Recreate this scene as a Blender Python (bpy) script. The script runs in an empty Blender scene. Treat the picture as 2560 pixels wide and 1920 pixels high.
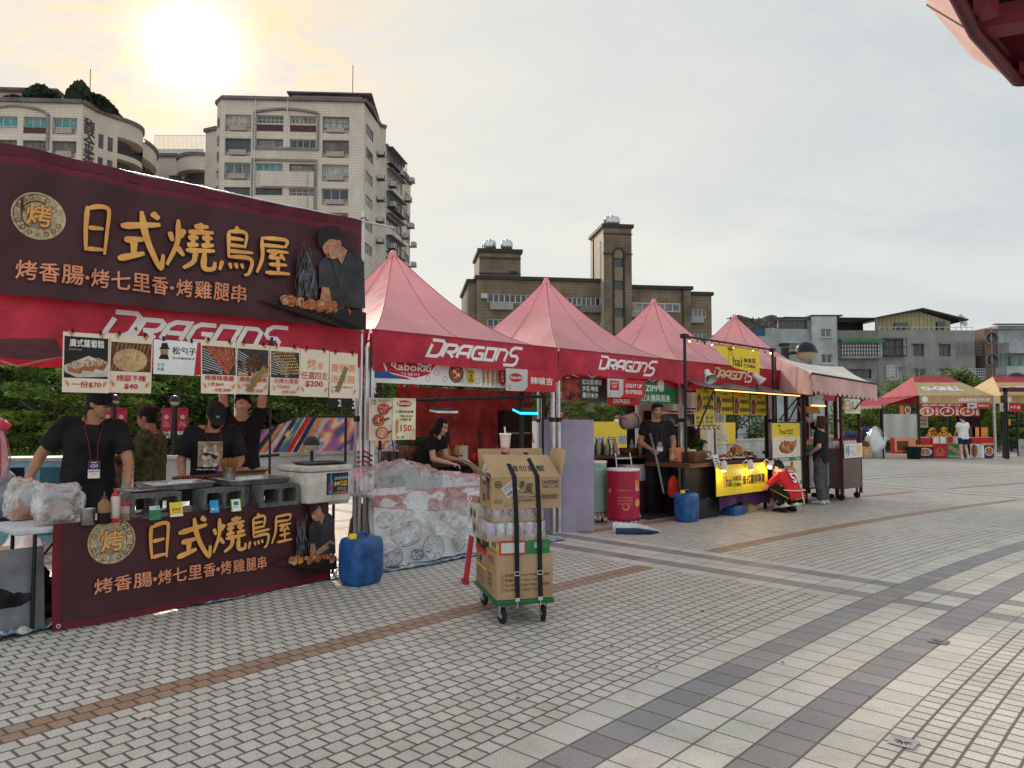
import bpy,bmesh,math,random
from math import sin,cos,pi,radians,atan2,sqrt,hypot
from mathutils import Vector,Matrix,noise
import numpy as np
random.seed(7)
sc=bpy.context.scene
COL=sc.collection
# ------------------------------------------------------------ camera
FPX,HY,CAMH=740.0,423.0,1.475
TH=math.atan((HY-384)/FPX)
cam=bpy.data.cameras.new('camera');camo=bpy.data.objects.new('camera',cam);COL.objects.link(camo)
camo.location=(0,0,CAMH);camo.rotation_euler=(pi/2+TH,0,0)
cam.sensor_width=36;cam.lens=FPX/1024*36;cam.clip_start=.05;cam.clip_end=2000
sc.camera=camo
sc.view_settings.view_transform='Standard';sc.view_settings.look='None'
sc.view_settings.gamma=1;sc.view_settings.exposure=0.64
def ray(px,py):
 u=(px-512)/FPX;v=(384-py)/FPX
 return Vector((u,cos(TH)-v*sin(TH),sin(TH)+v*cos(TH)))
def P(px,py,Y):
 d=ray(px,py or 400);return Vector((0,0,CAMH))+d*(Y/d.y)
def G(px,py,z=0.0):
 d=ray(px,py);return Vector((0,0,CAMH))+d*((z-CAMH)/d.z)
def HZ(py,Y):d=ray(512,py);return CAMH+d.z/d.y*Y
# ------------------------------------------------------------ sun and sky
SD=ray(193,50).normalized()
S_EL=math.asin(SD.z);S_AZ=atan2(SD.x,SD.y)
sun=bpy.data.lights.new('sun','SUN');suno=bpy.data.objects.new('sun',sun);COL.objects.link(suno)
sun.energy=3.0;sun.angle=radians(7);sun.color=(1.0,.87,.70)
suno.rotation_euler=(-SD).to_track_quat('-Z','Y').to_euler()
class NT:
 """small wrapper for shader node trees"""
 def __init__(s,tree):s.t=tree;s.n=tree.nodes;s.l=tree.links
 def node(s,ty,**kw):
  n=s.n.new(ty)
  for k,v in kw.items():setattr(n,k,v)
  return n
 def put(s,sock,v):
  if v is None:return
  if isinstance(v,bpy.types.NodeSocket):s.l.new(v,sock)
  elif isinstance(v,(int,float)):
   try:sock.default_value=v
   except Exception:sock.default_value=(v,v,v,1)if sock.type=='RGBA' else(v,v,v)
  else:
   if len(v)==3 and sock.type=='RGBA':v=(*v,1)
   sock.default_value=v
 def m(s,op,a,b=None,c=None,clamp=False):
  n=s.node('ShaderNodeMath',operation=op);n.use_clamp=clamp
  s.put(n.inputs[0],a);s.put(n.inputs[1],b);s.put(n.inputs[2],c);return n.outputs[0]
 def vm(s,op,a,b=None):
  n=s.node('ShaderNodeVectorMath',operation=op);s.put(n.inputs[0],a);s.put(n.inputs[1],b)
  return n.outputs['Value']if op in('DOT_PRODUCT','LENGTH','DISTANCE')else n.outputs[0]
 def mix(s,f,a,b,bt='MIX'):
  n=s.node('ShaderNodeMix',data_type='RGBA',blend_type=bt)
  s.put(n.inputs[0],f);s.put(n.inputs[6],a);s.put(n.inputs[7],b);return n.outputs[2]
 def noise(s,vec,scale,detail=4,rough=.55,dist=0,out=0):
  n=s.node('ShaderNodeTexNoise');s.put(n.inputs['Vector'],vec);n.inputs['Scale'].default_value=scale
  n.inputs['Detail'].default_value=detail;n.inputs['Roughness'].default_value=rough
  n.inputs['Distortion'].default_value=dist;return n.outputs[out]
 def ramp(s,f,stops):
  n=s.node('ShaderNodeValToRGB');s.put(n.inputs[0],f);e=n.color_ramp.elements
  while len(e)<len(stops):e.new(.5)
  for x,(p,c)in zip(e,stops):x.position=p;x.color=(*c,1)if len(c)==3 else c
  return n.outputs[0]
 def rng(s,v,a,b,c=0,d=1):
  n=s.node('ShaderNodeMapRange');s.put(n.inputs[0],v)
  for i,k in enumerate((a,b,c,d)):n.inputs[i+1].default_value=k
  return n.outputs[0]
 def mapping(s,vec,scale=(1,1,1),loc=(0,0,0),rot=(0,0,0)):
  n=s.node('ShaderNodeMapping');s.put(n.inputs[0],vec)
  n.inputs[1].default_value=loc;n.inputs[2].default_value=rot;n.inputs[3].default_value=scale;return n.outputs[0]
 def sep(s,vec):
  n=s.node('ShaderNodeSeparateXYZ');s.put(n.inputs[0],vec);return n.outputs
 def comb(s,x,y,z=0):
  n=s.node('ShaderNodeCombineXYZ');s.put(n.inputs[0],x);s.put(n.inputs[1],y);s.put(n.inputs[2],z);return n.outputs[0]
w=bpy.data.worlds.new('World');sc.world=w;w.use_nodes=True
W=NT(w.node_tree);W.n.clear()
tc=W.node('ShaderNodeTexCoord');dirv=W.vm('NORMALIZE',tc.outputs['Generated'])
sky=W.node('ShaderNodeTexSky',sky_type='NISHITA');sky.sun_disc=False
sky.sun_elevation=S_EL;sky.sun_rotation=S_AZ;sky.dust_density=1.0
x,y,z=W.sep(dirv)
zz=W.m('MAXIMUM',z,0.0)
k=W.m('DIVIDE',1.0,W.m('ADD',zz,.25))
pv=W.comb(W.m('MULTIPLY',x,k),W.m('MULTIPLY',y,k),0)
pv2=W.mapping(pv,scale=(.9,1.25,1),rot=(0,0,.6))
n1=W.noise(pv2,1.5,6,.55,.4);n2=W.noise(pv2,7.5,7,.66,1.0);n3=W.noise(W.mapping(pv,loc=(4,7,0)),.9,3,.5);n4=W.noise(W.mapping(pv2,loc=(1,3,0)),14,6,.65,.5)
dt=W.vm('DOT_PRODUCT',dirv,tuple(SD));ang=W.m('ARCCOSINE',W.m('MINIMUM',dt,.99999))
g=lambda sig:W.m('EXPONENT',W.m('MULTIPLY',W.m('POWER',W.m('DIVIDE',ang,sig),2),-1))
cloud=W.mix(W.rng(n1,.38,.64),(.35,.39,.42),(.485,.52,.495))
cloud=W.mix(W.m('MULTIPLY',W.rng(n3,.44,.62),.8),cloud,(.37,.41,.455))
cloud=W.mix(W.rng(n4,.48,.66,0,.12),cloud,(.55,.56,.54))
warm=W.m('MULTIPLY',g(.78),.82,clamp=True)
cloud=W.mix(warm,cloud,W.mix(W.rng(n1,.4,.62),(.57,.56,.50),(.66,.61,.51)))
cloud=W.mix(W.rng(z,.34,.0,0,.45),cloud,(.56,.555,.52))
cloud=W.mix(1.0,cloud,W.comb(*[W.rng(y,.25,-.75,1.0,1.5)]*3),'MULTIPLY')  # unseen sky behind the camera brightened, added to light the stall fronts
# torn clouds lit yellow around the veiled sun, then the burnt-out core
tex=W.m('ADD',W.m('MULTIPLY',W.rng(n2,.40,.60),.85),W.m('MULTIPLY',W.rng(n4,.4,.6),.30))
cloud=W.mix(W.m('MULTIPLY',W.m('MULTIPLY',g(.20),tex),.9,clamp=True),cloud,(.68,.47,.22))
cloud=W.mix(W.m('MULTIPLY',W.m('MULTIPLY',g(.20),W.rng(n2,.58,.42)),.6,clamp=True),cloud,(.46,.41,.39))
lum=W.m('MULTIPLY',W.m('ADD',W.m('MULTIPLY',g(.09),.10),W.m('MULTIPLY',g(.037),1.8)),W.m('ADD',.3,W.m('MULTIPLY',W.rng(n2,.36,.60),1.0)))
cloud=W.mix(1.0,cloud,W.vm('MULTIPLY',W.comb(1,.92,.74),W.comb(*[lum]*3)),'ADD')
cloud=W.mix(W.rng(z,0.0,-.05),cloud,(.30,.29,.27))
bg1=W.node('ShaderNodeBackground');W.put(bg1.inputs[0],sky.outputs[0]);bg1.inputs[1].default_value=.06
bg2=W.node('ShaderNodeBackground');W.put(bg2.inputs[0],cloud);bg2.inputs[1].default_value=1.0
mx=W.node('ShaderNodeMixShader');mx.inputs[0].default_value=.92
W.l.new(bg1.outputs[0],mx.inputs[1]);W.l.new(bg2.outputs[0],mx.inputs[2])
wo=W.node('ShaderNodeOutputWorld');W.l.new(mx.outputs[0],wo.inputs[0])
# ------------------------------------------------------------ materials
MC={}
def mat(name,col,rough=.65,metal=0,var=.18,scale=6,bump=0,bscale=40,emit=0,alpha=1,transl=0,spec=.25,lines=None,streak=0,col2=None,trans=0,spk=0):
 if name in MC:return MC[name]
 m=bpy.data.materials.new(name);m.use_nodes=True;T=NT(m.node_tree)
 b=T.n['Principled BSDF'];tcn=T.node('ShaderNodeTexCoord');ob=tcn.outputs['Object']
 n=T.noise(ob,scale,5,.6)
 c2=col2 or tuple(max(0,c*(1-var*1.6))for c in col)
 c1=tuple(min(1,c*(1+var*.5))for c in col)if not col2 else col
 c=T.mix(T.rng(n,.35,.65),c1,c2)
 if streak:
  s=T.noise(T.mapping(ob,scale=(1.3,1.3,.12)),2.2,5,.7)
  c=T.mix(T.m('MULTIPLY',T.rng(s,.5,.72),streak),c,tuple(k*.35 for k in col))
 if spk:
  s=T.noise(ob,spk,2,.5);c=T.mix(T.rng(s,.60,.66,0,.5),c,tuple(k*.4 for k in col))
 if lines:
  ax,per,wd,dark=lines
  q=T.m('FRACT',T.m('DIVIDE',T.sep(ob)[ax],per))
  c=T.mix(T.m('MULTIPLY',T.m('LESS_THAN',q,wd),dark),c,tuple(k*.3 for k in col))
 T.put(b.inputs['Base Color'],c);b.inputs['Roughness'].default_value=rough
 b.inputs['Metallic'].default_value=metal;b.inputs['Specular IOR Level'].default_value=spec
 if trans:b.inputs['Transmission Weight'].default_value=trans;b.inputs['IOR'].default_value=1.15
 if alpha<1:b.inputs['Alpha'].default_value=alpha
 if emit:
  T.put(b.inputs['Emission Color'],col);b.inputs['Emission Strength'].default_value=emit
 if bump:
  bn=T.node('ShaderNodeBump');bn.inputs['Strength'].default_value=bump;bn.inputs['Distance'].default_value=.02
  T.put(bn.inputs['Height'],T.noise(ob,bscale,4,.6));T.l.new(bn.outputs[0],b.inputs['Normal'])
 if transl:
  tr=T.node('ShaderNodeBsdfTranslucent');T.put(tr.inputs[0],c)
  ms=T.node('ShaderNodeMixShader');ms.inputs[0].default_value=transl
  T.l.new(b.outputs[0],ms.inputs[1]);T.l.new(tr.outputs[0],ms.inputs[2])
  T.l.new(ms.outputs[0],T.n['Material Output'].inputs[0])
 MC[name]=m;return m
# ------------------------------------------------------------ mesh builder
class MB:
 def __init__(s):s.v=[];s.f=[];s.mi=[];s.mats=[];s.sm=[]
 def _m(s,m):
  if m not in s.mats:s.mats.append(m)
  return s.mats.index(m)
 def add(s,vs,fs,m,smooth=False):
  o=len(s.v);s.v+=[tuple(v)for v in vs];k=s._m(m)
  for f in fs:s.f.append([i+o for i in f]);s.mi.append(k);s.sm.append(smooth)
  return s
 def box(s,c,d,m,rz=0,rot=None,taper=1):
  x,y,z=[k/2 for k in d]
  vs=[Vector((a*x*(taper if e>0 else 1),b*y*(taper if e>0 else 1),e*z))for e in(-1,1)for a,b in((-1,-1),(1,-1),(1,1),(-1,1))]
  R=rot or Matrix.Rotation(rz,3,'Z');c=Vector(c)
  return s.add([R@v+c for v in vs],[(3,2,1,0),(4,5,6,7),(0,1,5,4),(1,2,6,5),(2,3,7,6),(3,0,4,7)],m)
 def bb(s,x0,x1,y0,y1,z0,z1,m):return s.box(((x0+x1)/2,(y0+y1)/2,(z0+z1)/2),(x1-x0,y1-y0,z1-z0),m)
 def rbox(s,c,d,m,r=.02,rz=0,rot=None):
  bm=bmesh.new();bmesh.ops.create_cube(bm,size=1)
  for v in bm.verts:v.co=Vector((v.co.x*d[0],v.co.y*d[1],v.co.z*d[2]))
  bmesh.ops.bevel(bm,geom=bm.edges[:],offset=r,segments=3,affect='EDGES',profile=.5)
  R=rot or Matrix.Rotation(rz,3,'Z');c=Vector(c);bm.verts.index_update()
  s.add([R@v.co+c for v in bm.verts],[[v.index for v in f.verts]for f in bm.faces],m,True);bm.free();return s
 def tube(s,pts,r,m,n=8,cap=True,flat=1,up=None):
  pts=[Vector(p)for p in pts];L=len(pts);rs=r if isinstance(r,(list,tuple))else[r]*L
  vs=[];pu=None
  for i,p in enumerate(pts):
   t=(pts[min(i+1,L-1)]-pts[max(i-1,0)])
   t=t.normalized()if t.length>1e-9 else Vector((0,0,1))
   a=Vector(up)if up else(pu or(Vector((0,0,1))if abs(t.z)<.9 else Vector((1,0,0))))
   u=(a-t*a.dot(t));u=u.normalized()if u.length>1e-6 else t.orthogonal().normalized();pu=u;q=t.cross(u)
   for k in range(n):
    an=2*pi*k/n;vs.append(p+(u*cos(an)+q*sin(an)*flat)*rs[i])
  fs=[(i*n+k,i*n+(k+1)%n,(i+1)*n+(k+1)%n,(i+1)*n+k)for i in range(L-1)for k in range(n)]
  s.add(vs,fs,m,n>5)
  if cap:s.add(vs[:n],[list(range(n))[::-1]],m);s.add(vs[-n:],[list(range(n))],m)
  return s
 def lathe(s,prof,c,m,n=24,rot=None,sx=1,sy=1):
  c=Vector(c);R=rot or Matrix.Identity(3);vs=[]
  for r,z in prof:
   for k in range(n):vs.append(R@Vector((r*cos(2*pi*k/n)*sx,r*sin(2*pi*k/n)*sy,z))+c)
  fs=[(i*n+k,i*n+(k+1)%n,(i+1)*n+(k+1)%n,(i+1)*n+k)for i in range(len(prof)-1)for k in range(n)]
  return s.add(vs,fs,m,True)
 def ball(s,c,r,m,n=12,rot=None):
  r=(r,r,r)if isinstance(r,(int,float))else r
  h=n//2+1;prof=[(sin(pi*i/h),-cos(pi*i/h))for i in range(h+1)];R=rot or Matrix.Identity(3);c=Vector(c)
  vs=[R@Vector((p*cos(2*pi*k/n)*r[0],p*sin(2*pi*k/n)*r[1],q*r[2]))+c for p,q in prof for k in range(n)]
  fs=[(i*n+k,i*n+(k+1)%n,(i+1)*n+(k+1)%n,(i+1)*n+k)for i in range(h)for k in range(n)]
  return s.add(vs,fs,m,True)
 def quad(s,a,b,c,d,m):return s.add([a,b,c,d],[(0,1,2,3)],m)
 def ext(s,poly,y0,y1,m):
  n=len(poly);vs=[(p[0],y0,p[1])for p in poly]+[(p[0],y1,p[1])for p in poly]
  return s.add(vs,[list(range(n)),list(range(n,2*n))[::-1]]+[(i,(i+1)%n+0,(i+1)%n+n,i+n)[::-1]for i in range(n)],m)
 def sheet(s,fn,nu,nv,m,smooth=True):
  vs=[fn(i/nu,j/nv)for j in range(nv+1)for i in range(nu+1)]
  fs=[(j*(nu+1)+i,j*(nu+1)+i+1,(j+1)*(nu+1)+i+1,(j+1)*(nu+1)+i)for j in range(nv)for i in range(nu)]
  return s.add(vs,fs,m,smooth)
 def build(s,name,parent=None,loc=None,rz=None,label=None,cat=None,group=None,kind=None,fix=True):
  me=bpy.data.meshes.new(name);me.from_pydata(s.v,[],s.f)
  for m in s.mats:me.materials.append(m)
  me.polygons.foreach_set('material_index',s.mi);me.polygons.foreach_set('use_smooth',s.sm)
  me.update()
  o=bpy.data.objects.new(name,me);COL.objects.link(o)
  if parent:o.parent=parent
  if loc is not None:o.location=loc
  if rz is not None:o.rotation_euler[2]=rz
  return tag(o,label,cat,group,kind)
def tag(o,label=None,cat=None,group=None,kind=None):
 if label:o['label']=label
 if cat:o['category']=cat
 if group:o['group']=group
 if kind:o['kind']=kind
 return o
def thing(name,label,cat,loc=(0,0,0),rz=0,group=None):
 o=bpy.data.objects.new(name,None);COL.objects.link(o);o.empty_display_size=.2
 o.location=loc;o.rotation_euler[2]=rz
 return tag(o,label,cat,group)
def dup(o,loc=None,rz=None,label=None,group=None,parent=None,scale=None):
 c=o.copy();COL.objects.link(c)
 if parent:c.parent=parent
 if loc is not None:c.location=loc
 if rz is not None:c.rotation_euler[2]=rz
 if label:c['label']=label
 if group:c['group']=group
 if scale is not None:c.scale=(scale,)*3 if isinstance(scale,(int,float))else scale
 for ch in list(o.children):dup(ch,parent=c)
 return c
# ------------------------------------------------------------ printed sheets: words and pictures on banners, boxes, signs
_tx={}
def text_mesh(body,bold=0.0,sp=1.0):
 k=(body,bold,sp)
 if k in _tx:return _tx[k]
 c=bpy.data.curves.new('lettering','FONT');c.body=body;c.offset=bold;c.space_line=sp;c.resolution_u=2
 o=bpy.data.objects.new('lettering',c);COL.objects.link(o);bpy.context.view_layer.update()
 m=bpy.data.meshes.new_from_object(o.evaluated_get(bpy.context.evaluated_depsgraph_get()))
 vs=np.array([tuple(v.co)[:2]for v in m.vertices]);fs=[list(p.vertices)for p in m.polygons]
 bpy.data.objects.remove(o);bpy.data.curves.remove(c);bpy.data.meshes.remove(m)
 _tx[k]=(vs,fs);return _tx[k]
class Print:
 """flat artwork in (x right, z up); layers stand ~1 mm apart; face looks to -y"""
 def __init__(s,gap=.0012,dk=.2):s.mb=MB();s.k=1;s.gap=gap;s.dk=dk
 def poly(s,pts,m,lay=None):
  k=s.k if lay is None else lay
  if lay is None:s.k+=s.dk
  s.mb.add([(p[0],-k*s.gap,p[1])for p in pts],[list(range(len(pts)))],m);return s
 def rect(s,x0,z0,x1,z1,m):
  k=s.k;s.k+=s.dk;s.mb.sheet(lambda u,v:(x0+(x1-x0)*u,-k*s.gap,z0+(z1-z0)*v),max(1,int(abs(x1-x0)/.07)),max(1,int(abs(z1-z0)/.2)),m,False);return s
 def base(s,x0,z0,x1,z1,m,th=.004,nx=1,nz=1):
  s.x0,s.x1,s.z0,s.z1=x0,x1,z0,z1
  s.mb.sheet(lambda u,v:(x0+(x1-x0)*u,0,z0+(z1-z0)*v),nx,nz,m)
  if th:s.mb.sheet(lambda u,v:(x1-(x1-x0)*u,th,z0+(z1-z0)*v),nx,nz,m)
  return s
 def disc(s,cx,cz,r,m,rz=None,n=20,rot=0):
  rz=rz or r
  return s.poly([(cx+r*cos(2*pi*i/n)*cos(rot)-rz*sin(2*pi*i/n)*sin(rot),cz+r*cos(2*pi*i/n)*sin(rot)+rz*sin(2*pi*i/n)*cos(rot))for i in range(n)],m)
 def ring(s,cx,cz,r,wd,m,n=28,rz=None):
  q=(rz or r)/r;k=s.k;s.k+=s.dk
  for i in range(n):
   a,b=2*pi*i/n,2*pi*(i+1)/n
   s.poly([(cx+r*cos(a),cz+r*q*sin(a)),(cx+r*cos(b),cz+r*q*sin(b)),(cx+(r-wd)*cos(b),cz+(r-wd)*q*sin(b)),(cx+(r-wd)*cos(a),cz+(r-wd)*q*sin(a))],m,k)
  return s
 def stroke(s,pts,w,m,lay=None):
  """mitred line; w a number or a list"""
  k=s.k if lay is None else lay
  if lay is None:s.k+=s.dk
  n=len(pts);ws=w if isinstance(w,(list,tuple))else[w]*n;L=[];R=[]
  for i in range(n):
   p=Vector(pts[i]);a=Vector(pts[max(i-1,0)]);b=Vector(pts[min(i+1,n-1)])
   d1=(p-a).normalized()if i>0 else(b-p).normalized();d2=(b-p).normalized()if i<n-1 else d1
   t=d1+d2;t=t.normalized()if t.length>1e-3 else d1
   nn=Vector((-t.y,t.x));c=max(.45,nn.dot(Vector((-d1.y,d1.x))));h=ws[i]/2/c
   L.append(p+nn*h);R.append(p-nn*h)
  y=-k*s.gap
  s.mb.add([(p.x,y,p.y)for p in L+R],[(n+i,n+i+1,i+1,i)for i in range(n-1)],m);return s
 def text(s,body,box,m,bold=.02,shear=0,vert=False,sp=1.0,keep=False):
  """fit the words into box (x0,z0,x1,z1)"""
  if vert:body='\n'.join(body);sp=.95
  cjk=any(ord(c)>0x2e80 for c in body)
  vs,fs=text_mesh(body,min(.003,bold)if cjk else bold*.5,sp)
  if len(vs)==0:return s
  a=vs.min(0);b=vs.max(0);x0,z0,x1,z1=box
  sx=(x1-x0)/max(b[0]-a[0],1e-6);sz=(z1-z0)/max(b[1]-a[1],1e-6)
  if keep:sx=sz=min(sx,sz);x0+=((x1-x0)-sx*(b[0]-a[0]))/2
  X=x0+(vs[:,0]-a[0])*sx;Z=z0+(vs[:,1]-a[1])*sz;X=X+(Z-z0)*shear
  k=s.k;s.k+=s.dk;q=bold*.38
  for j,(dx,dz)in enumerate(((0,0),(q,q*.7),(-q,-q*.7))if cjk and bold>.012 else((0,0),)):
   y=-(k+j*.03)*s.gap
   s.mb.add([(float(p),y,float(r))for p,r in zip(X+dx*sx,Z+dz*sz)],fs,m)
  return s
 def warp(s,fn):
  s.mb.v=[tuple(fn(*v))for v in s.mb.v];return s
 def build(s,name,parent=None,**kw):return s.mb.build(name,parent,**kw)
# ---- the row of stalls: d runs along it, nb points away behind it
RD=Vector((.7267,.6870,0));RN=Vector((-.6870,.7267,0));RANG=atan2(RD.y,RD.x)
T0=Vector((-1.566,7.914,0))
def ROW(t,v=0,z=0):return T0+RD*(3*t)+RN*v+Vector((0,0,z))
# ------------------------------------------------------------ plaza paving
def paving():
 m=bpy.data.materials.new('plaza_paving');m.use_nodes=True;T=NT(m.node_tree);b=T.n['Principled BSDF']
 ob=T.node('ShaderNodeTexCoord').outputs['Object'];x,y,z=T.sep(ob)
 M=T.m
 r=M('SQRT',M('ADD',M('MULTIPLY',x,x),M('MULTIPLY',y,y)));a=M('ARCTAN2',y,x)
 TA=.00401
 ta=M('DIVIDE',M('SUBTRACT',a,radians(133.64)),TA)
 def band(v,lo,hi):return M('MULTIPLY',M('GREATER_THAN',v,lo),M('LESS_THAN',v,hi))
 tw=M('SUBTRACT',M('MODULO',M('ADD',ta,26+5200),52.0),26)
 S=band(tw,-3,3)
 A=T.m('ADD',band(tw,1,2),band(tw,-2,-1))
 L0=49.651
 R=M('ADD',band(r,48.387,L0),band(r,55.9,57.17),clamp=True)
 q1=M('ADD',band(r,49.2298,49.4405),band(r,48.5977,48.8084));q2=M('ADD',band(r,56.11,56.33),band(r,56.74,56.96))
 GR=M('ADD',q1,q2,clamp=True)
 big=M('MAXIMUM',R,S)
 def frac(v):return M('FRACT',v)
 rr=M('DIVIDE',M('SUBTRACT',r,48.387),.2107)
 rrS=M('DIVIDE',M('SUBTRACT',r,L0),.315)
 rs=M('DIVIDE',M('SUBTRACT',r,L0-105),.105)
 row=M('FLOOR',rs)
 stag=M('MULTIPLY',M('MODULO',row,2.0),.5)
 tsm=M('ADD',M('MULTIPLY',ta,2),stag)
 def edge(v,wd):
  f=frac(v);d=M('MINIMUM',f,M('SUBTRACT',1,f));return d,wd
 def joint(v,per,half):
  f=frac(v);d=M('MULTIPLY',M('MINIMUM',f,M('SUBTRACT',1,f)),per)
  return T.rng(d,half*.6,half*1.35,1,0)
 jit=M('MULTIPLY',M('SUBTRACT',T.noise(ob,1.3,2),.5),.006)
 jB_r=T.mix(R,joint(rrS,.315,.0045),joint(rr,.2107,.0056))
 jB=M('MAXIMUM',jB_r,joint(ta,.2,.005))
 jS=M('MAXIMUM',joint(M('ADD',rs,jit),.105,.0068),joint(M('ADD',tsm,jit),.1,.0068))
 J=T.mix(big,jS,jB)
 def cell(u,v,s):
  n=T.node('ShaderNodeTexWhiteNoise',noise_dimensions='3D');T.put(n.inputs['Vector'],T.comb(M('FLOOR',u),M('FLOOR',v),s));return n.outputs
 cs=cell(tsm,rs,1.0);cb=cell(ta,T.mix(R,rrS,rr),2.0)
 tone=T.mix(big,cs['Value'],cb['Value']);tonec=T.mix(big,cs['Color'],cb['Color'])
 white=T.mix(tone,(.545,.505,.46),(.655,.605,.55))
 white=T.mix(.018,white,tonec)
 odd=M('MULTIPLY',M('GREATER_THAN',tone,.93),.4);white=T.mix(odd,white,(.36,.33,.29))
 brr=M('ADD',M('ADD',band(rs,1017.0,1019.0),band(rs,1036.0,1038.0)),band(rs,960.0,962.0))
 rowcol=T.mix(tone,(.33,.19,.12),(.40,.245,.165))
 grey=T.mix(tone,(.20,.185,.205),(.285,.265,.28))
 dark=M('MAXIMUM',GR,M('MULTIPLY',A,M('SUBTRACT',1,R)))
 dark=M('MAXIMUM',dark,M('MULTIPLY',A,R))
 isbr=M('MULTIPLY',brr,M('SUBTRACT',1,S))
 c=T.mix(isbr,white,rowcol);c=T.mix(dark,c,grey)
 sp=T.noise(ob,130,2,.6);c=T.mix(T.rng(sp,.565,.62,0,.72),c,(.16,.14,.12))
 sp2=T.noise(ob,75,3,.6);c=T.mix(T.rng(sp2,.6,.66,0,.35),c,(.72,.68,.62))
 st=T.noise(ob,.55,6,.6);c=T.mix(T.rng(st,.45,.70,0,.38),c,(.36,.30,.24))
 st2=T.noise(ob,3.5,5,.65);c=T.mix(T.rng(st2,.50,.72,0,.40),c,(.30,.25,.20))
 gum=T.node('ShaderNodeTexVoronoi');T.put(gum.inputs['Vector'],ob);gum.inputs['Scale'].default_value=1.1
 c=T.mix(T.rng(gum.outputs['Distance'],.018,.026,.75,0),c,(.06,.05,.045))
 c=T.mix(M('MULTIPLY',J,T.mix(big,.93,.90)),c,T.mix(T.noise(ob,9,3),(.045,.035,.03),(.12,.10,.085)))
 T.put(b.inputs['Base Color'],c)
 T.put(b.inputs['Roughness'],T.rng(st2,.3,.7,.36,.62));b.inputs['Specular IOR Level'].default_value=.35
 h=M('SUBTRACT',M('ADD',M('MULTIPLY',sp,.25),M('MULTIPLY',tone,.12)),M('MULTIPLY',J,1.0))
 bn=T.node('ShaderNodeBump');bn.inputs['Strength'].default_value=.5;bn.inputs['Distance'].default_value=.006
 T.put(bn.inputs['Height'],h);T.l.new(bn.outputs[0],b.inputs['Normal'])
 return m
CX,CY=37.397,-29.163
mb=MB();s=1000
mb.add([(-s,-s,0),(s,-s,0),(s,s,0),(-s,s,0)],[(0,1,2,3)],paving())
mb.build('plaza_ground',loc=(CX,CY,0),kind='structure')
# ------------------------------------------------------------ red pagoda tents
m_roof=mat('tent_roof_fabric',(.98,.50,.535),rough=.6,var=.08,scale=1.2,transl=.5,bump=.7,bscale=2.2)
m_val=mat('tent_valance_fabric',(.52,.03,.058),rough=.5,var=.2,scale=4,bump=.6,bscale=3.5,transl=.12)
m_white=mat('print_white',(.78,.76,.74),var=.06)
m_seam=mat('seam_dark',(.32,.06,.08),var=.1)
m_alu=mat('aluminium_tube',(.62,.62,.63),rough=.35,metal=.85,var=.12)
m_blk=mat('black_metal',(.02,.02,.022),rough=.45,var=.2)
m_purp=mat('badge_purple',(.11,.03,.16),rough=.4)
m_black=mat('print_black',(.02,.018,.018),var=.1)
EAVE,PEAK,VAL=2.48,3.87,.35
def dragons(pr,cx,cz,wid,m):
 """slanted team lettering with a big first and last letter"""
 L={'D':([[(.0,1.28),(.78,1.28),(1.0,1.08),(1.0,.2),(.8,0),(.12,0),(.12,.95)]],1.12),'R':([[(.1,0),(.1,1),(.74,1),(.88,.86),(.88,.56),(.74,.42),(.28,.42)],[(.5,.36),(.88,0)]],1.02),'A':([[(.1,0),(.1,.78),(.3,1),(.88,1),(.88,0)],[(.2,.38),(.8,.38)]],1.04),'G':([[(.92,1),(.28,1),(.1,.82),(.1,.18),(.28,0),(.9,0),(.9,.46),(.52,.46)]],1.06),'O':([[(.5,1),(.9,1),(.9,0),(.1,0),(.1,1),(.5,1)]],1.06),'N':([[(.1,0),(.1,1),(.62,1),(.86,.8),(.86,0)]],1.02),'S':([[(1.0,1.25),(.3,1.25),(.1,1.05),(.1,.72),(.28,.52),(.72,.52),(.9,.34),(.9,-.1),(.7,-.3),(-.1,-.3)]],1.0)}
 tot=sum(L[c][1]for c in 'DRAGONS');s=wid/(tot+.3);x=0;w=.19
 for c in 'DRAGONS':
  for st in L[c][0]:
   pts=[((x+p[0]+.42*p[1])*s+cx-wid/2,(p[1]-.5)*s*.74+cz)for p in st]
   pr.stroke(pts,w*s,m)
  x+=L[c][1]
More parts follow.
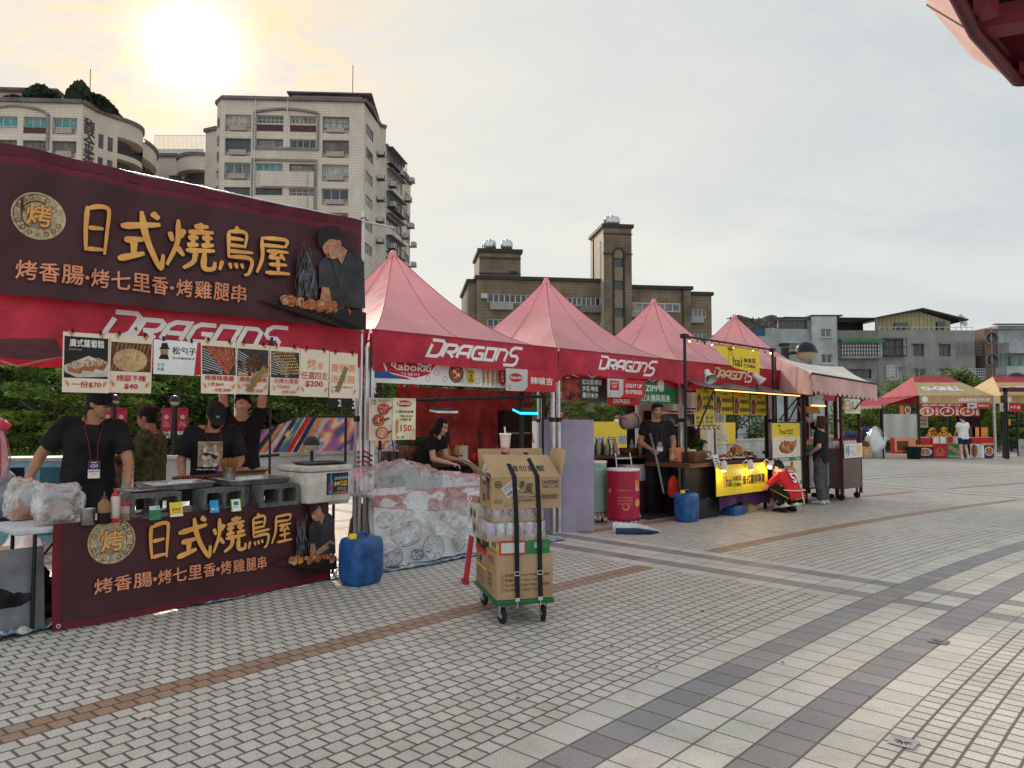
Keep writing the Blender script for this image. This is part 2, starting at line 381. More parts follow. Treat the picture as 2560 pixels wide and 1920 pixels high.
def tent(t0,t1,depth,group,label,px=.5,logo=True,shade=0,logow=1.45,peak=PEAK,lettersink=0):
 w_=3*(t1-t0)
 o=thing('pagoda_tent',label,'tent',ROW(t0),RANG,group)
 rnd=random.Random(int(t0*10)+5)
 cx,cy=w_/2,depth/2
 mb=MB()
 N=14
 corners=[(0,0),(w_,0),(w_,depth),(0,depth)]
 for q in range(4):
  a=Vector((*corners[q],0));b_=Vector((*corners[(q+1)%4],0));c=Vector((cx,cy,0))
  def f(u,v,a=a,b_=b_,c=c):
   e=a.lerp(b_,u);s_=1-v;p=c.lerp(e,s_)
   zz=EAVE+(peak-EAVE)*(1-s_)**1.72
   zz-=.035*sin(pi*u)*sin(pi*min(1,s_*1.0))*s_
   zz+=.012*noise.noise(Vector((p.x*1.7,p.y*1.7,t0)))
   if s_<.03:zz-=.02
   return(p.x,p.y,zz)
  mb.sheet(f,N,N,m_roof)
  mb.tube([f(0,i/N)for i in range(N+1)],.006,m_seam,4);mb.tube([Vector(f(.5,i/N))+Vector((0,0,.002))for i in range(1,N+1)],.0035,m_seam,4)
 can=mb.build('canopy',o)
 mb=MB();mb.lathe([(.0,.03),(.03,.02),(.055,-.03),(.075,-.10)],(cx,cy,peak-.01),m_roof,14);mb.build('peak_cap',o)
 for q,nm in((0,'front'),(1,'right'),(2,'back'),(3,'left')):
  L_=w_ if q%2==0 else depth
  pr=Print(.0016);D=VAL
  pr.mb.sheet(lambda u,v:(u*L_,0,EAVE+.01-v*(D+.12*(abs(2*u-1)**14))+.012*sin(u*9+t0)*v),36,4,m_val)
  pr.mb.tube([(0,-.004,EAVE+.005),(L_,-.004,EAVE+.005)],.008,m_seam,5)
  if logo and q==0:dragons(pr,L_*.5,EAVE-D*.5+.015-lettersink,logow,m_white)
  def wv(x,y,z,L_=L_,q=q):
   k=max(0,EAVE-z)
   return(x,y-.02-.05*k+(.035*sin(x*3.1+t0*2)+.02*sin(x*7.7+q))*k/VAL,z)
  pr.warp(wv);A=[0,pi/2,pi,-pi/2][q];c0=corners[q]
  R=Matrix.Rotation(A,3,'Z');pr.mb.v=[tuple(R@Vector(v)+Vector((c0[0],c0[1],0)))for v in pr.mb.v]
  pr.build('valance',o)
 for(x,y)in((.04,.04),(w_-.04,.04),(w_-.04,depth-.04),(.04,depth-.04)):
  mb=MB();mb.box((x,y,1.25),(.04,.04,2.4),m_alu);mb.box((x,y,.75),(.05,.05,1.5),m_alu)
  mb.box((x,y,.01),(.11,.11,.015),m_alu);mb.box((x,y,1.52),(.065,.065,.06),m_blk);mb.build('leg',o)
 mb=MB()
 for(a,b_)in(((.05,.05),(w_-.05,.05)),((w_-.05,.05),(w_-.05,depth-.05)),((w_-.05,depth-.05),(.05,depth-.05)),((.05,depth-.05),(.05,.05))):
  a=Vector(a);b_=Vector(b_)
  for k in range(4):
   p,q=a.lerp(b_,k/4),a.lerp(b_,(k+1)/4);z1,z2=(2.4,2.12)if k%2 else(2.12,2.4)
   mb.tube([(p.x,p.y,z1),(q.x,q.y,z2)],.011,m_alu,5);mb.tube([(p.x,p.y,z2),(q.x,q.y,z1)],.011,m_alu,5)
 mb.build('scissor_frame',o)
 return o
GT='red pagoda tents in a row along the plaza'
tent(-1.17,-.01,3.2,GT,'red pagoda tent behind the large dark grill banner, nearest on the left',logow=1.62,lettersink=.03)
tent(0.02,.995,3.5,GT,'pink roofed pagoda tent over the woman in black, with the long spicy rice cake banner',logow=1.5)
tent(1.005,1.995,3.3,GT,'pink roofed pagoda tent over the purple board and the red cylinder',logow=1.42)
tent(2.005,2.995,3.3,GT,'pink roofed pagoda tent behind the yellow hanging cloth sign',logow=1.3)
tent(3.005,4.0,3.3,GT,'pink roofed pagoda tent farthest along the row, beside the striped cart roof',logow=1.2)
# ------------------------------------------------------------ buildings behind
m_tileA=mat('pale_wall_tiles',(.62,.54,.46),rough=.7,var=.10,scale=.25,lines=(2,.36,.17,.42),streak=.22)
m_trimA=mat('stone_trim',(.25,.22,.21),rough=.8,var=.15,scale=.6,streak=.3)
m_capA=mat('purple_parapet_cap',(.16,.13,.14),rough=.8,var=.2,scale=.6)
m_maroon=mat('maroon_panels',(.10,.035,.045),rough=.6,var=.25,scale=2)
m_glass=mat('window_glass',(.10,.11,.12),rough=.15,var=.5,scale=.7,spec=.6)
m_glassd=mat('dark_window_glass',(.035,.04,.05),rough=.12,var=.4,scale=.8,spec=.6)
m_glassg=mat('green_window_glass',(.06,.26,.24),rough=.2,var=.3,scale=.8,spec=.6)
m_curt=mat('curtained_glass',(.27,.26,.25),rough=.35,var=.35,scale=1.4,lines=(0,.3,.3,.3))
m_curl=mat('pale_curtain_glass',(.40,.40,.37),rough=.35,var=.3,scale=1.1,lines=(0,.22,.3,.3))
m_brnglass=mat('brown_window_glass',(.16,.135,.125),rough=.25,var=.3,scale=.9)
m_frame=mat('window_frame_grey',(.16,.16,.165),rough=.5)
m_framew=mat('window_frame_white',(.62,.62,.60),rough=.5)
m_ac=mat('louvre_panel',(.42,.36,.32),rough=.7,lines=(0,.22,.22,.45))
m_acu=mat('white_metal_box',(.55,.54,.52),rough=.5,streak=.4)
m_pipe=mat('drain_pipe',(.28,.26,.25),rough=.6)
m_leafd=mat('shrub_dark_green',(.028,.045,.020),rough=.7,var=.5,scale=2)
def facade(mb,W_,z0,z1,ops,m,x0=0,y=0,dep=.25,mr=None):
 """wall in the XZ plane at y (outside = -y) with real openings (x0,x1,z0,z1)"""
 xs=sorted({x0,x0+W_,*[o[0]for o in ops],*[o[1]for o in ops]});zs=sorted({z0,z1,*[o[2]for o in ops],*[o[3]for o in ops]})
 xs=[k for k in xs if x0<=k<=x0+W_];zs=[k for k in zs if z0<=k<=z1]
 for j in range(len(zs)-1):
  i=0
  while i<len(xs)-1:
   def solid(i):
    cx=(xs[i]+xs[i+1])/2;cz=(zs[j]+zs[j+1])/2
    return not any(o[0]<cx<o[1]and o[2]<cz<o[3]for o in ops)
   if solid(i):
    k=i
    while k+1<len(xs)-1 and solid(k+1):k+=1
    mb.quad((xs[i],y,zs[j]),(xs[k+1],y,zs[j]),(xs[k+1],y,zs[j+1]),(xs[i],y,zs[j+1]),m);i=k+1
   else:i+=1
 for o in ops:
  a,b,c,d=o[:4];r=mr or m;Y=y+dep
  mb.quad((a,y,c),(b,y,c),(b,Y,c),(a,Y,c),r);mb.quad((a,Y,d),(b,Y,d),(b,y,d),(a,y,d),r)
  mb.quad((a,y,c),(a,Y,c),(a,Y,d),(a,y,d),r);mb.quad((b,Y,c),(b,y,c),(b,y,d),(b,Y,d),r)
  mb.quad((a,Y,c),(b,Y,c),(b,Y,d),(a,Y,d),r)
def window(par,a,b,c,d,glass,fr,n=3,y=0,dep=.25,hz=0,bar=.06,open_=()):
 mb=MB();Y=y+dep-.10
 mb.bb(a,b,Y-.03,Y+.05,d-bar,d,fr);mb.bb(a,b,Y-.03,Y+.05,c,c+bar,fr)
 for i in range(n+1):
  x=a+(b-a-bar)*i/n;mb.bb(x,x+bar,Y-.033,Y+.047,c+bar,d-bar,fr)
 if hz:mb.bb(a+bar,b-bar,Y-.02,Y+.03,c+(d-c)*hz,c+(d-c)*hz+bar*.8,fr)
 o=mb.build('window',par)
 g_=MB();g_.quad((a+.01,Y+.012,c+.01),(b-.01,Y+.012,c+.01),(b-.01,Y+.012,d-.01),(a+.01,Y+.012,d-.01),glass);g_.build('pane',o)
 return o
def frame_to(p0,p1):
 d=Vector(p1)-Vector(p0);return atan2(d.y,d.x),Vector((d.x,d.y)).length
# ---- tall pale block (right of the banner's top)
def blockB():
 YB=94.0
 a=P(215,400,YB);b=P(361,400,YB+1.0);a.z=b.z=0
 rz,Wf=frame_to(a,b)
 o=thing('apartment_block','tall pale tiled apartment block with arched window bays and air conditioners down its side','building',a,rz)
 H=P(215,99.5,YB).z
 sx=Wf/146.0
 def X(u):return((500+u/3.95)*.4-215)*sx
 def Z(v):return HZ((200+v/3.95)*.4,YB+.3)
 floors=[(345,455,515),(578,690,755),(820,925,990),(1060,1165,1228),(1300,1405,1468),(1540,1645,1708),(1780,1885,1948),(2020,2125,2190)]
 ops=[];wins=[];rnd=random.Random(3)
 for k,(t,m_,bt)in enumerate(floors):
  z1,z0,zl=Z(t),Z(m_),Z(bt)
  ops.append((X(192),X(452),zl,z1));wins.append((X(192),X(452),z0,z1,[m_curt,m_brnglass,m_glassd,m_curt][k%4],m_frame,4 if k<2 else 3))
  ops.append((X(1170),X(1440),zl,z1));wins.append((X(1170),X(1440),z0,z1,[m_curt,m_brnglass,m_glass,m_curt][k%4],m_frame,4 if k<2 else 3))
  zt,zb=(z1,Z(t+76))if k!=1 else(z1,Z(t+82))
  for(u0,u1,g_)in((505,775,[m_curt,m_brnglass,m_glassg,m_curt][k%4]),(840,1105,[m_glassd,m_brnglass,m_glassd,m_glass][k%4])):
   lo=Z(t+160)if k==0 else zb
   ops.append((X(u0),X(u1),lo,zt));wins.append((X(u0),X(u1),zb,zt,g_,m_framew if k in(0,2)else m_frame,6 if k==0 else 4))
 mb=MB()
 facade(mb,Wf,0,H,ops,m_tileA,dep=.55)
 def ring(u0,u1,v0,v1,w_=14):
  x0_,x1_,z1_,z0_=X(u0),X(u1),Z(v0),Z(v1);t_=.28
  mb.bb(x0_-t_,x0_,-.22,.1,z0_,z1_,m_trimA);mb.bb(x1_,x1_+t_,-.22,.1,z0_,z1_,m_trimA)
  mb.bb(x0_-t_,x1_+t_,-.223,.1,z0_-t_,z0_,m_trimA)
 ring(500,1115,318,665)
 ring(490,1100,800,1900)
 mb.bb(X(490)-.28,X(1100)+.28,-.223,.1,Z(800),Z(800)+.28,m_trimA)
 pts=[(X(500+615*i/14),-.1,Z(318)+.25+(Z(268)-Z(318))*sin(pi*(.12+.76*i/14))*1.05-.5)for i in range(15)]
 mb.tube(pts,.20,m_trimA,6)
 for k,(t,m_,bt)in enumerate(floors):
  if k>=2:mb.bb(X(495)+(X(560)-X(495)if k%2==0 else 0),X(1030),-.38,.02,Z(t+235),Z(t+88),m_tileA);
  if k>=2:mb.bb(X(1032),X(1092),-.2,.02,Z(t+235),Z(t+88),m_tileA)
 wall=mb.build('front_wall',o)
 for i,wn in enumerate(wins):window(o,wn[0]+.05,wn[1]-.05,wn[2],wn[3]-.04,wn[4]if wn[4]is m_glassg else rnd.choice([m_curt,m_curl,m_glassd,m_glass,m_brnglass,m_curt,m_glassd]),rnd.choice([m_frame,m_frame,m_framew]),wn[6],dep=.5,hz=rnd.choice([0,0,.5]))
 for k,(t,m_,bt)in enumerate(floors[:6]):
  for(u0,u1)in((238,405),(1215,1390)):
   mb=MB();mb.bb(X(u0),X(u1),-.12,.3,Z(bt)+.25-.1,Z(m_)-.04,m_ac);mb.build('louvre',o)
  if k==0:
   for(u0,u1)in((508,778),(845,1103)):
    mb=MB();mb.bb(X(u0),X(u1),.12,.3,Z(t+158),Z(t+92),m_maroon);mb.bb(X(u0),X(u1),.04,.32,Z(t+92),Z(t+78),m_tileA);mb.build('railing_panel',o)
 mb=MB();mb.quad((-.9,1.2,0),(0,0,0),(0,0,H),(-.9,1.2,H),m_tileA);mb.quad((-.9,14,0),(-.9,1.2,0),(-.9,1.2,H),(-.9,14,H),m_tileA);mb.build('left_wall',o)
 for ch,v in zip('馥金香大廈',(410,580,745,910,1080)):
  pr=Print(.02);pr.text(ch,(-.5,0,.5,1.45),mat('dark_bronze_letter',(.06,.055,.055)),.03)
  A=atan2(-1.2,.9);R=Matrix.Rotation(A,3,'Z')
  pr.mb.v=[tuple(R@Vector((v_[0]*.8,v_[1]-.08,v_[2]))+Vector((-.45,.6,Z(v)-.8)))for v_ in pr.mb.v]
  pr.build('character',o)
 Rz=Matrix.Rotation(-rz,3,'Z')
 def loc(px,Y):q=P(px,400,Y);q.z=0;return Rz@(q-a)
 c0=Vector((Wf,0,0));c1=loc(378,YB+9.0);c2=loc(383.5,YB+9.6);c3=loc(402,YB+18);c4=loc(409,YB+22)
 side_m=mat('side_wall_tiles',(.58,.52,.46),rough=.7,var=.12,scale=.25,lines=(2,.36,.17,.42),streak=.35)
 for(p,q,pr_)in((c0,c1,0),(c1,c2,0),(c2,c3,1),(c3,c4,1)):
  L_=(q-p).length;an=atan2(q.y-p.y,q.x-p.x)
  e=thing('side_wall',None,None,p,an);e.parent=o
  hh=H if pr_==0 else H-2.6-(1.6 if q is c4 else 0)
  op=[];wn=[]
  for k,(t,m_,bt)in enumerate(floors[:6]):
   z1,z0=Z(t)-(.3 if not pr_ else 1.0),Z(m_)-(.3 if not pr_ else .9)
   if p is c0:op.append((L_*.12,L_*.55,z0,z1))
   if p is c2:op.append((L_*.05,L_*.9,z0,z1+.3))
   if p is c3:op.append((L_*.15,L_*.85,z0,z1))
  mb=MB();facade(mb,L_,0,hh,op,side_m,dep=.2)
  mb.bb(0,L_,-.25,.1,hh,hh+.45,m_capA);w_=mb.build('wall',e)
  for q4 in op:
   window(e,q4[0]+.02,q4[1]-.02,q4[2]+.02,q4[3]-.02,rnd.choice([m_curt,m_curl,m_glassd]),m_frame,4,dep=.2,bar=.1)
   if p is c2:
    f_=MB();f_.bb(q4[0],q4[1],-.9,0,q4[3]+.12,q4[3]+.2,m_frame);f_.build('window_hood',e)
    if rnd.random()<.75:
     f_=MB()
     for i in range(10):xx=q4[0]+(q4[1]-q4[0])*i/9;f_.bb(xx-.03,xx+.03,-.75,-.7,q4[2]-.5,q4[3],m_blk)
     for zz in(q4[2]-.5,(q4[2]+q4[3])/2,q4[3]):f_.bb(q4[0],q4[1],-.77,-.71,zz-.04,zz+.04,m_blk)
     f_.bb(q4[0],q4[1],-.75,0,q4[2]-.56,q4[2]-.5,m_blk);f_.build('window_cage',e)
  if pr_ or p is c0:
   for k in range(5):
    u=MB();zc=Z(floors[k+(0 if p is c0 else 0)][2])-rnd.uniform(.0,1.0);xc=L_*(.82 if p is c0 else rnd.choice([.2,.6,.95]))
    u.bb(xc-.5,xc+.5,-1.0,-.3,zc,zc+.7,m_acu);u.lathe([(.3,0),(.28,.02),(.05,.03),(0,.03)],(xc,-1.0,zc+.35),m_blk,12,rot=Matrix.Rotation(pi/2,3,'X'))
    u.bb(xc-.55,xc+.55,-1.05,0,zc-.08,zc,m_blk);u.build('air_conditioner',e)
 mb=MB();mb.add([(-1.3,1.4,H),(.15,-.4,H),(Wf+.3,-.4,H),(Wf+1.0,2,H),(Wf+1,9,H),(-1.3,14,H)]+[(-1.3,1.4,H+.42),(.15,-.4,H+.42),(Wf+.3,-.4,H+.42),(Wf+1.0,2,H+.42),(Wf+1,9,H+.42),(-1.3,14,H+.42)],[(0,1,2,3,4,5),(11,10,9,8,7,6)[::-1]]+[(i,(i+1)%6,(i+1)%6+6,i+6)for i in range(6)],m_capA);mb.build('roof_cap',o)
 mb=MB();mb.bb(X(830),Wf-.6,1.5,9,H+.42,H+1.45,m_tileA);mb.bb(X(790),Wf+.9,.6,9.5,H+1.45,H+1.62,m_capA);mb.build('penthouse',o)
 mb=MB();mb.tube([(X(1445),2,H+1.5),(X(1445),2,H+6)],.05,m_blk,5);mb.build('antenna',o)
 mb=MB();mb.tube([(X(497),-.28,H+.3),(X(492),-.3,Z(1400))],.06,m_framew,5);mb.tube([(X(820),-.28,H+.3),(X(815),-.35,Z(470))],.06,m_framew,5);mb.build('downpipe',o)
 mb=MB();mb.quad(*[tuple(v)for v in(Vector((-.9,14,0)),c4,c4+Vector((0,0,H-4)),Vector((-.9,14,H-4)))],m_tileA);mb.build('back_wall',o)
blockB()
# ---- left block with the curved balconies
def blockA():
 YA=92.0
 def X(u):return(u/3.95)*.4
 def Z(v,Y=YA):return HZ((200+v/3.95)*.4,Y)
 a=P(-60,400,YA-1);b=P(X(725),400,YA);a.z=b.z=0
 rz,Wf=frame_to(a,b);s=Wf/(X(725)+60)
 o=thing('apartment_block','pale tiled apartment block at far left with curved balconies and a planted roof terrace','building',a,rz)
 H=Z(238)
 def x_(u):return(X(u)+60)*s
 ops=[];wins=[]
 for k in range(6):
  t=375+232*k
  ops+=[(x_(425),x_(675),Z(t+165),Z(t)),(x_(130),x_(372),Z(t+165),Z(t)),(x_(-170),x_(72),Z(t+165),Z(t)),(x_(-470),x_(-230),Z(t+165),Z(t))]
  g_=m_glassg if k==0 else m_brnglass
  for(u0,u1)in((425,675),(130,372),(-170,72),(-470,-230)):wins.append((x_(u0),x_(u1),Z(t+95),Z(t),g_,m_framew if k==0 else m_frame,3))
 mb=MB();facade(mb,Wf,0,H,ops,m_tileA,dep=.5)
 mb.tube([(x_(-300+690*i/12),-.1,Z(378)+.2+1.15*sin(pi*i/12)**.6)for i in range(13)],.18,m_trimA,6);mb.bb(x_(372),x_(398),-.22,.1,Z(700),Z(375),m_trimA)
 mb.build('front_wall',o)
 for wn in wins:window(o,wn[0]+.04,wn[1]-.04,wn[2],wn[3]-.04,wn[4],wn[5],wn[6],dep=.45)
 for k in range(3):
  t=375+232*k;mb=MB();mb.bb(x_(470),x_(625),-.1,.35,Z(t+158),Z(t+98),m_ac);mb.build('louvre',o)
  mb=MB();mb.bb(x_(135),x_(365),.08,.3,Z(t+162),Z(t+100),m_maroon);mb.build('railing_panel',o)
 Rz=Matrix.Rotation(-rz,3,'Z')
 def loc(u,Y):q=P(X(u),400,Y);q.z=0;return Rz@(q-a)
 p1=Vector((Wf,0,0));p2=loc(868,YA+2.5);p3=loc(1088,YA+5)
 def seg(nm,p,q,h,op=(),m=m_tileA,dep=.3,glass=m_glass,cap=True,n=2):
  L_=(q-p).length;e=thing(nm,None,None,p,atan2(q.y-p.y,q.x-p.x));e.parent=o
  mb=MB();facade(mb,L_,0,h,op,m,dep=dep)
  if cap:mb.bb(-.1,L_+.1,-.35,.3,h,h+.5,m_capA)
  mb.build('wall',e)
  for q4 in op:window(e,q4[0]+.02,q4[1]-.02,q4[2]+.02,q4[3]-.02,glass,m_frame,n,dep=dep,bar=.1)
  return e,L_
 e,L_=seg('corner_wall',p1,p2,H)
 for i,ch in enumerate('馥金香'):
  pr=Print(.02);zc=Z(430+165*i);pr.text(ch,(L_/2-1.0,zc-1.1,L_/2+1.0,zc+1.1),mat('dark_bronze_letter',()),.035);pr.warp(lambda x,y,z:(x,y-.06,z));pr.build('character',e)
 L2=(p3-p2).length;op=[]
 for k in range(5):
  z1=H-4.4-3.05*k
  op+=[(L2*.12,L2*.36,z1-.2,z1+1.7),(L2*.54,L2*.8,z1-.2,z1+1.7)]
 seg('side_wall',p2,p3,H,op)
 def drum(px0,px1,Y0,Y1,h,nfl,gap=.25,bulge=2.2,nm='balcony_stack'):
  p=P(px0,400,Y0);q=P(px1,400,Y1);p.z=q.z=0;p=Rz@(p-a);q=Rz@(q-a)
  d=q-p;nrm=Vector((d.y,-d.x,0)).normalized()
  def arc(t,off=0):return p+d*t+nrm*(bulge*(1-(2*t-1)**2)+off)
  e=thing(nm,None,None,(0,0,0),0);e.parent=o;n=14
  mb=MB()
  def strip(z0,z1,m,off=0):
   mb.sheet(lambda u,v:(*arc(u,off)[:2],z0+(z1-z0)*v),n,1,m)
   mb.sheet(lambda u,v:(*arc(u,off-.35*v)[:2],z1),n,1,m);mb.sheet(lambda u,v:(*arc(u,off-1.8*v)[:2],z0),n,1,m)
  strip(h-2.2,h,m_tileA);strip(h,h+.5,m_capA,.25)
  for k in range(nfl):
   zb=h-2.2-3.05*k;strip(zb-3.05,zb-2.05,m_tileA)if k else strip(zb-3.0,zb-2.3,m_tileA)
  mb.build('balcony_wall',e)
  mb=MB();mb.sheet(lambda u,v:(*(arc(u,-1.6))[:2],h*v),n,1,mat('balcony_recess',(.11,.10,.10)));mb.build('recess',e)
  mb=MB()
  for k in range(nfl):
   zb=h-2.2-3.05*k
   for i in range(0,26):
    c=arc(i/25,-.1);mb.box((c.x,c.y,zb-1.75),(.07,.07,1.0),m_blk)
   mb.tube([tuple(arc(i/12,-.1)[:2])+(zb-1.25,)for i in range(13)],.06,m_blk,4)
  mb.build('railing',e)
 drum(X(1088),X(1330),YA+5,YA+11,H,4,bulge=1.3)
 drum(X(1345),X(1470),YA+12,YA+20,Z(715,YA+16),3,bulge=.9)
 drum(X(1690),X(2000),YA+22,YA+20,Z(775,YA+21),3,bulge=1.2)
 q1=P(X(1470),400,YA+22);q2=P(X(1690),400,YA+22);q1.z=q2.z=0
 hl=Z(760,YA+22)
 seg('link_wall',Rz@(q1-a),Rz@(q2-a),hl,[(2.2,4.2,hl-3.05*k-4.9,hl-3.05*k-2.9)for k in range(3)])
 q3=P(X(1972),400,YA+15);q4=P(X(2130),400,YA+8);q3.z=q4.z=0
 seg('stair_tower',Rz@(q3-a),Rz@(P(X(2085),0,YA+14).xy.to_3d()-a),Z(520,YA+15))
 mb=MB();r1=Rz@(P(X(1460),0,YA+26).xy.to_3d()-a);r2=Rz@(P(X(1960),0,YA+26).xy.to_3d()-a)
 hz=Z(680,YA+26);d=r2-r1
 mb.quad((r1.x,r1.y,0),(r2.x,r2.y,0),(r2.x,r2.y,hz),(r1.x,r1.y,hz),m_acu)
 for i in range(40):c=r1+d*(i/39);mb.box((c.x,c.y,hz+1.1),(.05,.05,2.2),m_acu)
 mb.tube([(r1.x,r1.y,hz+2.2),(r2.x,r2.y,hz+2.2)],.05,m_acu,4)
 mb.build('set_back_storey',o)
 mb=MB();mb.bb(-1,Wf,-.35,.5,H,H+.5,m_capA);mb.build('roof_cap',o)
 mb=MB();mb.bb(0,x_(215),6,12,H,Z(150,YA+6),m_tileA);mb.bb(-1,x_(235),5,13,Z(150,YA+6),Z(128,YA+6),m_capA);mb.bb(x_(70),x_(215),5.95,6.0,Z(215,YA+6),Z(180,YA+6),m_glassd);mb.build('roof_house',o)
 mb=MB();mb.tube([(x_(670),3,H),(x_(670),3,H+6)],.05,m_blk,5);mb.build('antenna',o)
 Hs=H+.5;q=lambda u,Y:Rz@(P(X(u),0,Y).xy.to_3d()-a)
 mb=MB();aa=q(900,YA+8);bb_=q(1225,YA+16);mb.add([aa,bb_,bb_+Vector((1,5,0)),aa+Vector((1,5,0))]+[k+Vector((0,0,H+2.0))for k in(aa,bb_,bb_+Vector((1,5,0)),aa+Vector((1,5,0)))],[(0,1,5,4),(1,2,6,5),(2,3,7,6),(4,5,6,7)],mat('roof_shed',(.20,.17,.19)));mb.build('roof_shed',o)
 return o,q,H
oA,qA,HA=blockA()
# ---- brown block with stair tower
def blockC():
 YC=90.0;k_=3.3015
 def X(u):return(1150+u/k_)*.4
 a=P(X(70),0,YC).xy.to_3d();b=P(X(2100),0,YC+4.5).xy.to_3d();rz,Wf=frame_to(a,b)
 def x_(u):
  d=ray(X(u),400);dx,dy=b.x-a.x,b.y-a.y
  t=(a.y*d.x-a.x*d.y)/(dx*d.y-dy*d.x)if abs(dx*d.y-dy*d.x)>1e-9 else 0
  return t*Wf
 def Z(u,v,back=0):
  t=x_(u)/Wf;Y=a.y+(b.y-a.y)*t+back;return HZ((540+v/k_)*.4,Y)
 o=thing('apartment_block','brown tiled apartment block with a stair tower and rooftop water tanks','building',a,rz)
 br=mat('brown_wall_tiles',(.215,.16,.11),rough=.75,var=.25,scale=.35,lines=(2,.40,.18,.5),streak=.45)
 bp=mat('brown_plain_wall',(.21,.155,.11),rough=.8,var=.25,scale=.5,streak=.6)
 cap=mat('dark_roof_edge',(.045,.04,.042),rough=.7)
 wht=mat('stained_white_panel',(.36,.35,.33),rough=.8,streak=.6)
 def vol(nm,u0,u1,v,d0,d1,ops=(),m=br,capd=.25,ch=.45):
  """box from column u0 to u1, top at photo height v, front at depth d0"""
  x0,x1=x_(u0),x_(u1);h=Z((u0+u1)/2,v);mb=MB()
  facade(mb,x1-x0,0,h,ops,m,x0=x0,y=d0,dep=.3)
  mb.quad((x0,d1,0),(x0,d0,0),(x0,d0,h),(x0,d1,h),m);mb.quad((x1,d0,0),(x1,d1,0),(x1,d1,h),(x1,d0,h),m)
  mb.quad((x0,d0,h),(x1,d0,h),(x1,d1,h),(x0,d1,h),cap)
  if ch:mb.bb(x0-capd,x1+capd,d0-capd,d1,h+.01,h+ch,cap)
  return mb.build(nm,o),h
 def op(u0,u1,v0,v1):return(x_(u0),x_(u1),Z((u0+u1)/2,v1),Z((u0+u1)/2,v0))
 def rows(u0,u1,vs,n,glass,fr,y=0):
  r=[]
  for(v0,v1)in vs:
   q=op(u0,u1,v0,v1);r.append(q);window(o,q[0]+.02,q[1]-.02,q[2],q[3],glass,fr,n,y=y,dep=.3,bar=.1)
  return r
 L1=[(645,715),(850,920),(1050,1120),(1250,1320)]
 ops=rows(225,600,L1,8,m_glassd,m_framew)+rows(850,1168,[(670,740),(875,945),(1075,1145)],8,m_glassd,m_framew)
 vol('left_wing',135,1180,535,0,12,ops)
 vol('end_bay',70,133,545,.6,12)
 ops=rows(1388,1832,[(716,788),(915,985)],7,m_curt,m_framew)
 vol('right_wing',1388,1850,600,.3,12,ops,m=bp)
 vol('right_pier',1852,1912,612,-.2,12)
 ops=rows(1915,2062,[(762,832),(960,1020)],4,m_glass,m_framew,y=.5)
 vol('end_wing',1914,2100,650,.5,12,ops)
 x0,x1=x_(1165),x_(1395);h=Z(1280,122);y0=-1.6
 ops=[(x_(1245),x_(1325),Z(1280,v1),Z(1280,v0))for v0,v1 in((372,442),(555,628),(780,852),(985,1050))]
 mb=MB();facade(mb,x1-x0,0,h,ops,br,x0=x0,y=y0,dep=.3)
 mb.quad((x0-0.0,5,0),(x0,y0,0),(x0,y0,h),(x0,5,h),mat('tower_side_tiles',(.48,.40,.32),rough=.75,lines=(2,.62,.07,.4),streak=.2));mb.quad((x1,y0,0),(x1,5,0),(x1,5,h),(x1,y0,h),br)
 mb.bb(x0-.25,x1+.25,y0-.25,5.1,h,h+.4,cap);mb.bb(x0-.1,x1+.1,y0-.12,y0+.01,Z(1280,178),Z(1280,170),cap);mb.bb(x0-.1,x0+(x1-x0)*.3,y0-.12,y0+.01,Z(1280,342),Z(1280,332),cap);mb.bb(x1-(x1-x0)*.28,x1+.1,y0-.12,y0+.01,Z(1280,342),Z(1280,332),cap)
 xa,xb=x_(1243),x_(1330);zz=Z(1280,335);rr=(xb-xa)/2
 mb.tube([(xa,y0-.05,Z(1280,1050)),(xa,y0-.05,zz)]+[((xa+xb)/2-rr*cos(pi*i/10),y0-.05,zz+rr*sin(pi*i/10))for i in range(1,10)]+[(xb,y0-.05,zz),(xb,y0-.05,Z(1280,1050))],.13,cap,5)
 for i,(v0,v1)in enumerate(((442,552),(630,778),(854,975),(300,370))):mb.bb(xa+.15,xb-.15,y0-.03,y0+.01,Z(1280,v1),Z(1280,v0),mat('tan_infill_wall',(.25,.19,.14),streak=.4))
 for q in ops:
  window(o,q[0],q[1],q[2],q[3],m_glassd,m_frame,1,y=y0,dep=.3)
 mb.tube([(x0-.5,1.5,Z(1140,530)),(x0-.5,1.5,h-.6)],.1,cap,5)
 mb.build('stair_tower',o)
 vol('lift_house',170,522,272,2,9);vol('roof_room',525,812,485,3,9,m=bp,ch=.15)
 mb=MB();hb=Z(346,300);mb.bb(x_(165),x_(524),1.85,2.0,Z(346,322),Z(346,315),cap);mb.bb(x_(165),x_(524),1.85,2.0,Z(346,452),Z(346,446),cap);mb.bb(x_(432),x_(500),1.9,2.01,Z(470,452),Z(470,430),m_blk);mb.build('string_course',o)
 mb=MB();mb.bb(x_(245),x_(435),-.5,0,Z(340,775),Z(340,722),wht);mb.bb(x_(1383),x_(1500),-.3,.3,Z(1440,835),Z(1440,788),wht);mb.bb(x_(1912),x_(2026),.1,.5,Z(1970,880),Z(1970,834),wht);mb.build('balcony_panel',o)
 mb=MB();mb.bb(x_(990),x_(1165),-.55,0,Z(1080,800),Z(1080,745),m_trimA)
 for i in range(12):xx=x_(990)+(x_(1165)-x_(990))*i/11;mb.bb(xx-.05,xx+.05,-.6,-.55,Z(1080,800),Z(1080,740),m_frame)
 mb.build('balcony_railing',o)
 mb=MB();mb.bb(x_(170),x_(218),-.8,0,Z(190,684),Z(190,648),m_acu);mb.build('air_conditioner',o)
 steel=mat('steel_water_tank',(.55,.55,.56),rough=.25,metal=.8,var=.2,scale=1)
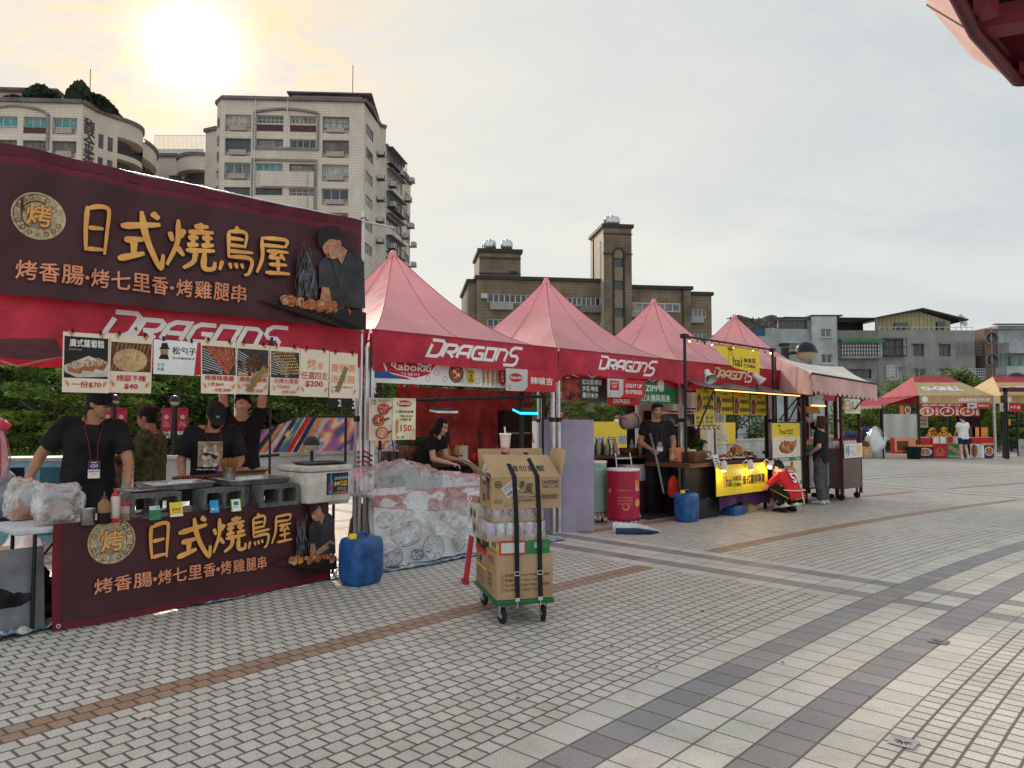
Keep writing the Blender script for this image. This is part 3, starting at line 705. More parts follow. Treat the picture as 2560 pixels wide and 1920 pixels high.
 for(u,v0,wd,dd,bk,lb)in((275,260,108,3.5,4,'left stainless water tank of the pair on the brown block\'s lift house'),(420,262,105,3.5,4,'right stainless water tank of the pair on the brown block\'s lift house'),(1283,110,125,4.0,1,'stainless water tank on top of the brown stair tower')):
  xx=x_(u);h0=Z(u,272 if u<600 else 118)+.4;L_=(x_(u+wd/2)-x_(u-wd/2))/2
  mb=MB();R=Matrix.Rotation(pi/2,3,'Y')
  mb.lathe([(0,-L_),(.5,-L_+.05),(.72,-L_+.25)]+[(.72+.02*(i%2),-L_+.3+(2*L_-.6)*i/12)for i in range(13)]+[(.72,L_-.25),(.5,L_-.05),(0,L_)],(0,0,.95),steel,18,rot=R)
  q=Matrix.Rotation(rz,3,'Z')@Vector((xx,bk,h0))+a
  tk=thing('water_tank',lb,'water tank',q,rz);mb.build('tank_body',tk)
  mb=MB();[mb.box((s_*L_*.6,0,.12),(.12,1.2,.24),m_frame)for s_ in(-1,1)];mb.build('cradle',tk)
  mb=MB();mb.lathe([(.0,.12),(.2,.1),(.22,0)],(0,0,1.68),steel,12);mb.build('hatch',tk)
 mb=MB()
 for(u,v1,v0,bk)in((205,190,262,3),(302,172,262,3),(1218,0,110,1),(1195,80,112,1)):mb.tube([(x_(u),bk,Z(u,v0)),(x_(u),bk,Z(u,v1))],.06,m_blk,5)
 mb.build('antenna',o)
blockC()
# ---- grey low houses to the right
def houses():
 YD=75.0;k_=2.9105
 def X(u):return(1800+u/k_)*.4
 def x_(u,u0,Y=YD):return(X(u)-X(u0))/740*Y
 def Z(v,Y=YD):return HZ((740+v/k_)*.4,Y)
 lg=mat('weathered_pale_blue_wall',(.36,.38,.385),rough=.85,var=.22,scale=.5,streak=.35)
 lg2=mat('weathered_white_wall',(.40,.42,.425),rough=.85,var=.2,scale=.6,streak=.25)
 gy=mat('stained_grey_render',(.22,.22,.20),rough=.9,var=.2,scale=.5,streak=.45)
 gy2=mat('pale_grey_render',(.27,.27,.25),rough=.9,var=.15,scale=.5,streak=.35)
 tin=mat('yellow_corrugated_metal',(.42,.37,.22),rough=.6,var=.12,lines=(0,.42,.25,.55),streak=.15)
 dk=mat('dark_roof_sheet',(.05,.05,.052),rough=.6);grn=mat('green_awning',(.03,.22,.10),rough=.5);blu=mat('blue_sheet',(.03,.10,.16),rough=.6)
 def grille(o,x0,x1,z0,z1,y,n=14,m=m_framew,rows=4,name='window_cage'):
  mb=MB()
  for i in range(n+1):xx=x0+(x1-x0)*i/n;mb.bb(xx-.02,xx+.02,y-.52,y-.48,z0,z1,m)
  for j in range(rows+1):zz=z0+(z1-z0)*j/rows;mb.bb(x0,x1,y-.54,y-.5,zz-.02,zz+.02,m);mb.bb(x0-.02,x0+.02,y-.5,y,zz-.02,zz+.02,m);mb.bb(x1-.02,x1+.02,y-.5,y,zz-.02,zz+.02,m)
  mb.build(name,o)
 def house(u0,u1,v,label,m,Y=YD,depth=9,name='house'):
  a=P(X(u0),0,Y).xy.to_3d();W_=(X(u1)-X(u0))/740*Y
  return thing(name,label,'building',a,0),W_,Z(v,Y)
 def body(o,W_,H,ops,m,depth=9,x0=0,nm='walls',y=0):
  mb=MB();facade(mb,W_,0,H,ops,m,x0=x0,dep=.3,y=y)
  mb.quad((x0,depth,0),(x0,y,0),(x0,y,H),(x0,depth,H),m);mb.quad((x0+W_,y,0),(x0+W_,depth,0),(x0+W_,depth,H),(x0+W_,y,H),m)
  mb.quad((x0,y,H),(x0+W_,y,H),(x0+W_,depth,H),(x0,depth,H),dk);return mb.build(nm,o)
 o,W_,H=house(60,665,240,'pale weathered low house with a netted roof terrace, farthest left of the low row',lg)
 X1=lambda u:x_(u,60)
 ops=[(X1(435),X1(650),Z(240),Z(175)),(X1(490),X1(660),Z(520),Z(370))]
 H1=Z(168);mb=MB();facade(mb,W_-X1(430),0,H1,ops,lg,x0=X1(430),dep=.5);mb.quad((X1(430),9,0),(X1(430),0,0),(X1(430),0,H1),(X1(430),9,H1),lg);mb.bb(X1(425),W_,-.3,9,H1,H1+.15,dk);mb.build('right_walls',o)
 body(o,X1(430),H,[],lg,nm='left_walls')
 window(o,X1(437),X1(648),Z(238),Z(177),m_glassd,m_frame,7,dep=.5)
 mb=MB();mb.bb(X1(435),X1(655),-1.0,0,Z(350),Z(335),lg2);mb.bb(X1(435),X1(490),-.9,0,Z(368),Z(350),m_blk);mb.build('canopy_slab',o)
 mb=MB();mb.bb(X1(180),X1(335),-.05,.2,H-.02-.7,H+.05,blu);mb.build('blue_sheet',o)
 nt=mat('brown_netting',(.13,.115,.10),rough=.9,var=.5,scale=2);mb=MB()
 mb.sheet(lambda u,v:(X1(85)+(X1(425)-X1(85))*u,-.1+.25*noise.noise(Vector((u*6,v*2,0))),H+.05+(Z(160)-H)*v+.25*sin(u*9)*v),30,6,nt)
 for i in range(9):xx=X1(85)+(X1(420)-X1(85))*i/8;mb.bb(xx-.04,xx+.04,.0,.1,H,Z(152),m_blk)
 mb.tube([(X1(60),.1,Z(165)),(X1(160),.1,Z(150)),(X1(260),.1,Z(168)),(X1(420),.1,Z(155))],.05,m_blk,4);mb.build('netting',o)
 o,W_,H=house(667,850,150,'narrow white washed house with two small windows, between the netted and the yellow gabled house',lg2)
 q=[(x_(735,667),x_(808,667),Z(300),Z(243)),(x_(735,667),x_(812,667),Z(490),Z(425))]
 body(o,W_,H,q,lg2,x0=0,y=-.4)
 for r in q:window(o,r[0],r[1],r[2],r[3],m_glass,m_framew,2,y=-.4,dep=.3);
 mb=MB()
 for r in q:mb.bb(r[0]-.15,r[1]+.15,-.6,-.4,r[2]-.15,r[2],lg2)
 mb.bb(-.1,W_+.6,-.5,8,H,H+.12,dk);mb.build('sills',o)
 o,W_,H=house(852,1868,250,'long stained grey house with yellow corrugated gable, green awning and caged windows',gy)
 X3=lambda u:x_(u,852)
 ops=[(X3(885),X3(1165),Z(440),Z(345)),(X3(950),X3(1105),Z(600),Z(535)),(X3(1195),X3(1345),Z(430),Z(315)),(X3(1205),X3(1355),Z(612),Z(512)),(X3(1415),X3(1495),Z(440),Z(350)),(X3(1425),X3(1500),Z(600),Z(530)),(X3(1605),X3(1690),Z(440),Z(355)),(X3(1620),X3(1700),Z(605),Z(530))]
 body(o,W_-X3(1160),H,ops,gy2,x0=X3(1160));body(o,X3(1158),H,ops[:2],gy,nm='left_walls')
 for i,r in enumerate(ops):window(o,r[0],r[1],r[2],r[3],m_glassd if i not in(3,)else m_curt,m_framew if i in(3,5)else m_frame,3 if i<4 else 2,dep=.3)
 grille(o,X3(885),X3(1165),Z(445),Z(340),0,14);grille(o,X3(1200),X3(1260),Z(612),Z(508),0,7);grille(o,X3(1740),X3(1935),Z(605),Z(530),.5,12);grille(o,X3(1730),X3(1890),Z(435),Z(340),0,10,m_frame)
 grille(o,X3(1195),X3(1350),Z(435),Z(310),0,4,m_blk,2)
 mb=MB();mb.quad((X3(870),-1.0,Z(333)),(X3(1180),-1.0,Z(338)),(X3(1180),0,Z(310)),(X3(870),0,Z(310)),grn);mb.bb(X3(870),X3(1180),-1.03,-1.0,Z(338),Z(330),grn);mb.build('green_awning',o)
 mb=MB();mb.bb(X3(870),X3(1165),-.6,0,Z(458),Z(445),gy);mb.bb(X3(1190),X3(1350),-.6,0,Z(440),Z(432),dk)
 mb.build('balcony_slab',o)
 for(u0,u1,v)in((1405,1500,345),(1600,1695,345),(1415,1500,525),(1190,1350,308),(945,1110,528),(1600,1700,527)):mb=MB();mb.quad((X3(u0),-.7,Z(v+8)),(X3(u1),-.7,Z(v+8)),(X3(u1),0,Z(v-4)),(X3(u0),0,Z(v-4)),m_trimA);mb.build('window_hood',o)
 mb=MB();gx0,gx1,gp=X3(1165),X3(1715),X3(1485);zb,ze0,ze1,zp=H,Z(160),Z(178),Z(105)
 xs=[gx0+(gx1-gx0)*i/60 for i in range(61)]
 def gz(x):return ze0+(zp-ze0)*(x-gx0)/(gp-gx0)if x<gp else zp+(ze1-zp)*(x-gp)/(gx1-gp)
 for i in range(60):
  y0,y1=(.6,.52)if i%2 else(.52,.6)
  mb.quad((xs[i],y0,zb),(xs[i+1],y1,zb),(xs[i+1],y1,gz(xs[i+1])),(xs[i],y0,gz(xs[i])),tin)
 mb.bb(X3(1300),X3(1400),.35,.56,Z(236),Z(190),m_glassd);mb.bb(X3(1612),X3(1672),.35,.56,Z(236),Z(184),m_glassd);mb.build('gable_wall',o)
 mb=MB()
 for(xa,za,xb,zb_)in((X3(1150),Z(165),gp,zp+.1),(gp,zp+.1,X3(1815),Z(180))):
  mb.add([(xa,-.3,za),(xb,-.3,zb_),(xb,8,zb_),(xa,8,za),(xa,-.3,za+.14),(xb,-.3,zb_+.14),(xb,8,zb_+.14),(xa,8,za+.14)],[(0,1,2,3),(4,5,6,7),(0,1,5,4),(1,2,6,5),(3,0,4,7)],dk)
 mb.build('gable_roof',o)
 mb=MB();mb.quad((X3(500),1,Z(140)),(X3(1165),-.2,Z(160)),(X3(1165),7,Z(150)),(X3(620),7,Z(128)),mat('pale_roof_sheet',(.40,.42,.36)));mb.bb(X3(930),X3(1158),3,3.1,H,Z(160),mat('terrace_dark',(.05,.048,.045)));mb.bb(X3(852),X3(862),-.1,.1,H,Z(150),gy);mb.bb(X3(1145),X3(1160),-.1,.1,H,Z(158),gy);mb.bb(X3(862),X3(930),3,3.1,H,Z(205),m_trimA);mb.build('terrace_roof',o)
 mb=MB();mb.tube([(X3(1165),-.05,H+.35),(X3(1860),-.05,H+.3)],.03,m_framew,4);[mb.bb(X3(u)-.02,X3(u)+.02,-.07,-.03,H,H+.35,m_framew)for u in range(1170,1860,40)];mb.build('terrace_rail',o)
 dsh=thing('satellite_dish','white satellite dish on the grey house roof edge','satellite dish',o.location+Vector((X3(1795),.5,H)),0)
 mb=MB();mb.lathe([(0,0),(.35,.05),(.7,.2)],(0,0,1.0),m_acu,20,rot=Matrix.Rotation(radians(70),3,'X')@Matrix.Rotation(.5,3,'Y'));mb.build('dish',dsh);mb=MB();mb.tube([(0,0,0),(0,.1,1)],.04,m_frame,5);mb.build('mast',dsh)
 o,W_,H=house(1940,2330,240,'low house at far right with a brown pier pierced by round windows',lg)
 X5=lambda u:x_(u,1940)
 bw=mat('brown_pier_render',(.19,.125,.10),rough=.85,var=.2,streak=.3)
 mb=MB();mb.bb(0,X5(2036),0,6,0,Z(238),bw)
 for v in(308,467):mb.lathe([(.62,0),(.62,.12),(.5,.12),(.5,.02),(0,.02)],(X5(1988),0,Z(v)),m_glassd,20,rot=Matrix.Rotation(pi/2,3,'X'));mb.lathe([(.68,-.01),(.68,.14),(.6,.14),(.6,0)],(X5(1988),0,Z(v)),m_trimA,20,rot=Matrix.Rotation(pi/2,3,'X'))
 mb.bb(X5(1982),X5(1994),-.04,0,Z(600),Z(230),m_trimA);mb.build('pier',o)
 body(o,7,Z(215),[(1.0,6.5,Z(335),Z(240)),(.5,2.6,Z(515),Z(435)),(3.3,6.6,Z(505),Z(425))],lg,x0=X5(2037),nm='walls')
 window(o,X5(2037)+.5,X5(2037)+2.6,Z(515),Z(435),m_glassg,m_framew,2,dep=.3);window(o,X5(2037)+3.3,X5(2037)+6.6,Z(505),Z(425),m_glassd,m_framew,2,dep=.3)
 mb=MB();mb.bb(X5(2040),X5(2330),-1.6,0,Z(425),Z(345),lg2);mb.bb(X5(2010),X5(2330),-1.8,0,Z(580),Z(520),lg2);mb.bb(X5(2000),X5(2330),-.5,0,Z(212),Z(205),dk);mb.build('balcony',o)
 o,W_,H=house(1870,1938,300,'small set back house between the grey house and the brown pier',lg,Y=82)
 body(o,6.5,Z(300,82),[],bw);mb=MB();mb.bb(-.5,6,-.6,3,Z(300,82),Z(285,82),dk);mb.bb(.2,5.5,-.5,0,Z(440,82),Z(380,82),lg2);mb.build('roof_edge',o)
houses()
# ------------------------------------------------------------ planting behind the row
lf=[mat('leaf_bright',(.20,.28,.045),rough=.6,var=.4,scale=1.5,transl=.35),mat('leaf_mid',(.11,.20,.035),rough=.6,var=.4,scale=1.5,transl=.3),mat('leaf_dark',(.022,.05,.014),rough=.65,var=.4,scale=1.5,transl=.2)]
m_bark=mat('tree_bark',(.10,.075,.055),rough=.9,var=.4,scale=6,bump=.5)
def crown(rnd,R_,H_,n,size,layered=False,mats=lf,wts=(3,4,3),zb=.9):
 mb=MB();cl=[]
 for i in range(26):
  a=rnd.uniform(0,2*pi);rr=R_*sqrt(rnd.random())*.85;h=zb+(H_-zb)*rnd.random()
  rr*=(1-.55*((h-zb)/(H_-zb))**2);cl.append((rr*cos(a),rr*sin(a),h,rnd.uniform(.22,.42)*R_*.8,rnd.choices((0,1,2),wts)[0]))
 for i in range(n):
  c=rnd.choice(cl);u=Vector((rnd.gauss(0,1),rnd.gauss(0,1),rnd.gauss(0,1))).normalized()*(rnd.random()**.4)*c[3]
  if layered:u.z*=.28;u.x*=1.5;u.y*=1.5
  p=Vector(c[:3])+u;d=Vector((rnd.gauss(0,1),rnd.gauss(0,1),rnd.gauss(0,.5))).normalized();e=d.orthogonal().normalized()
  e=(Matrix.Rotation(rnd.uniform(0,pi*2),3,d)@e);s=size*rnd.uniform(.6,1.35)
  k=c[4]if rnd.random()<.75 else rnd.choice((0,1,2))
  mb.add([p-e*s*.42,p-d*s+e*0,p+e*s*.42,p+d*s],[(0,1,2,3)],mats[k])
 return mb
def make_tree(seed,label,R_,H_,n,size,loc,group,layered=False,wts=(3,4,3),name='broadleaf_tree',zb=.25,cat='tree'):
 rnd=random.Random(seed);t=thing(name,label,cat,loc,rnd.uniform(0,6),group)
 crown(rnd,R_,H_,n,size,layered,wts=wts,zb=zb).build('crown',t)
 mb=MB();mb.tube([(0,0,-.3),(.05,.02,H_*.35),(0,.05,H_*.8)],[.10,.07,.02],m_bark,7)
 for k in range(6):
  a=k*1.1+rnd.random();z0=H_*rnd.uniform(.25,.5);mb.tube([(0,0,z0),(R_*.35*cos(a),R_*.35*sin(a),z0+H_*.18),(R_*.7*cos(a),R_*.7*sin(a),z0+H_*.28)],[.045,.03,.01],m_bark,5)
 mb.build('trunk',t);return t
GTR='bushy trees beyond the low wall behind the stalls'
protos=[make_tree(11,'',2.2,4.0,6500,.085,(0,0,0),GTR,wts=(2,4,4)),make_tree(12,'',2.3,3.5,6500,.09,(0,0,0),GTR,wts=(3,4,2)),make_tree(13,'',2.0,3.2,6500,.075,(0,0,0),GTR,layered=True,wts=(6,3,1))]
rnd=random.Random(4)
spots=[]
for i,(px,Y,s,k)in enumerate([(-10,23,1.05,0),(38,26,1.35,0),(52,20.5,1.0,2),(105,19.5,.95,2),(95,27,1.3,1),(150,24,1.15,0),(190,22,1.0,1),(215,28,1.35,0),(245,23,1.05,1),(280,22.5,1.0,2),(300,29,1.3,0),(335,25,1.1,0),(372,27,1.15,2),(410,31,1.3,1),(455,33,1.2,0),(500,34,1.2,1),(545,36,1.15,0),(590,33,.78,2),(625,36,.85,1),(665,35,.8,0),(700,37,.85,1),(735,38,.85,0),(60,33,1.6,1),(170,33,1.55,1),(255,34,1.5,0),(340,35,1.4,1),(-60,30,1.5,0),(-40,24,1.1,1)]):
 spots.append((px,Y,s,k))
left_n=len(spots)
for(px,Y,s,k)in[(862,43,1.1,1),(885,40,.98,2),(905,44,1.15,0),(925,42,1.22,1),(948,44,1.3,1),(965,43,1.28,0),(985,45,1.2,1),(1003,44,1.12,0),(1024,42,1.1,1),(1045,42,1.1,0),(850,39,.75,2),(872,38,.72,1),(897,37,.72,0),(940,39,.8,1),(975,39,.8,0),(1010,39,.8,2)]:spots.append((px,Y,s,k))
used=set();tpl=['dark bushy tree','mid green rounded tree','bright green feathery tree']
for i,(px,Y,s,k)in enumerate(spots):
 g_=GTR if i<left_n else 'bushy trees behind the far grill tents'
 where=('seen behind the grill stall\'s cooks' if px<300 else 'seen through the stalls in the middle' if px<600 else 'beyond the yellow panels')if i<left_n else 'behind the far tents, in front of the grey houses'
 lb=f'{tpl[k]} beyond the low wall, {where}' if i<left_n else f'{tpl[k]} {where}'
 q=P(px,0,Y).xy.to_3d();s*=1 if i<left_n else .84
 if k not in used:
  used.add(k);t=protos[k];t.location=q;t.scale=(s*1.05,s*1.05,s);t['label']=lb;t['group']=g_
 else:dup(protos[k],q,rnd.uniform(0,6),lb,g_,scale=(s*1.05,s*1.05,s))
# roof terrace shrubs of the far left block
RG='shrubs on the roof terrace of the far left block'
Rq=Matrix.Rotation(oA.rotation_euler[2],3,'Z')
sp=None
for i,(u,Y,r_,h_,lb)in enumerate([(290,94,2.0,3.2,'round shrub left of the tall cone shrub on the roof terrace'),(425,94.5,1.4,2.6,'small round shrub just left of the cone shrub on the roof'),(695,94,1.7,3.7,'tall cone shaped shrub at the corner of the roof terrace'),(870,95.5,1.8,2.6,'reddish spreading shrub right of the cone shrub on the roof'),(960,97,1.6,2.4,'low green shrub on the receding roof edge'),(40,94,1.6,1.8,'low shrub at the far left roof edge'),(1060,99,1.2,1.7,'small shrub trailing over the receding roof edge')]):
 q=P(u/3.95*.4,0,Y).xy.to_3d()+Vector((0,0,HA+.3))
 if sp is None:
  t=thing('roof_shrub',lb,'shrub',q,0,RG);r2=random.Random(5);mb=MB()
  for j in range(2600):
   v=Vector((r2.gauss(0,1),r2.gauss(0,1),r2.gauss(0,1))).normalized()*r2.random()**.35;v.z=abs(v.z)*.9+.06;d=Vector((r2.gauss(0,1),r2.gauss(0,1),r2.gauss(0,1))).normalized();e=d.orthogonal();s=.13*r2.uniform(.6,1.4)
   v.x*=(1.1-.25*v.z);v.y*=(1.1-.25*v.z);v.x+=.15*noise.noise(v*3)
   mb.add([v-e*s*.5,v-d*s,v+e*s*.5,v+d*s],[(0,1,2,3)],[m_leafd,lf[2],mat('leaf_reddish',(.09,.045,.02),transl=.2)][(j%5==0)+(j%11==0)])
  mb.build('foliage',t);mb=MB();mb.tube([(0,0,-.05),(0,0,.8)],.04,m_bark,5);mb.build('stem',t);sp=t;t.scale=(r_,r_,h_)
 else:dup(sp,q,i*1.3,lb,RG,scale=(r_,r_,h_))
# ---- low wall, mural banner and yellow banners on it
m_conc=mat('pale_concrete',(.48,.47,.43),rough=.85,var=.15,scale=2,streak=.25)
VB=9.3
o=thing('low_wall','long low pale concrete wall with a planted edge behind the stalls','wall',ROW(-4,VB),RANG)
mb=MB();mb.bb(0,60,0,.35,0,.72,m_conc);mb.build('wall',o);mb=MB();mb.bb(-.03,60,-.05,.4,.722,.79,m_conc);mb.build('coping',o)
o=thing('steel_railing','dark steel railing on the low wall, glimpsed past the purple board','railing',ROW(1.5,VB+.3,.79),RANG)
mb=MB();[mb.bb(i*1.5-.02,i*1.5+.02,-.02,.02,0,.85,m_blk)for i in range(30)]
for z in(.2,.5,.85):mb.tube([(0,0,z),(44,0,z)],.015,m_blk,5)
mb.build('rails',o)
def mural_mat(name,stops,sc_=.55,dist=2.2,rot=.6):
 m=bpy.data.materials.new(name);m.use_nodes=True;T=NT(m.node_tree);ob=T.node('ShaderNodeTexCoord').outputs['Object']
 n=T.noise(T.mapping(ob,scale=(.55,1,1.0),rot=(0,rot,0)),sc_,2,.5,dist,out=0)
 wv=T.node('ShaderNodeTexWave');T.put(wv.inputs['Vector'],T.mapping(ob,rot=(0,-.75,0)));wv.inputs['Scale'].default_value=.8;wv.inputs['Distortion'].default_value=2.5
 f=T.m('FRACT',T.m('ADD',T.m('MULTIPLY',n,2.2),T.m('MULTIPLY',wv.outputs['Fac'],.35)))
 T.put(T.n['Principled BSDF'].inputs['Base Color'],T.ramp(f,stops));T.n['Principled BSDF'].inputs['Roughness'].default_value=.6;return m
mm=mural_mat('mural_print',[(0,(.05,.02,.15)),(.12,(.30,.10,.35)),(.25,(.55,.15,.10)),(.36,(.75,.40,.15)),(.48,(.70,.52,.45)),(.58,(.10,.22,.50)),(.68,(.55,.30,.55)),(.80,(.65,.20,.35)),(.92,(.02,.12,.16))])
def wall_banner(label,px0,px1,z0,z1,base,deco=None,v=VB-.08):
 def t_of(px):
  d=ray(px,400);n=RN;s=(T0+RN*v).dot(n)/d.dot(n);p=d*s;return(p-T0).dot(RD)
 t0,t1=t_of(px0),t_of(px1);L_=t1-t0
 o=thing('printed_banner',label,'banner',ROW(t0/3,v),RANG)
 pr=Print(.004);pr.base(0,z0,L_,z1,base,nx=24,nz=3)
 if deco:deco(pr,L_,z0,z1)
 cut=(lambda x:min(1,.52+.55*x/1.3))if 'mural' in label else(lambda x:1)
 pr.warp(lambda x,y,z:(x,y+.015*sin(x*4)*(1-(z-z0)/(z1-z0)),z0+(z-z0)*cut(x)));pr.build('sheet',o);return o
m_yel=mat('banner_yellow',(.80,.55,.05),rough=.5,var=.06);m_red=mat('print_red',(.50,.02,.03),rough=.5,var=.1);m_blue=mat('print_blue',(.02,.10,.35),rough=.5,var=.1)
m_cream=mat('print_cream',(.78,.66,.52),rough=.55,var=.04);m_navy=mat('print_navy',(.02,.04,.10),rough=.5);m_orange=mat('print_orange',(.70,.22,.05),rough=.5,var=.15);m_green=mat('print_green',(.02,.20,.08),rough=.5,var=.1)
stripes=[mat('stripe_teal',(.02,.22,.24)),m_red,mat('stripe_dark',(.02,.03,.06)),m_orange,mat('stripe_pale',(.50,.45,.42)),m_navy]
def deco1(pr,L_,z0,z1):
 for i in range(11):
  x=-.3+i*.16;pr.poly([(max(0,x),z0),(x+.12,z0),(x+.62,z1),(x+.50,z1)],stripes[i%6])if x>=0 else None
def slope(pr,L_,z0,z1):deco1(pr,L_,z0,z1)
wall_banner('large swirling multicoloured mural banner on the low wall behind the cooks',252,440,.80,1.60,mm,slope)
def ytext(words):
 def f(pr,L_,z0,z1):
  if words:pr.text(words,(L_*.1,z0+.1,L_*.9,z0+.42),m_white,.04);pr.text(words,(L_*.1+.01,z0+.1,L_*.9+.01,z0+.42),m_blue,.01)
 return f
wall_banner('yellow banner on the low wall right of the purple board',560,634,.62,1.52,m_yel,ytext('歡樂嘉年華'))
wall_banner('yellow banner on the low wall behind the man in black',640,735,.62,1.50,m_yel,ytext('味全龍'))
wall_banner('yellow and white banner on the low wall behind the woman in black',444,556,.62,1.5,mat('banner_pale_yellow',(.78,.62,.30)),lambda pr,L_,z0,z1:(pr.disc(L_*.78,z0+.5,.42,m_white),pr.disc(L_*.8,z0+.5,.28,m_orange)))
# ---- lamps and player banners
m_lampb=mat('lamp_black',(.018,.018,.028),rough=.35);m_lampw=mat('lamp_globe_glass',(.62,.55,.38),rough=.3,var=.05,transl=.3)
def lamp(px,py,Y,r,label,flags=(),group=None,arm=0):
 q=P(px,py,Y);o=thing('street_lamp',label,'street lamp',(q.x,q.y,0),0,group);h=q.z
 mb=MB();mb.tube([(-arm,0,0),(-arm,0,h-(0 if arm else r*.9))],.05 if r>.2 else .04,m_lampb,10)
 if arm:mb.tube([(-arm,0,h-.05),(-r*.8,0,h)],.04,m_lampb,8);mb.bb(-arm-.07,-arm+.07,-.07,.07,h-.3,h+.1,m_lampb)
 mb.build('pole',o)
 mb=MB();mb.lathe([(r*sin(pi*i/16),-r*cos(pi*i/16))for i in range(9)],(0,0,h),m_lampw,20);mb.build('globe',o)
 mb=MB();mb.lathe([(r*1.14,-.02),(r*1.12,.02)]+[(r*1.04*cos(pi*i/16),r*1.04*sin(pi*i/16)+.01)for i in range(9)],(0,0,h),m_lampb,20);mb.build('shade',o)
 for(dx,w_,z0,z1,word,num)in flags:
  pr=Print(.004);pr.base(dx-w_/2,z0,dx+w_/2,z1,mat('flag_crimson',(.33,.02,.05),var=.3,scale=8))
  pr.disc(dx,z1-(z1-z0)*.3,w_*.22,mat('flag_skin',(.50,.28,.22)));pr.poly([(dx-w_*.38,z0+.26),(dx+w_*.38,z0+.26),(dx+w_*.25,z0+(z1-z0)*.58),(dx-w_*.25,z0+(z1-z0)*.58)],mat('flag_jersey',(.55,.10,.12),var=.5,scale=12))
  pr.rect(dx-w_/2,z0,dx+w_/2,z0+.17,m_black);pr.text(word,(dx-w_*.42,z0+.085,dx+w_*.42,z0+.165),m_white,.03);pr.text(num,(dx-w_*.0,z0+.012,dx+w_*.42,z0+.075),m_white,.03)
  pr.build('flag',o)
 return o
LG='lamp posts with player flags behind the stalls'
lamp(114.5,400,16.2,.105,'globe lamp post with crimson player flags, half hidden behind the man in the cap',[(-.14,.24,1.13,1.81,'張政禹','25'),(.16,.24,1.13,1.81,'李凱威','57')],LG)
lamp(175,401,16.2,.105,'globe lamp post with crimson player flags right of the woman in green',[(-.175,.24,1.13,1.81,'郭少宇','67'),(.175,.24,1.13,1.81,'郭天信','2')],LG)
lamp(312,444,17.0,.17,'low dark globe lamp in front of the mural banner',[])
lamp(806,352,17.5,.235,'large black capped globe lamp above the cart roof',[],arm=.5)
lamp(1016,384,33,.5,'dark domed lamp peeking over the far right tent',[])
def hang_flag(px0,px1,py0,py1,Y,label,lines):
 a,b=P(px0,py1,Y),P(px1,py0,Y);o=thing('player_flag',label,'flag',(a.x,a.y,a.z),0);w_,h=b.x-a.x,b.z-a.z
 pr=Print(.003);pr.base(0,0,w_,h,m_black);pr.poly([(0,h*.5),(w_*.5,h),(0,h)],mat('flag_crimson',()))
 for(t_,bx)in lines:pr.text(t_,(bx[0]*w_,bx[1]*h,bx[2]*w_,bx[3]*h),m_white,.03)
 pr.build('sheet',o);mb=MB();mb.tube([(w_+.04,.03,-1.2),(w_+.04,.03,h+.2)],.03,m_lampb,6);mb.build('pole',o)
hang_flag(362,378,376,414,13.5,'black hanging flag with white name and number 5, right of the silver tent posts',[('伊漾',(.08,.52,.92,.85)),('5',(.35,.08,.8,.45))])
hang_flag(329,344,388,408,16,'small black flag with number 2 seen behind the price sheets',[('郭天信',(.06,.5,.94,.85)),('2',(.6,.08,.85,.42))])
hang_flag(348,362,382,412,14.5,'black flag partly hidden by the tent post',[('郭嚴文',(.06,.5,.94,.8)),('35',(.3,.1,.9,.45))])
# ---- red steel canopy corner overhead at the right
def canopy():
 zi,zo=4.3,4.72
 pI=[G(938,-40,zi),G(958.3,0,zi),G(975,33,zi),G(1017.4,81.4,zi),G(1110,76,zi),G(1150,-60,zi)]
 pO=[G(905,-40,zo),G(927.3,4.5,zo),G(972.6,58.3,zo),G(1017.9,83.4,zi+.04)]
 b=pI[3];o=thing('steel_canopy','red steel canopy corner with a pale fascia overhead at top right','canopy',(b.x,b.y,0));off=Vector((b.x,b.y,0))
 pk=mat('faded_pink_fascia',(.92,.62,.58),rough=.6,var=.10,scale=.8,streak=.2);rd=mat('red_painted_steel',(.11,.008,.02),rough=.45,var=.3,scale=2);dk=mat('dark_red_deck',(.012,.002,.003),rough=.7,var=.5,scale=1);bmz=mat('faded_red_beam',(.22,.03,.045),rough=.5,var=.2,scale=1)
 mb=MB();I=[p-off for p in pI];O=[p-off for p in pO]
 mb.add([O[0],O[1],I[2],I[1],I[0]],[(0,1,2,3,4)],pk);mb.add([O[1],O[2],O[3],I[3],I[2]],[(0,1,2,3,4)],pk)
 mb.add([O[0]+Vector((0,0,.05)),O[1]+Vector((0,0,.05)),O[2]+Vector((0,0,.05)),O[3]+Vector((0,0,.05)),I[4]+Vector((0,0,.4)),I[5]+Vector((0,0,.4))],[(0,1,2,3,4,5)],rd);mb.build('fascia',o)
 mb=MB();mb.tube([p+Vector((0,0,-.0))for p in I[:5]],.045,rd,6);mb.tube([O[1],I[2]],.012,rd,5);mb.build('edge_rail',o)
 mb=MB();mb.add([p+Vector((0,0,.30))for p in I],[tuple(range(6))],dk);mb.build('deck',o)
 for(a,c,w_)in(((981,24),(1060,10),.20),((1016,68),(1075,60),.16),((981,-2),(991,8),.1)):
  p,q=G(*a,4.42)-off,G(*c,4.42)-off;d=(q-p);an=atan2(d.y,d.x);mb=MB();mb.box((p+q)/2,(d.length,w_,.16),bmz,rz=an);mb.build('beam',o)
 mb=MB();p,q=G(985,30,4.42)-off,G(1006,55,4.42)-off;mb.tube([p,q],.03,rd,5);mb.build('brace',o)
 mb=MB();x,y=I[4].x+1.2,I[4].y-1.0;mb.tube([(x,y,0),(x,y,4.5)],.14,rd,12);mb.tube([I[3]+Vector((.2,-.2,.12)),(x,y,4.4)],.08,rd,8);mb.build('column',o)
canopy()
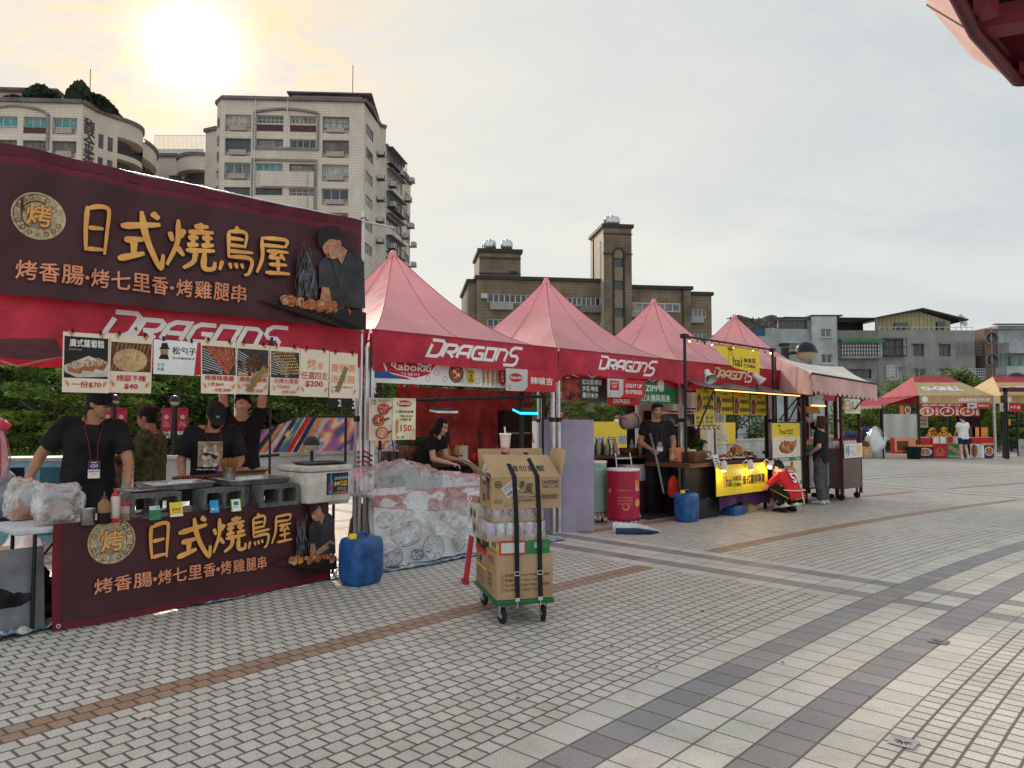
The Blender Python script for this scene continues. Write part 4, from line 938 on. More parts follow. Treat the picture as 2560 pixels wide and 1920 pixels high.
# ------------------------------------------------------------ people
def remesh(mb,voxel,smooth=4,disp=0,dscale=6,seed=0):
 me=bpy.data.meshes.new('form');me.from_pydata(mb.v,[],mb.f);me.update()
 o=bpy.data.objects.new('form',me);COL.objects.link(o)
 r=o.modifiers.new('r','REMESH');r.mode='VOXEL';r.voxel_size=voxel;r.adaptivity=0
 if smooth:s_=o.modifiers.new('s','SMOOTH');s_.factor=.5;s_.iterations=smooth
 bpy.context.view_layer.update()
 m=bpy.data.meshes.new_from_object(o.evaluated_get(bpy.context.evaluated_depsgraph_get()))
 bpy.data.objects.remove(o);bpy.data.meshes.remove(me)
 if disp:
  for v in m.vertices:
   p=v.co*dscale+Vector((seed,0,0));q=Vector((p.x,p.y,p.z*.6))
   v.co+=v.normal*disp*(noise.noise(q)+.5*noise.noise(q*2.3))
 m.polygons.foreach_set('use_smooth',[True]*len(m.polygons));return m
def mesh_part(m,name,mats,parent,idx=None):
 m.name=name
 for k in mats:m.materials.append(k)
 if idx is not None:m.polygons.foreach_set('material_index',idx)
 o=bpy.data.objects.new(name,m);COL.objects.link(o);o.parent=parent;return o
def loft(mb,rings,m,n=20):
 vs=[]
 for c,a,b in rings:
  for k in range(n):t=2*pi*k/n;vs.append(Vector(c)+Vector(a)*cos(t)+Vector(b)*sin(t))
 fs=[(i*n+k,i*n+(k+1)%n,(i+1)*n+(k+1)%n,(i+1)*n+k)for i in range(len(rings)-1)for k in range(n)]
 mb.add(vs,fs+[list(range(n))[::-1],list(range((len(rings)-1)*n,len(rings)*n))],m,True)
def limb(mb,pts,rs,m):
 """chain of balls and tapered tubes"""
 for p,r in zip(pts,rs):mb.ball(p,r*.995,m,12)
 for i in range(len(pts)-1):mb.tube([pts[i],pts[i+1]],[rs[i],rs[i+1]],m,14)
def hand(mb,w,d,pn,m,curl=.5,side=1,k=1.0):
 """palm and five fingers from the wrist w along d, palm facing pn"""
 d=Vector(d).normalized();pn=Vector(pn);pn=(pn-d*pn.dot(d)).normalized();s=d.cross(pn)*side;k*=1.0
 loft(mb,[(w-d*.01,s*.027*k,pn*.018*k),(w+d*.03*k,s*.038*k,pn*.016*k),(w+d*.075*k,s*.041*k,pn*.014*k),(w+d*.092*k,s*.036*k,pn*.010*k)],m,12)
 for i,(off,L_)in enumerate(((.031,.070),(.0105,.078),(-.0105,.072),(-.031,.056))):
  b=w+d*.086*k+s*off*k;c=curl*(1+.12*i)
  d1=(d*cos(c*.6)+pn*sin(c*.6));d2=(d*cos(c*1.5)+pn*sin(c*1.5));d3=(d*cos(c*2.3)+pn*sin(c*2.3))
  p1=b+d1*L_*.45*k;p2=p1+d2*L_*.32*k;p3=p2+d3*L_*.23*k
  limb(mb,[b,p1,p2,p3],[.0098*k,.0092*k,.0085*k,.0072*k],m)
 tb=w+d*.022*k+s*.030*k;t1=tb+(s*.7+d*.6+pn*.35).normalized()*.042*k;t2=t1+(s*.25+d*.85+pn*.5).normalized()*.034*k
 limb(mb,[tb,t1,t2],[.014*k,.0115*k,.009*k],m)
SK=mat('skin_tan',(.44,.22,.135),rough=.5,var=.10,scale=8,spec=.35);SKL=mat('skin_light',(.66,.41,.30),rough=.5,var=.08,scale=8,spec=.35)
m_eye=mat('eye_dark',(.02,.012,.01),rough=.2);m_lip=mat('lips',(.38,.12,.10),rough=.5);m_hair=mat('black_hair',(.014,.011,.010),rough=.5,var=.5,scale=40,bump=.6,bscale=120)
m_hairb=mat('brown_hair',(.10,.045,.025),rough=.5,var=.5,scale=40,bump=.6,bscale=120)
m_tee=mat('black_cotton',(.016,.016,.019),rough=.8,var=.3,scale=8,bump=.6,bscale=14);m_sole=mat('shoe_white',(.6,.6,.58),rough=.6)
m_trou=mat('black_trousers',(.012,.012,.015),rough=.85,var=.3,scale=8)
def person(label,loc,rz,H=1.72,pose={},look=(0,0),skin=SK,shirt=m_tee,sleeve=.55,hair=m_hair,hairstyle='short',pants=m_trou,leg=1.0,shoe=None,curl=(.5,.5),palm=(None,None),fat=1.0,vox=.010,hdir=(None,None),tuck=.80,cap=None,group=None,wrinkle=.014,puff=1.0):
 t=thing('person',label,'person',loc,rz,group);K=H/1.72
 J=dict(pel=(0,0,.93),wai=(0,0,1.09),che=(0,0,1.27),nec=(0,.012,1.45),hea=(0,-.012,1.605),shL=(.182,0,1.395),shR=(-.182,0,1.395),elL=(.235,.03,1.12),elR=(-.235,.03,1.12),wrL=(.25,-.05,.87),wrR=(-.25,-.05,.87),hiL=(.088,0,.90),hiR=(-.088,0,.90),knL=(.10,-.02,.49),knR=(-.10,-.02,.49),anL=(.105,.035,.085),anR=(-.105,.035,.085),fL=(.02,-1,0),fR=(-.02,-1,0))
 J.update(pose);J={k:Vector(v)*(K if k not in('fL','fR')else 1)for k,v in J.items()}
 hl=(J['hiL']-J['hiR']).normalized();sl=(J['shL']-J['shR']).normalized()
 def torso(mb,m,e=0.0,low=None,top=True,lw=1.0):
  sp=[(J['pel']+(J['pel']-J['wai'])*.55,.150,.105,0),(J['pel'],.162,.112,0),(J['wai'],.142,.102,.35),(J['wai'].lerp(J['che'],.6),.152,.108,.7),(J['che']+(J['nec']-J['che'])*.25,.168,.112,1),(J['che'].lerp(J['nec'],.62),.162,.098,1),(J['che'].lerp(J['nec'],.88),.10,.07,1)]
  R=[]
  for i,(c,a,b,f)in enumerate(sp):
   if low is not None and i==0:c=J['pel']+(J['pel']-J['wai'])*low
   if low is None and i==0 and m is None:continue
   ax=hl.lerp(sl,f).normalized();up=(sp[min(i+1,6)][0]-sp[max(i-1,0)][0]).normalized();dp=up.cross(ax).normalized()
   R.append((c,ax*(a+e*lw)*K*fat,dp*(b+e)*K*fat**1.3))
  loft(mb,R,m,24)
 mb=MB();torso(mb,skin)
 for s in 'LR':
  limb(mb,[J['nec'].lerp(J['sh'+s],.45),J['sh'+s],J['el'+s],J['wr'+s]],[.045*K,.054*K*fat,.041*K*fat,.027*K],skin)
  fm=J['el'+s].lerp(J['wr'+s],.3);mb.ball(fm,.042*K*fat,skin,12)
  limb(mb,[J['hi'+s],J['kn'+s],J['an'+s]],[.088*K*fat,.058*K,.036*K],skin);cf=J['kn'+s].lerp(J['an'+s],.3);fd=J['f'+s].normalized()
  mb.ball(cf-fd*.015,.053*K*fat,skin,12)
  a=J['an'+s];limb(mb,[a-fd*.03-Vector((0,0,.035)),a+fd*.07-Vector((0,0,.045)),a+fd*.15-Vector((0,0,.062))],[.036,.034,.022],skin)
  i=0 if s=='L' else 1;d=(J['wr'+s]-J['el'+s]).normalized();d=Vector(hdir[i])if hdir[i]else d
  pn=palm[i]or(Vector((-1 if s=='L' else 1,0,0))-d*0);hand(mb,J['wr'+s]+d*.012,d,pn,skin,curl[i],1 if s=='L' else-1,K*1.02)
 Rh=Matrix.Rotation(look[0],3,'Z')@Matrix.Rotation(look[1],3,'X');hc=J['hea'];kh=K**.4
 def hp(x,y,z):return hc+Rh@(Vector((x,y,z))*kh)
 limb(mb,[J['nec']-Vector((0,0,.03)),hp(0,.018,-.07)],[.060*K,.052*K],skin)
 mb.ball(hp(0,.008,.015),(.076*kh,.094*kh,.102*kh),skin,20,rot=Rh);mb.ball(hp(0,-.030,-.035),(.062*kh,.062*kh,.072*kh),skin,18,rot=Rh);mb.ball(hp(0,-.058,-.088),(.030*kh,.030*kh,.020*kh),skin,14,rot=Rh)
 mb.tube([hp(0,-.088,.012),hp(0,-.106,-.022)],[.008*kh,.0125*kh],skin,10);mb.ball(hp(0,-.104,-.025),(.015*kh,.012*kh,.010*kh),skin,10,rot=Rh);mb.ball(hp(0,-.088,-.055),(.022*kh,.012*kh,.010*kh),skin,10,rot=Rh)
 for s in(-1,1):
  mb.ball(hp(s*.076,.012,-.008),(.010*kh,.020*kh,.030*kh),skin,12,rot=Rh);mb.ball(hp(s*.036,-.070,-.022),(.026*kh,.022*kh,.022*kh),skin,12,rot=Rh);mb.ball(hp(s*.03,-.078,.034),(.030*kh,.014*kh,.009*kh),skin,12,rot=Rh)
 m=remesh(mb,vox,3);Ri=Rh.inverted();idx=[]
 for p in m.polygons:
  q=(Ri@(p.center-hc))/kh;k=0
  if q.y<-.05:
   if abs(abs(q.x)-.033)<.013 and abs(q.z-.012)<.0065:k=1
   elif .017<abs(q.x)<.052 and .030<q.z<.039:k=3
   elif abs(q.x)<.022 and-.062<q.z<-.048 and q.y<-.075:k=2
  idx.append(k)
 mesh_part(m,'body',[skin,m_eye,m_lip,hair],t,idx)
 if hairstyle!='none':
  mb=MB();mb.ball(hp(0,.022,.028),(.084*kh,.098*kh,.106*kh),hair,20,rot=Rh)
  if hairstyle in('bun',):mb.ball(hp(0,.11,.045),.045,hair,14);mb.ball(hp(0,.05,-.03),(.075,.06,.05),hair,14,rot=Rh)
  if hairstyle=='short':mb.ball(hp(0,.05,-.035),(.068,.05,.055),hair,14,rot=Rh);[mb.ball(hp(x_*.05,-.055+abs(x_)*.01,.085),(.035,.03,.03),hair,10,rot=Rh)for x_ in(-1,0,1)]
  if hairstyle=='mid':mb.ball(hp(0,.05,-.05),(.078,.055,.09),hair,14,rot=Rh);[mb.ball(hp(x_*.074,-.0,-.02),(.018,.05,.075),hair,10,rot=Rh)for x_ in(-1,1)];mb.ball(hp(0,-.06,.075),(.06,.03,.035),hair,12,rot=Rh)
  if hairstyle=='long':
   mb.ball(hp(0,.05,-.06),(.08,.055,.10),hair,14,rot=Rh);[mb.ball(hp(x_*.074,-.01,-.05),(.018,.05,.11),hair,10,rot=Rh)for x_ in(-1,1)]
   limb(mb,[hp(0,.06,-.08),J['nec']+Vector((0,.07,-.02)),J['che']+Vector((0,.12,.02))],[.07,.075,.05],hair)
  mesh_part(remesh(mb,.009,2,.006,28),'hair',[hair],t)
 if cap:
  mb=MB();mb.ball(hp(0,.008,.046),(.093*kh,.108*kh,.088*kh),cap,20,rot=Rh)
  n=14;top=[];
  for zz in(.052,.044):
   for i in range(n+1):
    a=pi*i/n;top.append(hp(cos(a)*.078,-.080-.085*sin(a)**.8,zz-.028*sin(a)**.7-.014*cos(a)**2))
  mb.add(top,[[*range(n+1)],[*range(2*n+1,n,-1)]]+[(i,i+1,i+n+2,i+n+1)for i in range(n)]+[(n,0,n+1,2*n+1)],cap)
  mesh_part(remesh(mb,.0055,1),'cap',[cap],t)
 mb=MB();torso(mb,shirt,.020*puff,low=tuck,lw=1.3)
 for s in 'LR':
  sh,el,wr=J['sh'+s],J['el'+s],J['wr'+s]
  if sleeve<=1:e=sh.lerp(el,sleeve);limb(mb,[J['nec'].lerp(sh,.5)-Vector((0,0,.012)),sh],[.058*K,.070*K*fat],shirt);mb.tube([sh,sh.lerp(e,.5),e],[.068*K*fat,.068*K*fat*puff**.5,.069*K*fat*puff**.5],shirt,14)
  else:limb(mb,[J['nec'].lerp(sh,.5)-Vector((0,0,.012)),sh,el,wr.lerp(el,.06)],[.058*K,.070*K*fat,.057*K*fat,.040*K],shirt)
 mesh_part(remesh(mb,.013 if vox<.010 else .016,5,wrinkle,9,sum(map(ord,label))%17),'shirt',[shirt],t)
 if pants:
  mb=MB();ax=hl;dp=Vector((0,0,1)).cross(ax)
  loft(mb,[(J['pel'].lerp(J['wai'],.35),ax*.160*K*fat,dp*.118*K*fat),(J['pel'],ax*.175*K*fat,dp*.128*K*fat),(J['pel'].lerp((J['hiL']+J['hiR'])/2,1.3)-Vector((0,0,.05)),ax*.150*K*fat,dp*.115*K*fat)],pants,20)
  for s in 'LR':
   h,kn,an=J['hi'+s],J['kn'+s],J['an'+s]
   if leg<.6:e=h.lerp(kn,leg*1.7);mb.ball(h,.103*K*fat,pants,14);mb.tube([h,e],[.102*K*fat,.098*K*fat],pants,14)
   else:limb(mb,[h,kn],[.103*K*fat,.078*K*puff],pants);mb.tube([kn,kn.lerp(an,.5),kn.lerp(an,leg)],[.078*K*puff,.070*K*puff,.062*K*puff],pants,14)
  mesh_part(remesh(mb,.014 if vox<.010 else .017,4,.008,8,3),'trousers',[pants],t)
 if shoe:
  for s in 'LR':
   a=J['an'+s];fd=J['f'+s].normalized();mb=MB();sd=Vector((-fd.y,fd.x,0));z0=a.z-.085*K
   loft(mb,[(a-fd*.065+Vector((0,0,z0+.03-a.z)),sd*.030,Vector((0,0,.028))),(a-fd*.02+Vector((0,0,z0+.05-a.z)),sd*.042,Vector((0,0,.05))),(a+fd*.08+Vector((0,0,z0+.04-a.z)),sd*.046,Vector((0,0,.036))),(a+fd*.16+Vector((0,0,z0+.03-a.z)),sd*.044,Vector((0,0,.027))),(a+fd*.20+Vector((0,0,z0+.024-a.z)),sd*.024,Vector((0,0,.018)))],shoe,16)
   mesh_part(remesh(mb,.008,2),'shoe',[shoe],t)
 return t,J,hp
m_lan=mat('lanyard_red',(.45,.02,.05),rough=.6)
def lanyard(t,J,cy=-.16,z=1.12,x=0,tilt=0,w_=.0065,badge=True):
 mb=MB();n=J['nec'];c=Vector((x,cy,z))
 for s in(-1,1):
  mb.tube([n+Vector((s*.02,.06,.03)),n+Vector((s*.072,.0,.02)),n+Vector((s*.070,-.095,-.06)),c.lerp(n+Vector((s*.06,-.13,-.09)),.55)+Vector((0,-.02,0)),c+Vector((s*.025,0,.02))],w_,m_lan,6,flat=.35)
 mb.build('lanyard',t)
 if badge:
  pr=Print(.0015);pr.base(-.045,-.15,.045,0,m_white);pr.rect(-.045,-.075,.045,0,m_purp);pr.text('CH',(-.026,-.058,.026,-.030),m_white,.04);pr.rect(-.02,-.018,.02,-.012,m_white)
  pr.text('味全龍工作證',(-.038,-.098,.038,-.084),m_black,.03);pr.rect(-.02,-.118,.02,-.113,m_orange)
  pr.warp(lambda x_,y_,z_:(c.x+x_,c.y+y_-.004,c.z+z_+.02));pr.build('badge',t)
def heading(dx,dy):return atan2(dx,-dy)
# 1: man with cap and glasses leaning over the grill counter
q=P(92,0,6.6)
t,J,hp=person('man in black cap and glasses with a red lanyard, leaning on the left counter',(q.x,q.y,0),heading(.42,-.9),1.83,dict(pel=(-.02,.10,.93),wai=(-.02,.05,1.09),che=(.0,-.02,1.25),nec=(.03,-.07,1.415),hea=(.06,-.115,1.545),shL=(.205,-.06,1.35),shR=(-.185,-.04,1.375),elL=(.29,-.14,1.06),wrL=(.30,-.37,.90),elR=(-.36,.03,1.12),wrR=(-.45,-.11,.86),hiL=(.07,.10,.90),hiR=(-.11,.10,.90)),look=(radians(62),radians(14)),fat=1.09,cap=m_tee,curl=(.7,.5),sleeve=.72,puff=1.12,tuck=.9,vox=.0092)
lanyard(t,J,-.245,1.13,.05)
mb=MB();gm=mat('glasses_frame',(.03,.02,.03),rough=.3)
for s in(-1,1):
 mb.tube([hp(s*.033+.024*cos(a*pi/8),-.098,.010+.017*sin(a*pi/8))for a in range(17)],.0028,gm,5,cap=False);mb.tube([hp(s*.057,-.096,.014),hp(s*.082,.0,.01)],.0025,gm,5)
mb.tube([hp(-.01,-.102,.014),hp(.01,-.102,.014)],.0025,gm,5);mb.build('glasses',t)
# 2: woman in green seen from behind/side
q=P(152,0,7.7)
m_olive=mat('olive_patterned_shirt',(.12,.14,.05),rough=.8,var=.7,scale=22,col2=(.03,.035,.015))
t,J,hp=person('woman in an olive patterned top, dark hair in a bun, turned away',(q.x,q.y,0),heading(-.85,-.1),1.66,dict(elL=(.23,-.10,1.14),wrL=(.20,-.34,1.16),elR=(-.25,.03,1.10),wrR=(-.22,-.08,.90),nec=(0,.0,1.44),hea=(0,-.05,1.585)),look=(radians(-10),radians(18)),shirt=m_olive,sleeve=1.5,hairstyle='bun',fat=1.12,palm=(Vector((0,0,-1)),None),vox=.0105)
# 3: man in the dark cap looking down
q=P(213,0,7.25)
m_capg=mat('charcoal_cap',(.030,.026,.028),rough=.8)
t,J,hp=person('man in a charcoal cap and black cat picture t-shirt, looking down at the grill',(q.x,q.y,0),heading(.35,-.92),1.74,dict(pel=(0,.10,.93),wai=(0,.06,1.09),che=(0,.0,1.26),nec=(.01,-.07,1.415),hea=(.03,-.15,1.53),shL=(.19,-.05,1.37),shR=(-.19,-.02,1.37),elL=(.26,-.08,1.10),wrL=(.17,-.30,.96),elR=(-.27,.0,1.10),wrR=(-.24,-.20,.92),hiL=(.088,.1,.9),hiR=(-.088,.1,.9)),look=(radians(12),radians(42)),cap=m_capg,sleeve=.85,fat=1.06,puff=1.15,vox=.0092,curl=(.9,.5))
lanyard(t,J,-.225,1.05,.09)
pr=Print(.0015);cw=mat('cat_print_tan',(.36,.27,.20),var=.3,scale=25);cf=mat('cat_fur',(.62,.50,.42),var=.4,scale=30)
pr.base(-.11,-.24,.11,0,cw,0);pr.poly([(-.06,-.24),(.075,-.24),(.085,-.14),(.06,-.08),(.05,-.015),(.02,-.06),(-.02,-.06),(-.055,-.01),(-.065,-.09),(-.07,-.15)],cf)
pr.poly([(-.075,-.085),(-.01,-.11),(.0,-.115),(.07,-.14),(.05,-.17),(.02,-.16),(-.005,-.125),(-.03,-.14),(-.065,-.125)],m_black)
pr.text('why are u looking',(-.12,-.275,.12,-.252),m_white,.02)
pr.warp(lambda x_,y_,z_:(x_*1.0-.01,-.155+y_-.05*(1-(x_/.16)**2)*.8-(z_+.0)*-.12,1.30+z_));pr.build('shirt_print',t)
pr=Print(.001);pr.text('NY',(-.016,-.016,.016,.016),m_white,.04);a=Matrix.Rotation(0,3,'X')
pr.mb.v=[tuple(hp(v[0],-.104+v[1]-abs(v[0])*-.2,.072+v[2]))for v in pr.mb.v];pr.build('cap_mark',t)
mb=MB();mb.ball(hp(0,-.078,-.048),(.05,.034,.042),m_tee,12);mb.build('face_mask',t)
# 4: man reaching up
q=P(243,0,8.25)
t,J,hp=person('man in black with both arms stretched up behind the price sheets',(q.x,q.y,0),heading(.15,-1),1.80,dict(shL=(.17,0,1.44),shR=(-.17,0,1.44),elL=(.215,-.05,1.72),wrL=(.10,-.09,1.95),elR=(-.20,-.05,1.72),wrR=(-.16,-.09,1.97)),look=(radians(4),radians(-38)),skin=SKL,sleeve=.5,palm=(Vector((0,-1,0)),Vector((0,-1,0))),cap=m_hair,hairstyle='short',vox=.0105)
lanyard(t,J,-.16,1.17,.0)
# 5: woman in black, long hair, in the second tent
q=P(428,0,10.1)
t,J,hp=person('long haired woman in black bending over the counter under the first pink tent',(q.x,q.y,0),heading(.85,-.35),1.62,dict(pel=(0,.10,.93),wai=(0,.05,1.08),che=(0,-.05,1.24),nec=(0,-.15,1.385),hea=(0,-.22,1.515),shL=(.165,-.14,1.33),shR=(-.165,-.14,1.33),elL=(.19,-.20,1.06),wrL=(.12,-.46,1.04),elR=(-.20,-.20,1.06),wrR=(-.12,-.44,1.0),hiL=(.088,.1,.9),hiR=(-.088,.1,.9)),look=(0,radians(25)),skin=SKL,hairstyle='long',palm=(Vector((0,0,-1)),Vector((0,0,-1))),curl=(.7,.7),vox=.0105)
# 6: man in black with the pipe
q=G(656,517)
t6,J6,hp=person('man dressed all in black holding a long grey tube, beside the red cylinder',(q.x+.05,q.y+.1,0),heading(-.05,-1),1.79,dict(elL=(.25,.0,1.12),wrL=(.20,-.20,.96),elR=(-.25,.02,1.12),wrR=(-.12,-.22,1.02),knL=(.13,-.10,.50),anL=(.20,.10,.10),knR=(-.10,.0,.49)),look=(radians(12),radians(8)),sleeve=.6,curl=(1.0,1.1),shoe=m_tee,vox=.0105,fat=1.06,palm=(Vector((0,.2,-1)),Vector((1,0,0))))
lanyard(t6,J6,-.145,1.16,.02)
# 7: crouching in the red jersey
q=G(788,512);m_jer=mat('red_jersey',(.62,.02,.03),rough=.6,var=.15)
t,J,hp=person('person in red jersey 57 crouching before the menu board',(q.x,q.y,0),heading(-.60,.9),1.50,dict(pel=(0,.20,.30),wai=(0,.13,.42),che=(0,.03,.60),nec=(0,-.10,.745),hea=(0,-.20,.84),shL=(.17,-.05,.70),shR=(-.17,-.05,.70),elL=(.27,-.30,.44),wrL=(.12,-.46,.42),elR=(-.27,-.30,.44),wrR=(-.10,-.46,.42),hiL=(.10,.18,.28),hiR=(-.10,.18,.28),knL=(.20,-.17,.44),knR=(-.20,-.17,.44),anL=(.15,.0,.085),anR=(-.15,.0,.085)),look=(0,radians(45)),skin=SKL,shirt=m_jer,sleeve=.75,hair=m_hair,shoe=m_tee,leg=.85,tuck=.45,puff=1.2,vox=.0105,curl=(1,1))
pr=Print(.0015);pr.text('57',(-.10,-.13,.10,.06),m_white,.05);pr.text('林孝程',(-.075,.075,.075,.12),m_white,.03)
Rr=Matrix.Rotation(pi,3,'Z');up=(J['nec']-J['wai']).normalized()
pr.mb.v=[tuple(J['wai'].lerp(J['nec'],.52)+Vector((-v[0],0,0))+up*v[2]+up.cross(Vector((1,0,0)))*((.158-v[1]-.5*v[0]**2*2)))for v in pr.mb.v];pr.build('jersey_number',t)
mb=MB();mb.tube([J['pel'].lerp(J['wai'],.8)+Vector((.19*cos(a*pi/10),.16*sin(a*pi/10)*1.0,.03))for a in range(21)],.009,m_cream,6,cap=False);mb.tube([J['wai']+Vector((.02,.17,-.02)),J['pel']+Vector((.03,.16,-.1))],.008,m_cream,6);mb.build('apron_string',t)
for s in 'LR':mb=MB();d_=Vector((.075 if s=='L' else-.075,0,.0));mb.tube([J['hi'+s]+d_*1.4,J['kn'+s]+d_*1.0,J['an'+s].lerp(J['kn'+s],.3)+d_*.85],.008,mat('stripe_gold',(.55,.42,.12)),6);mb.build('trouser_stripe',t)
# 8: person reaching up at the cart
q=G(822,504);m_grey=mat('grey_baggy_trousers',(.10,.095,.095),rough=.85,var=.3,scale=10)
t,J,hp=person('young person in a black t-shirt and baggy grey trousers reaching up to the cart\'s lamp',(q.x,q.y,0),heading(-.75,.65),1.60,dict(shR=(-.17,-.05,1.44),elR=(-.20,-.27,1.60),wrR=(-.13,-.42,1.80),elL=(.24,.05,1.13),wrL=(.12,-.12,1.02),hea=(0,-.0,1.60)),look=(0,radians(-22)),skin=SKL,hair=m_hairb,hairstyle='mid',pants=m_grey,shoe=m_sole,sleeve=.8,puff=1.35,vox=.0105,hdir=(None,(.1,-.2,1)),palm=(None,Vector((0,-1,0))))
# 9: man in white at the far tent
q=P(962,0,30.15);m_wtee=mat('white_cotton',(.72,.72,.70),rough=.85,var=.08);m_nshort=mat('navy_shorts',(.012,.02,.09),rough=.8)
t,J,hp=person('man in a white t-shirt and navy shorts seen from behind at the far grill tent',(q.x,q.y,0),heading(-.15,1),1.76,dict(elL=(.23,-.06,1.13),wrL=(.17,-.22,1.0),elR=(-.23,-.06,1.13),wrR=(-.17,-.22,1.0),anL=(.10,.03,.085),knR=(-.13,-.04,.49),anR=(-.17,.03,.085)),look=(radians(20),radians(15)),skin=SKL,shirt=m_wtee,pants=m_nshort,leg=.42,shoe=m_sole,vox=.014,fat=1.12,puff=1.3)
for s in 'LR':mb=MB();mb.tube([J['an'+s]-Vector((0,0,.02)),J['an'+s]+Vector((0,0,.09))],.052,m_sole,10);mb.build('sock',t)
# 10, 11: passers-by beyond the low wall
q=P(561,0,27)
person('passer-by in a red shirt beyond the low wall, behind the tent post',(q.x,q.y,0),heading(.1,-1),1.95,skin=SK,shirt=m_jer,vox=.014,hairstyle='short')
q=P(617,0,27)
person('passer-by in a white shirt looking at a phone beyond the yellow banner',(q.x,q.y,0),heading(.9,-.3),1.90,dict(elR=(-.22,-.1,1.15),wrR=(-.08,-.3,1.25)),look=(0,.5),skin=SK,shirt=m_wtee,vox=.018)
# ------------------------------------------------------------ first stall: grilled skewers
def RP(px,py,v=0.0):
 d=ray(px,py);s=(T0+RN*v).dot(RN)/d.dot(RN);p=d*s
 return(p-T0).dot(RD),p.z+CAMH
def Z1(u,v,k=2.087,ox=0,oy=180):return((ox+u/k)*.4,(oy+v/k)*.4)
m_bann=mat('banner_dark_maroon',(.058,.012,.016),spec=.3,rough=.42,var=.15,scale=3,bump=.08,bscale=5);m_bord=mat('banner_border_red',(.13,.006,.016),spec=.3,rough=.42,var=.15,scale=3)
m_gold=mat('lettering_gold',(.80,.42,.12),rough=.5,var=.15,scale=6,col2=(.70,.30,.07));m_salm=mat('lettering_salmon',(.72,.28,.15),rough=.5,var=.12);m_pale=mat('emblem_pale_gold',(.52,.42,.25),rough=.5,var=.3,scale=30)
m_dgrey=mat('print_dark_grey',(.045,.042,.048),rough=.5,var=.3,scale=4);m_smoke=mat('print_smoke',(.13,.135,.16),rough=.5,var=.5,scale=14);m_smoke2=mat('print_smoke_thin',(.065,.05,.06),rough=.5,var=.4,scale=14)
m_pskin=mat('print_skin',(.45,.22,.13),rough=.5,var=.25,scale=20);m_meat=mat('print_meat',(.52,.17,.06),rough=.5,var=.5,scale=45,col2=(.20,.05,.02));m_brown=mat('print_brown',(.16,.06,.03),rough=.6,var=.4,scale=30)
m_tan=mat('print_tan',(.55,.33,.17),rough=.6,var=.3,scale=25);m_ember=mat('print_ember',(.85,.30,.05),rough=.5)
BR={'日':[[(.18,.95),(.16,.5),(.2,.02)],[(.16,.88),(.45,.97),(.76,.99),(.86,.90),(.84,.5),(.80,.0)],[(.24,.50),(.72,.54)],[(.22,.06),(.76,.10)]],'式':[[(.03,.66),(.5,.74),(.9,.80)],[(.48,1.0),(.56,.62),(.72,.28),(.95,.0),(1.0,.26)],[(.70,1.0),(.86,.90)],[(.12,.42),(.54,.48)],[(.33,.44),(.33,.14)],[(.0,.06),(.56,.22)]],'燒':[[(.02,.70),(.09,.52)],[(.33,.80),(.26,.62)],[(.19,.98),(.19,.5),(.0,.02)],[(.2,.42),(.34,.25)],[(.54,.90),(.86,.94)],[(.69,1.0),(.69,.78)],[(.42,.77),(.97,.83)],[(.42,.65),(.64,.68)],[(.53,.75),(.53,.50)],[(.40,.49),(.65,.53)],[(.72,.68),(.95,.71)],[(.84,.78),(.84,.53)],[(.71,.52),(.98,.56)],[(.38,.38),(1.0,.44)],[(.60,.38),(.55,.16),(.34,.0)],[(.78,.40),(.78,.06),(.96,.05),(1.0,.2)]],'鳥':[[(.52,1.0),(.42,.88)],[(.25,.87),(.25,.34)],[(.25,.87),(.77,.90),(.74,.58)],[(.28,.73),(.7,.75)],[(.28,.59),(.72,.61)],[(.25,.46),(1.0,.51)],[(.22,.34),(.92,.37),(.88,.08),(.72,.0)],[(.08,.24),(.0,.04)],[(.28,.22),(.32,.10)],[(.45,.23),(.50,.12)],[(.63,.24),(.68,.14)]],'屋':[[(.18,.94),(.9,.97),(.87,.76)],[(.22,.76),(.86,.78)],[(.20,.93),(.18,.42),(.0,.0)],[(.32,.61),(.97,.65)],[(.62,.62),(.42,.45),(.74,.47)],[(.70,.57),(.84,.42)],[(.36,.26),(.90,.30)],[(.62,.42),(.62,.07)],[(.24,.03),(1.0,.08)]]}
def brush(pr,ch,box,m,w_=.115):
 x0,z0,x1,z1=box;k=pr.k
 for j,st in enumerate(BR[ch]):
  P_=[Vector((x0+p[0]*(x1-x0),z0+p[1]*(z1-z0)))for p in st];P_=[P_[0]*2-P_[1]]+P_+[P_[-1]*2-P_[-2]];q=[]
  for i in range(1,len(P_)-2):
   for a in range(6):
    t=a/6;p0,p1,p2,p3=P_[i-1:i+3]
    q.append(.5*((2*p1)+(p2-p0)*t+(2*p0-5*p1+4*p2-p3)*t*t+(3*p1-p0-3*p2+p3)*t**3))
  q.append(P_[-2]);n=len(q);W_=min(x1-x0,z1-z0)*w_
  ws=[W_*(.55+.75*min(1,i*6/n)*(1-.45*sin(pi*i/(n-1)))-(.75*(i/(n-1))**4))for i in range(n)]
  pr.stroke([(p.x,p.y)for p in q],ws,m,k+j*.02)
 pr.k=k+len(BR[ch])*.02+pr.dk
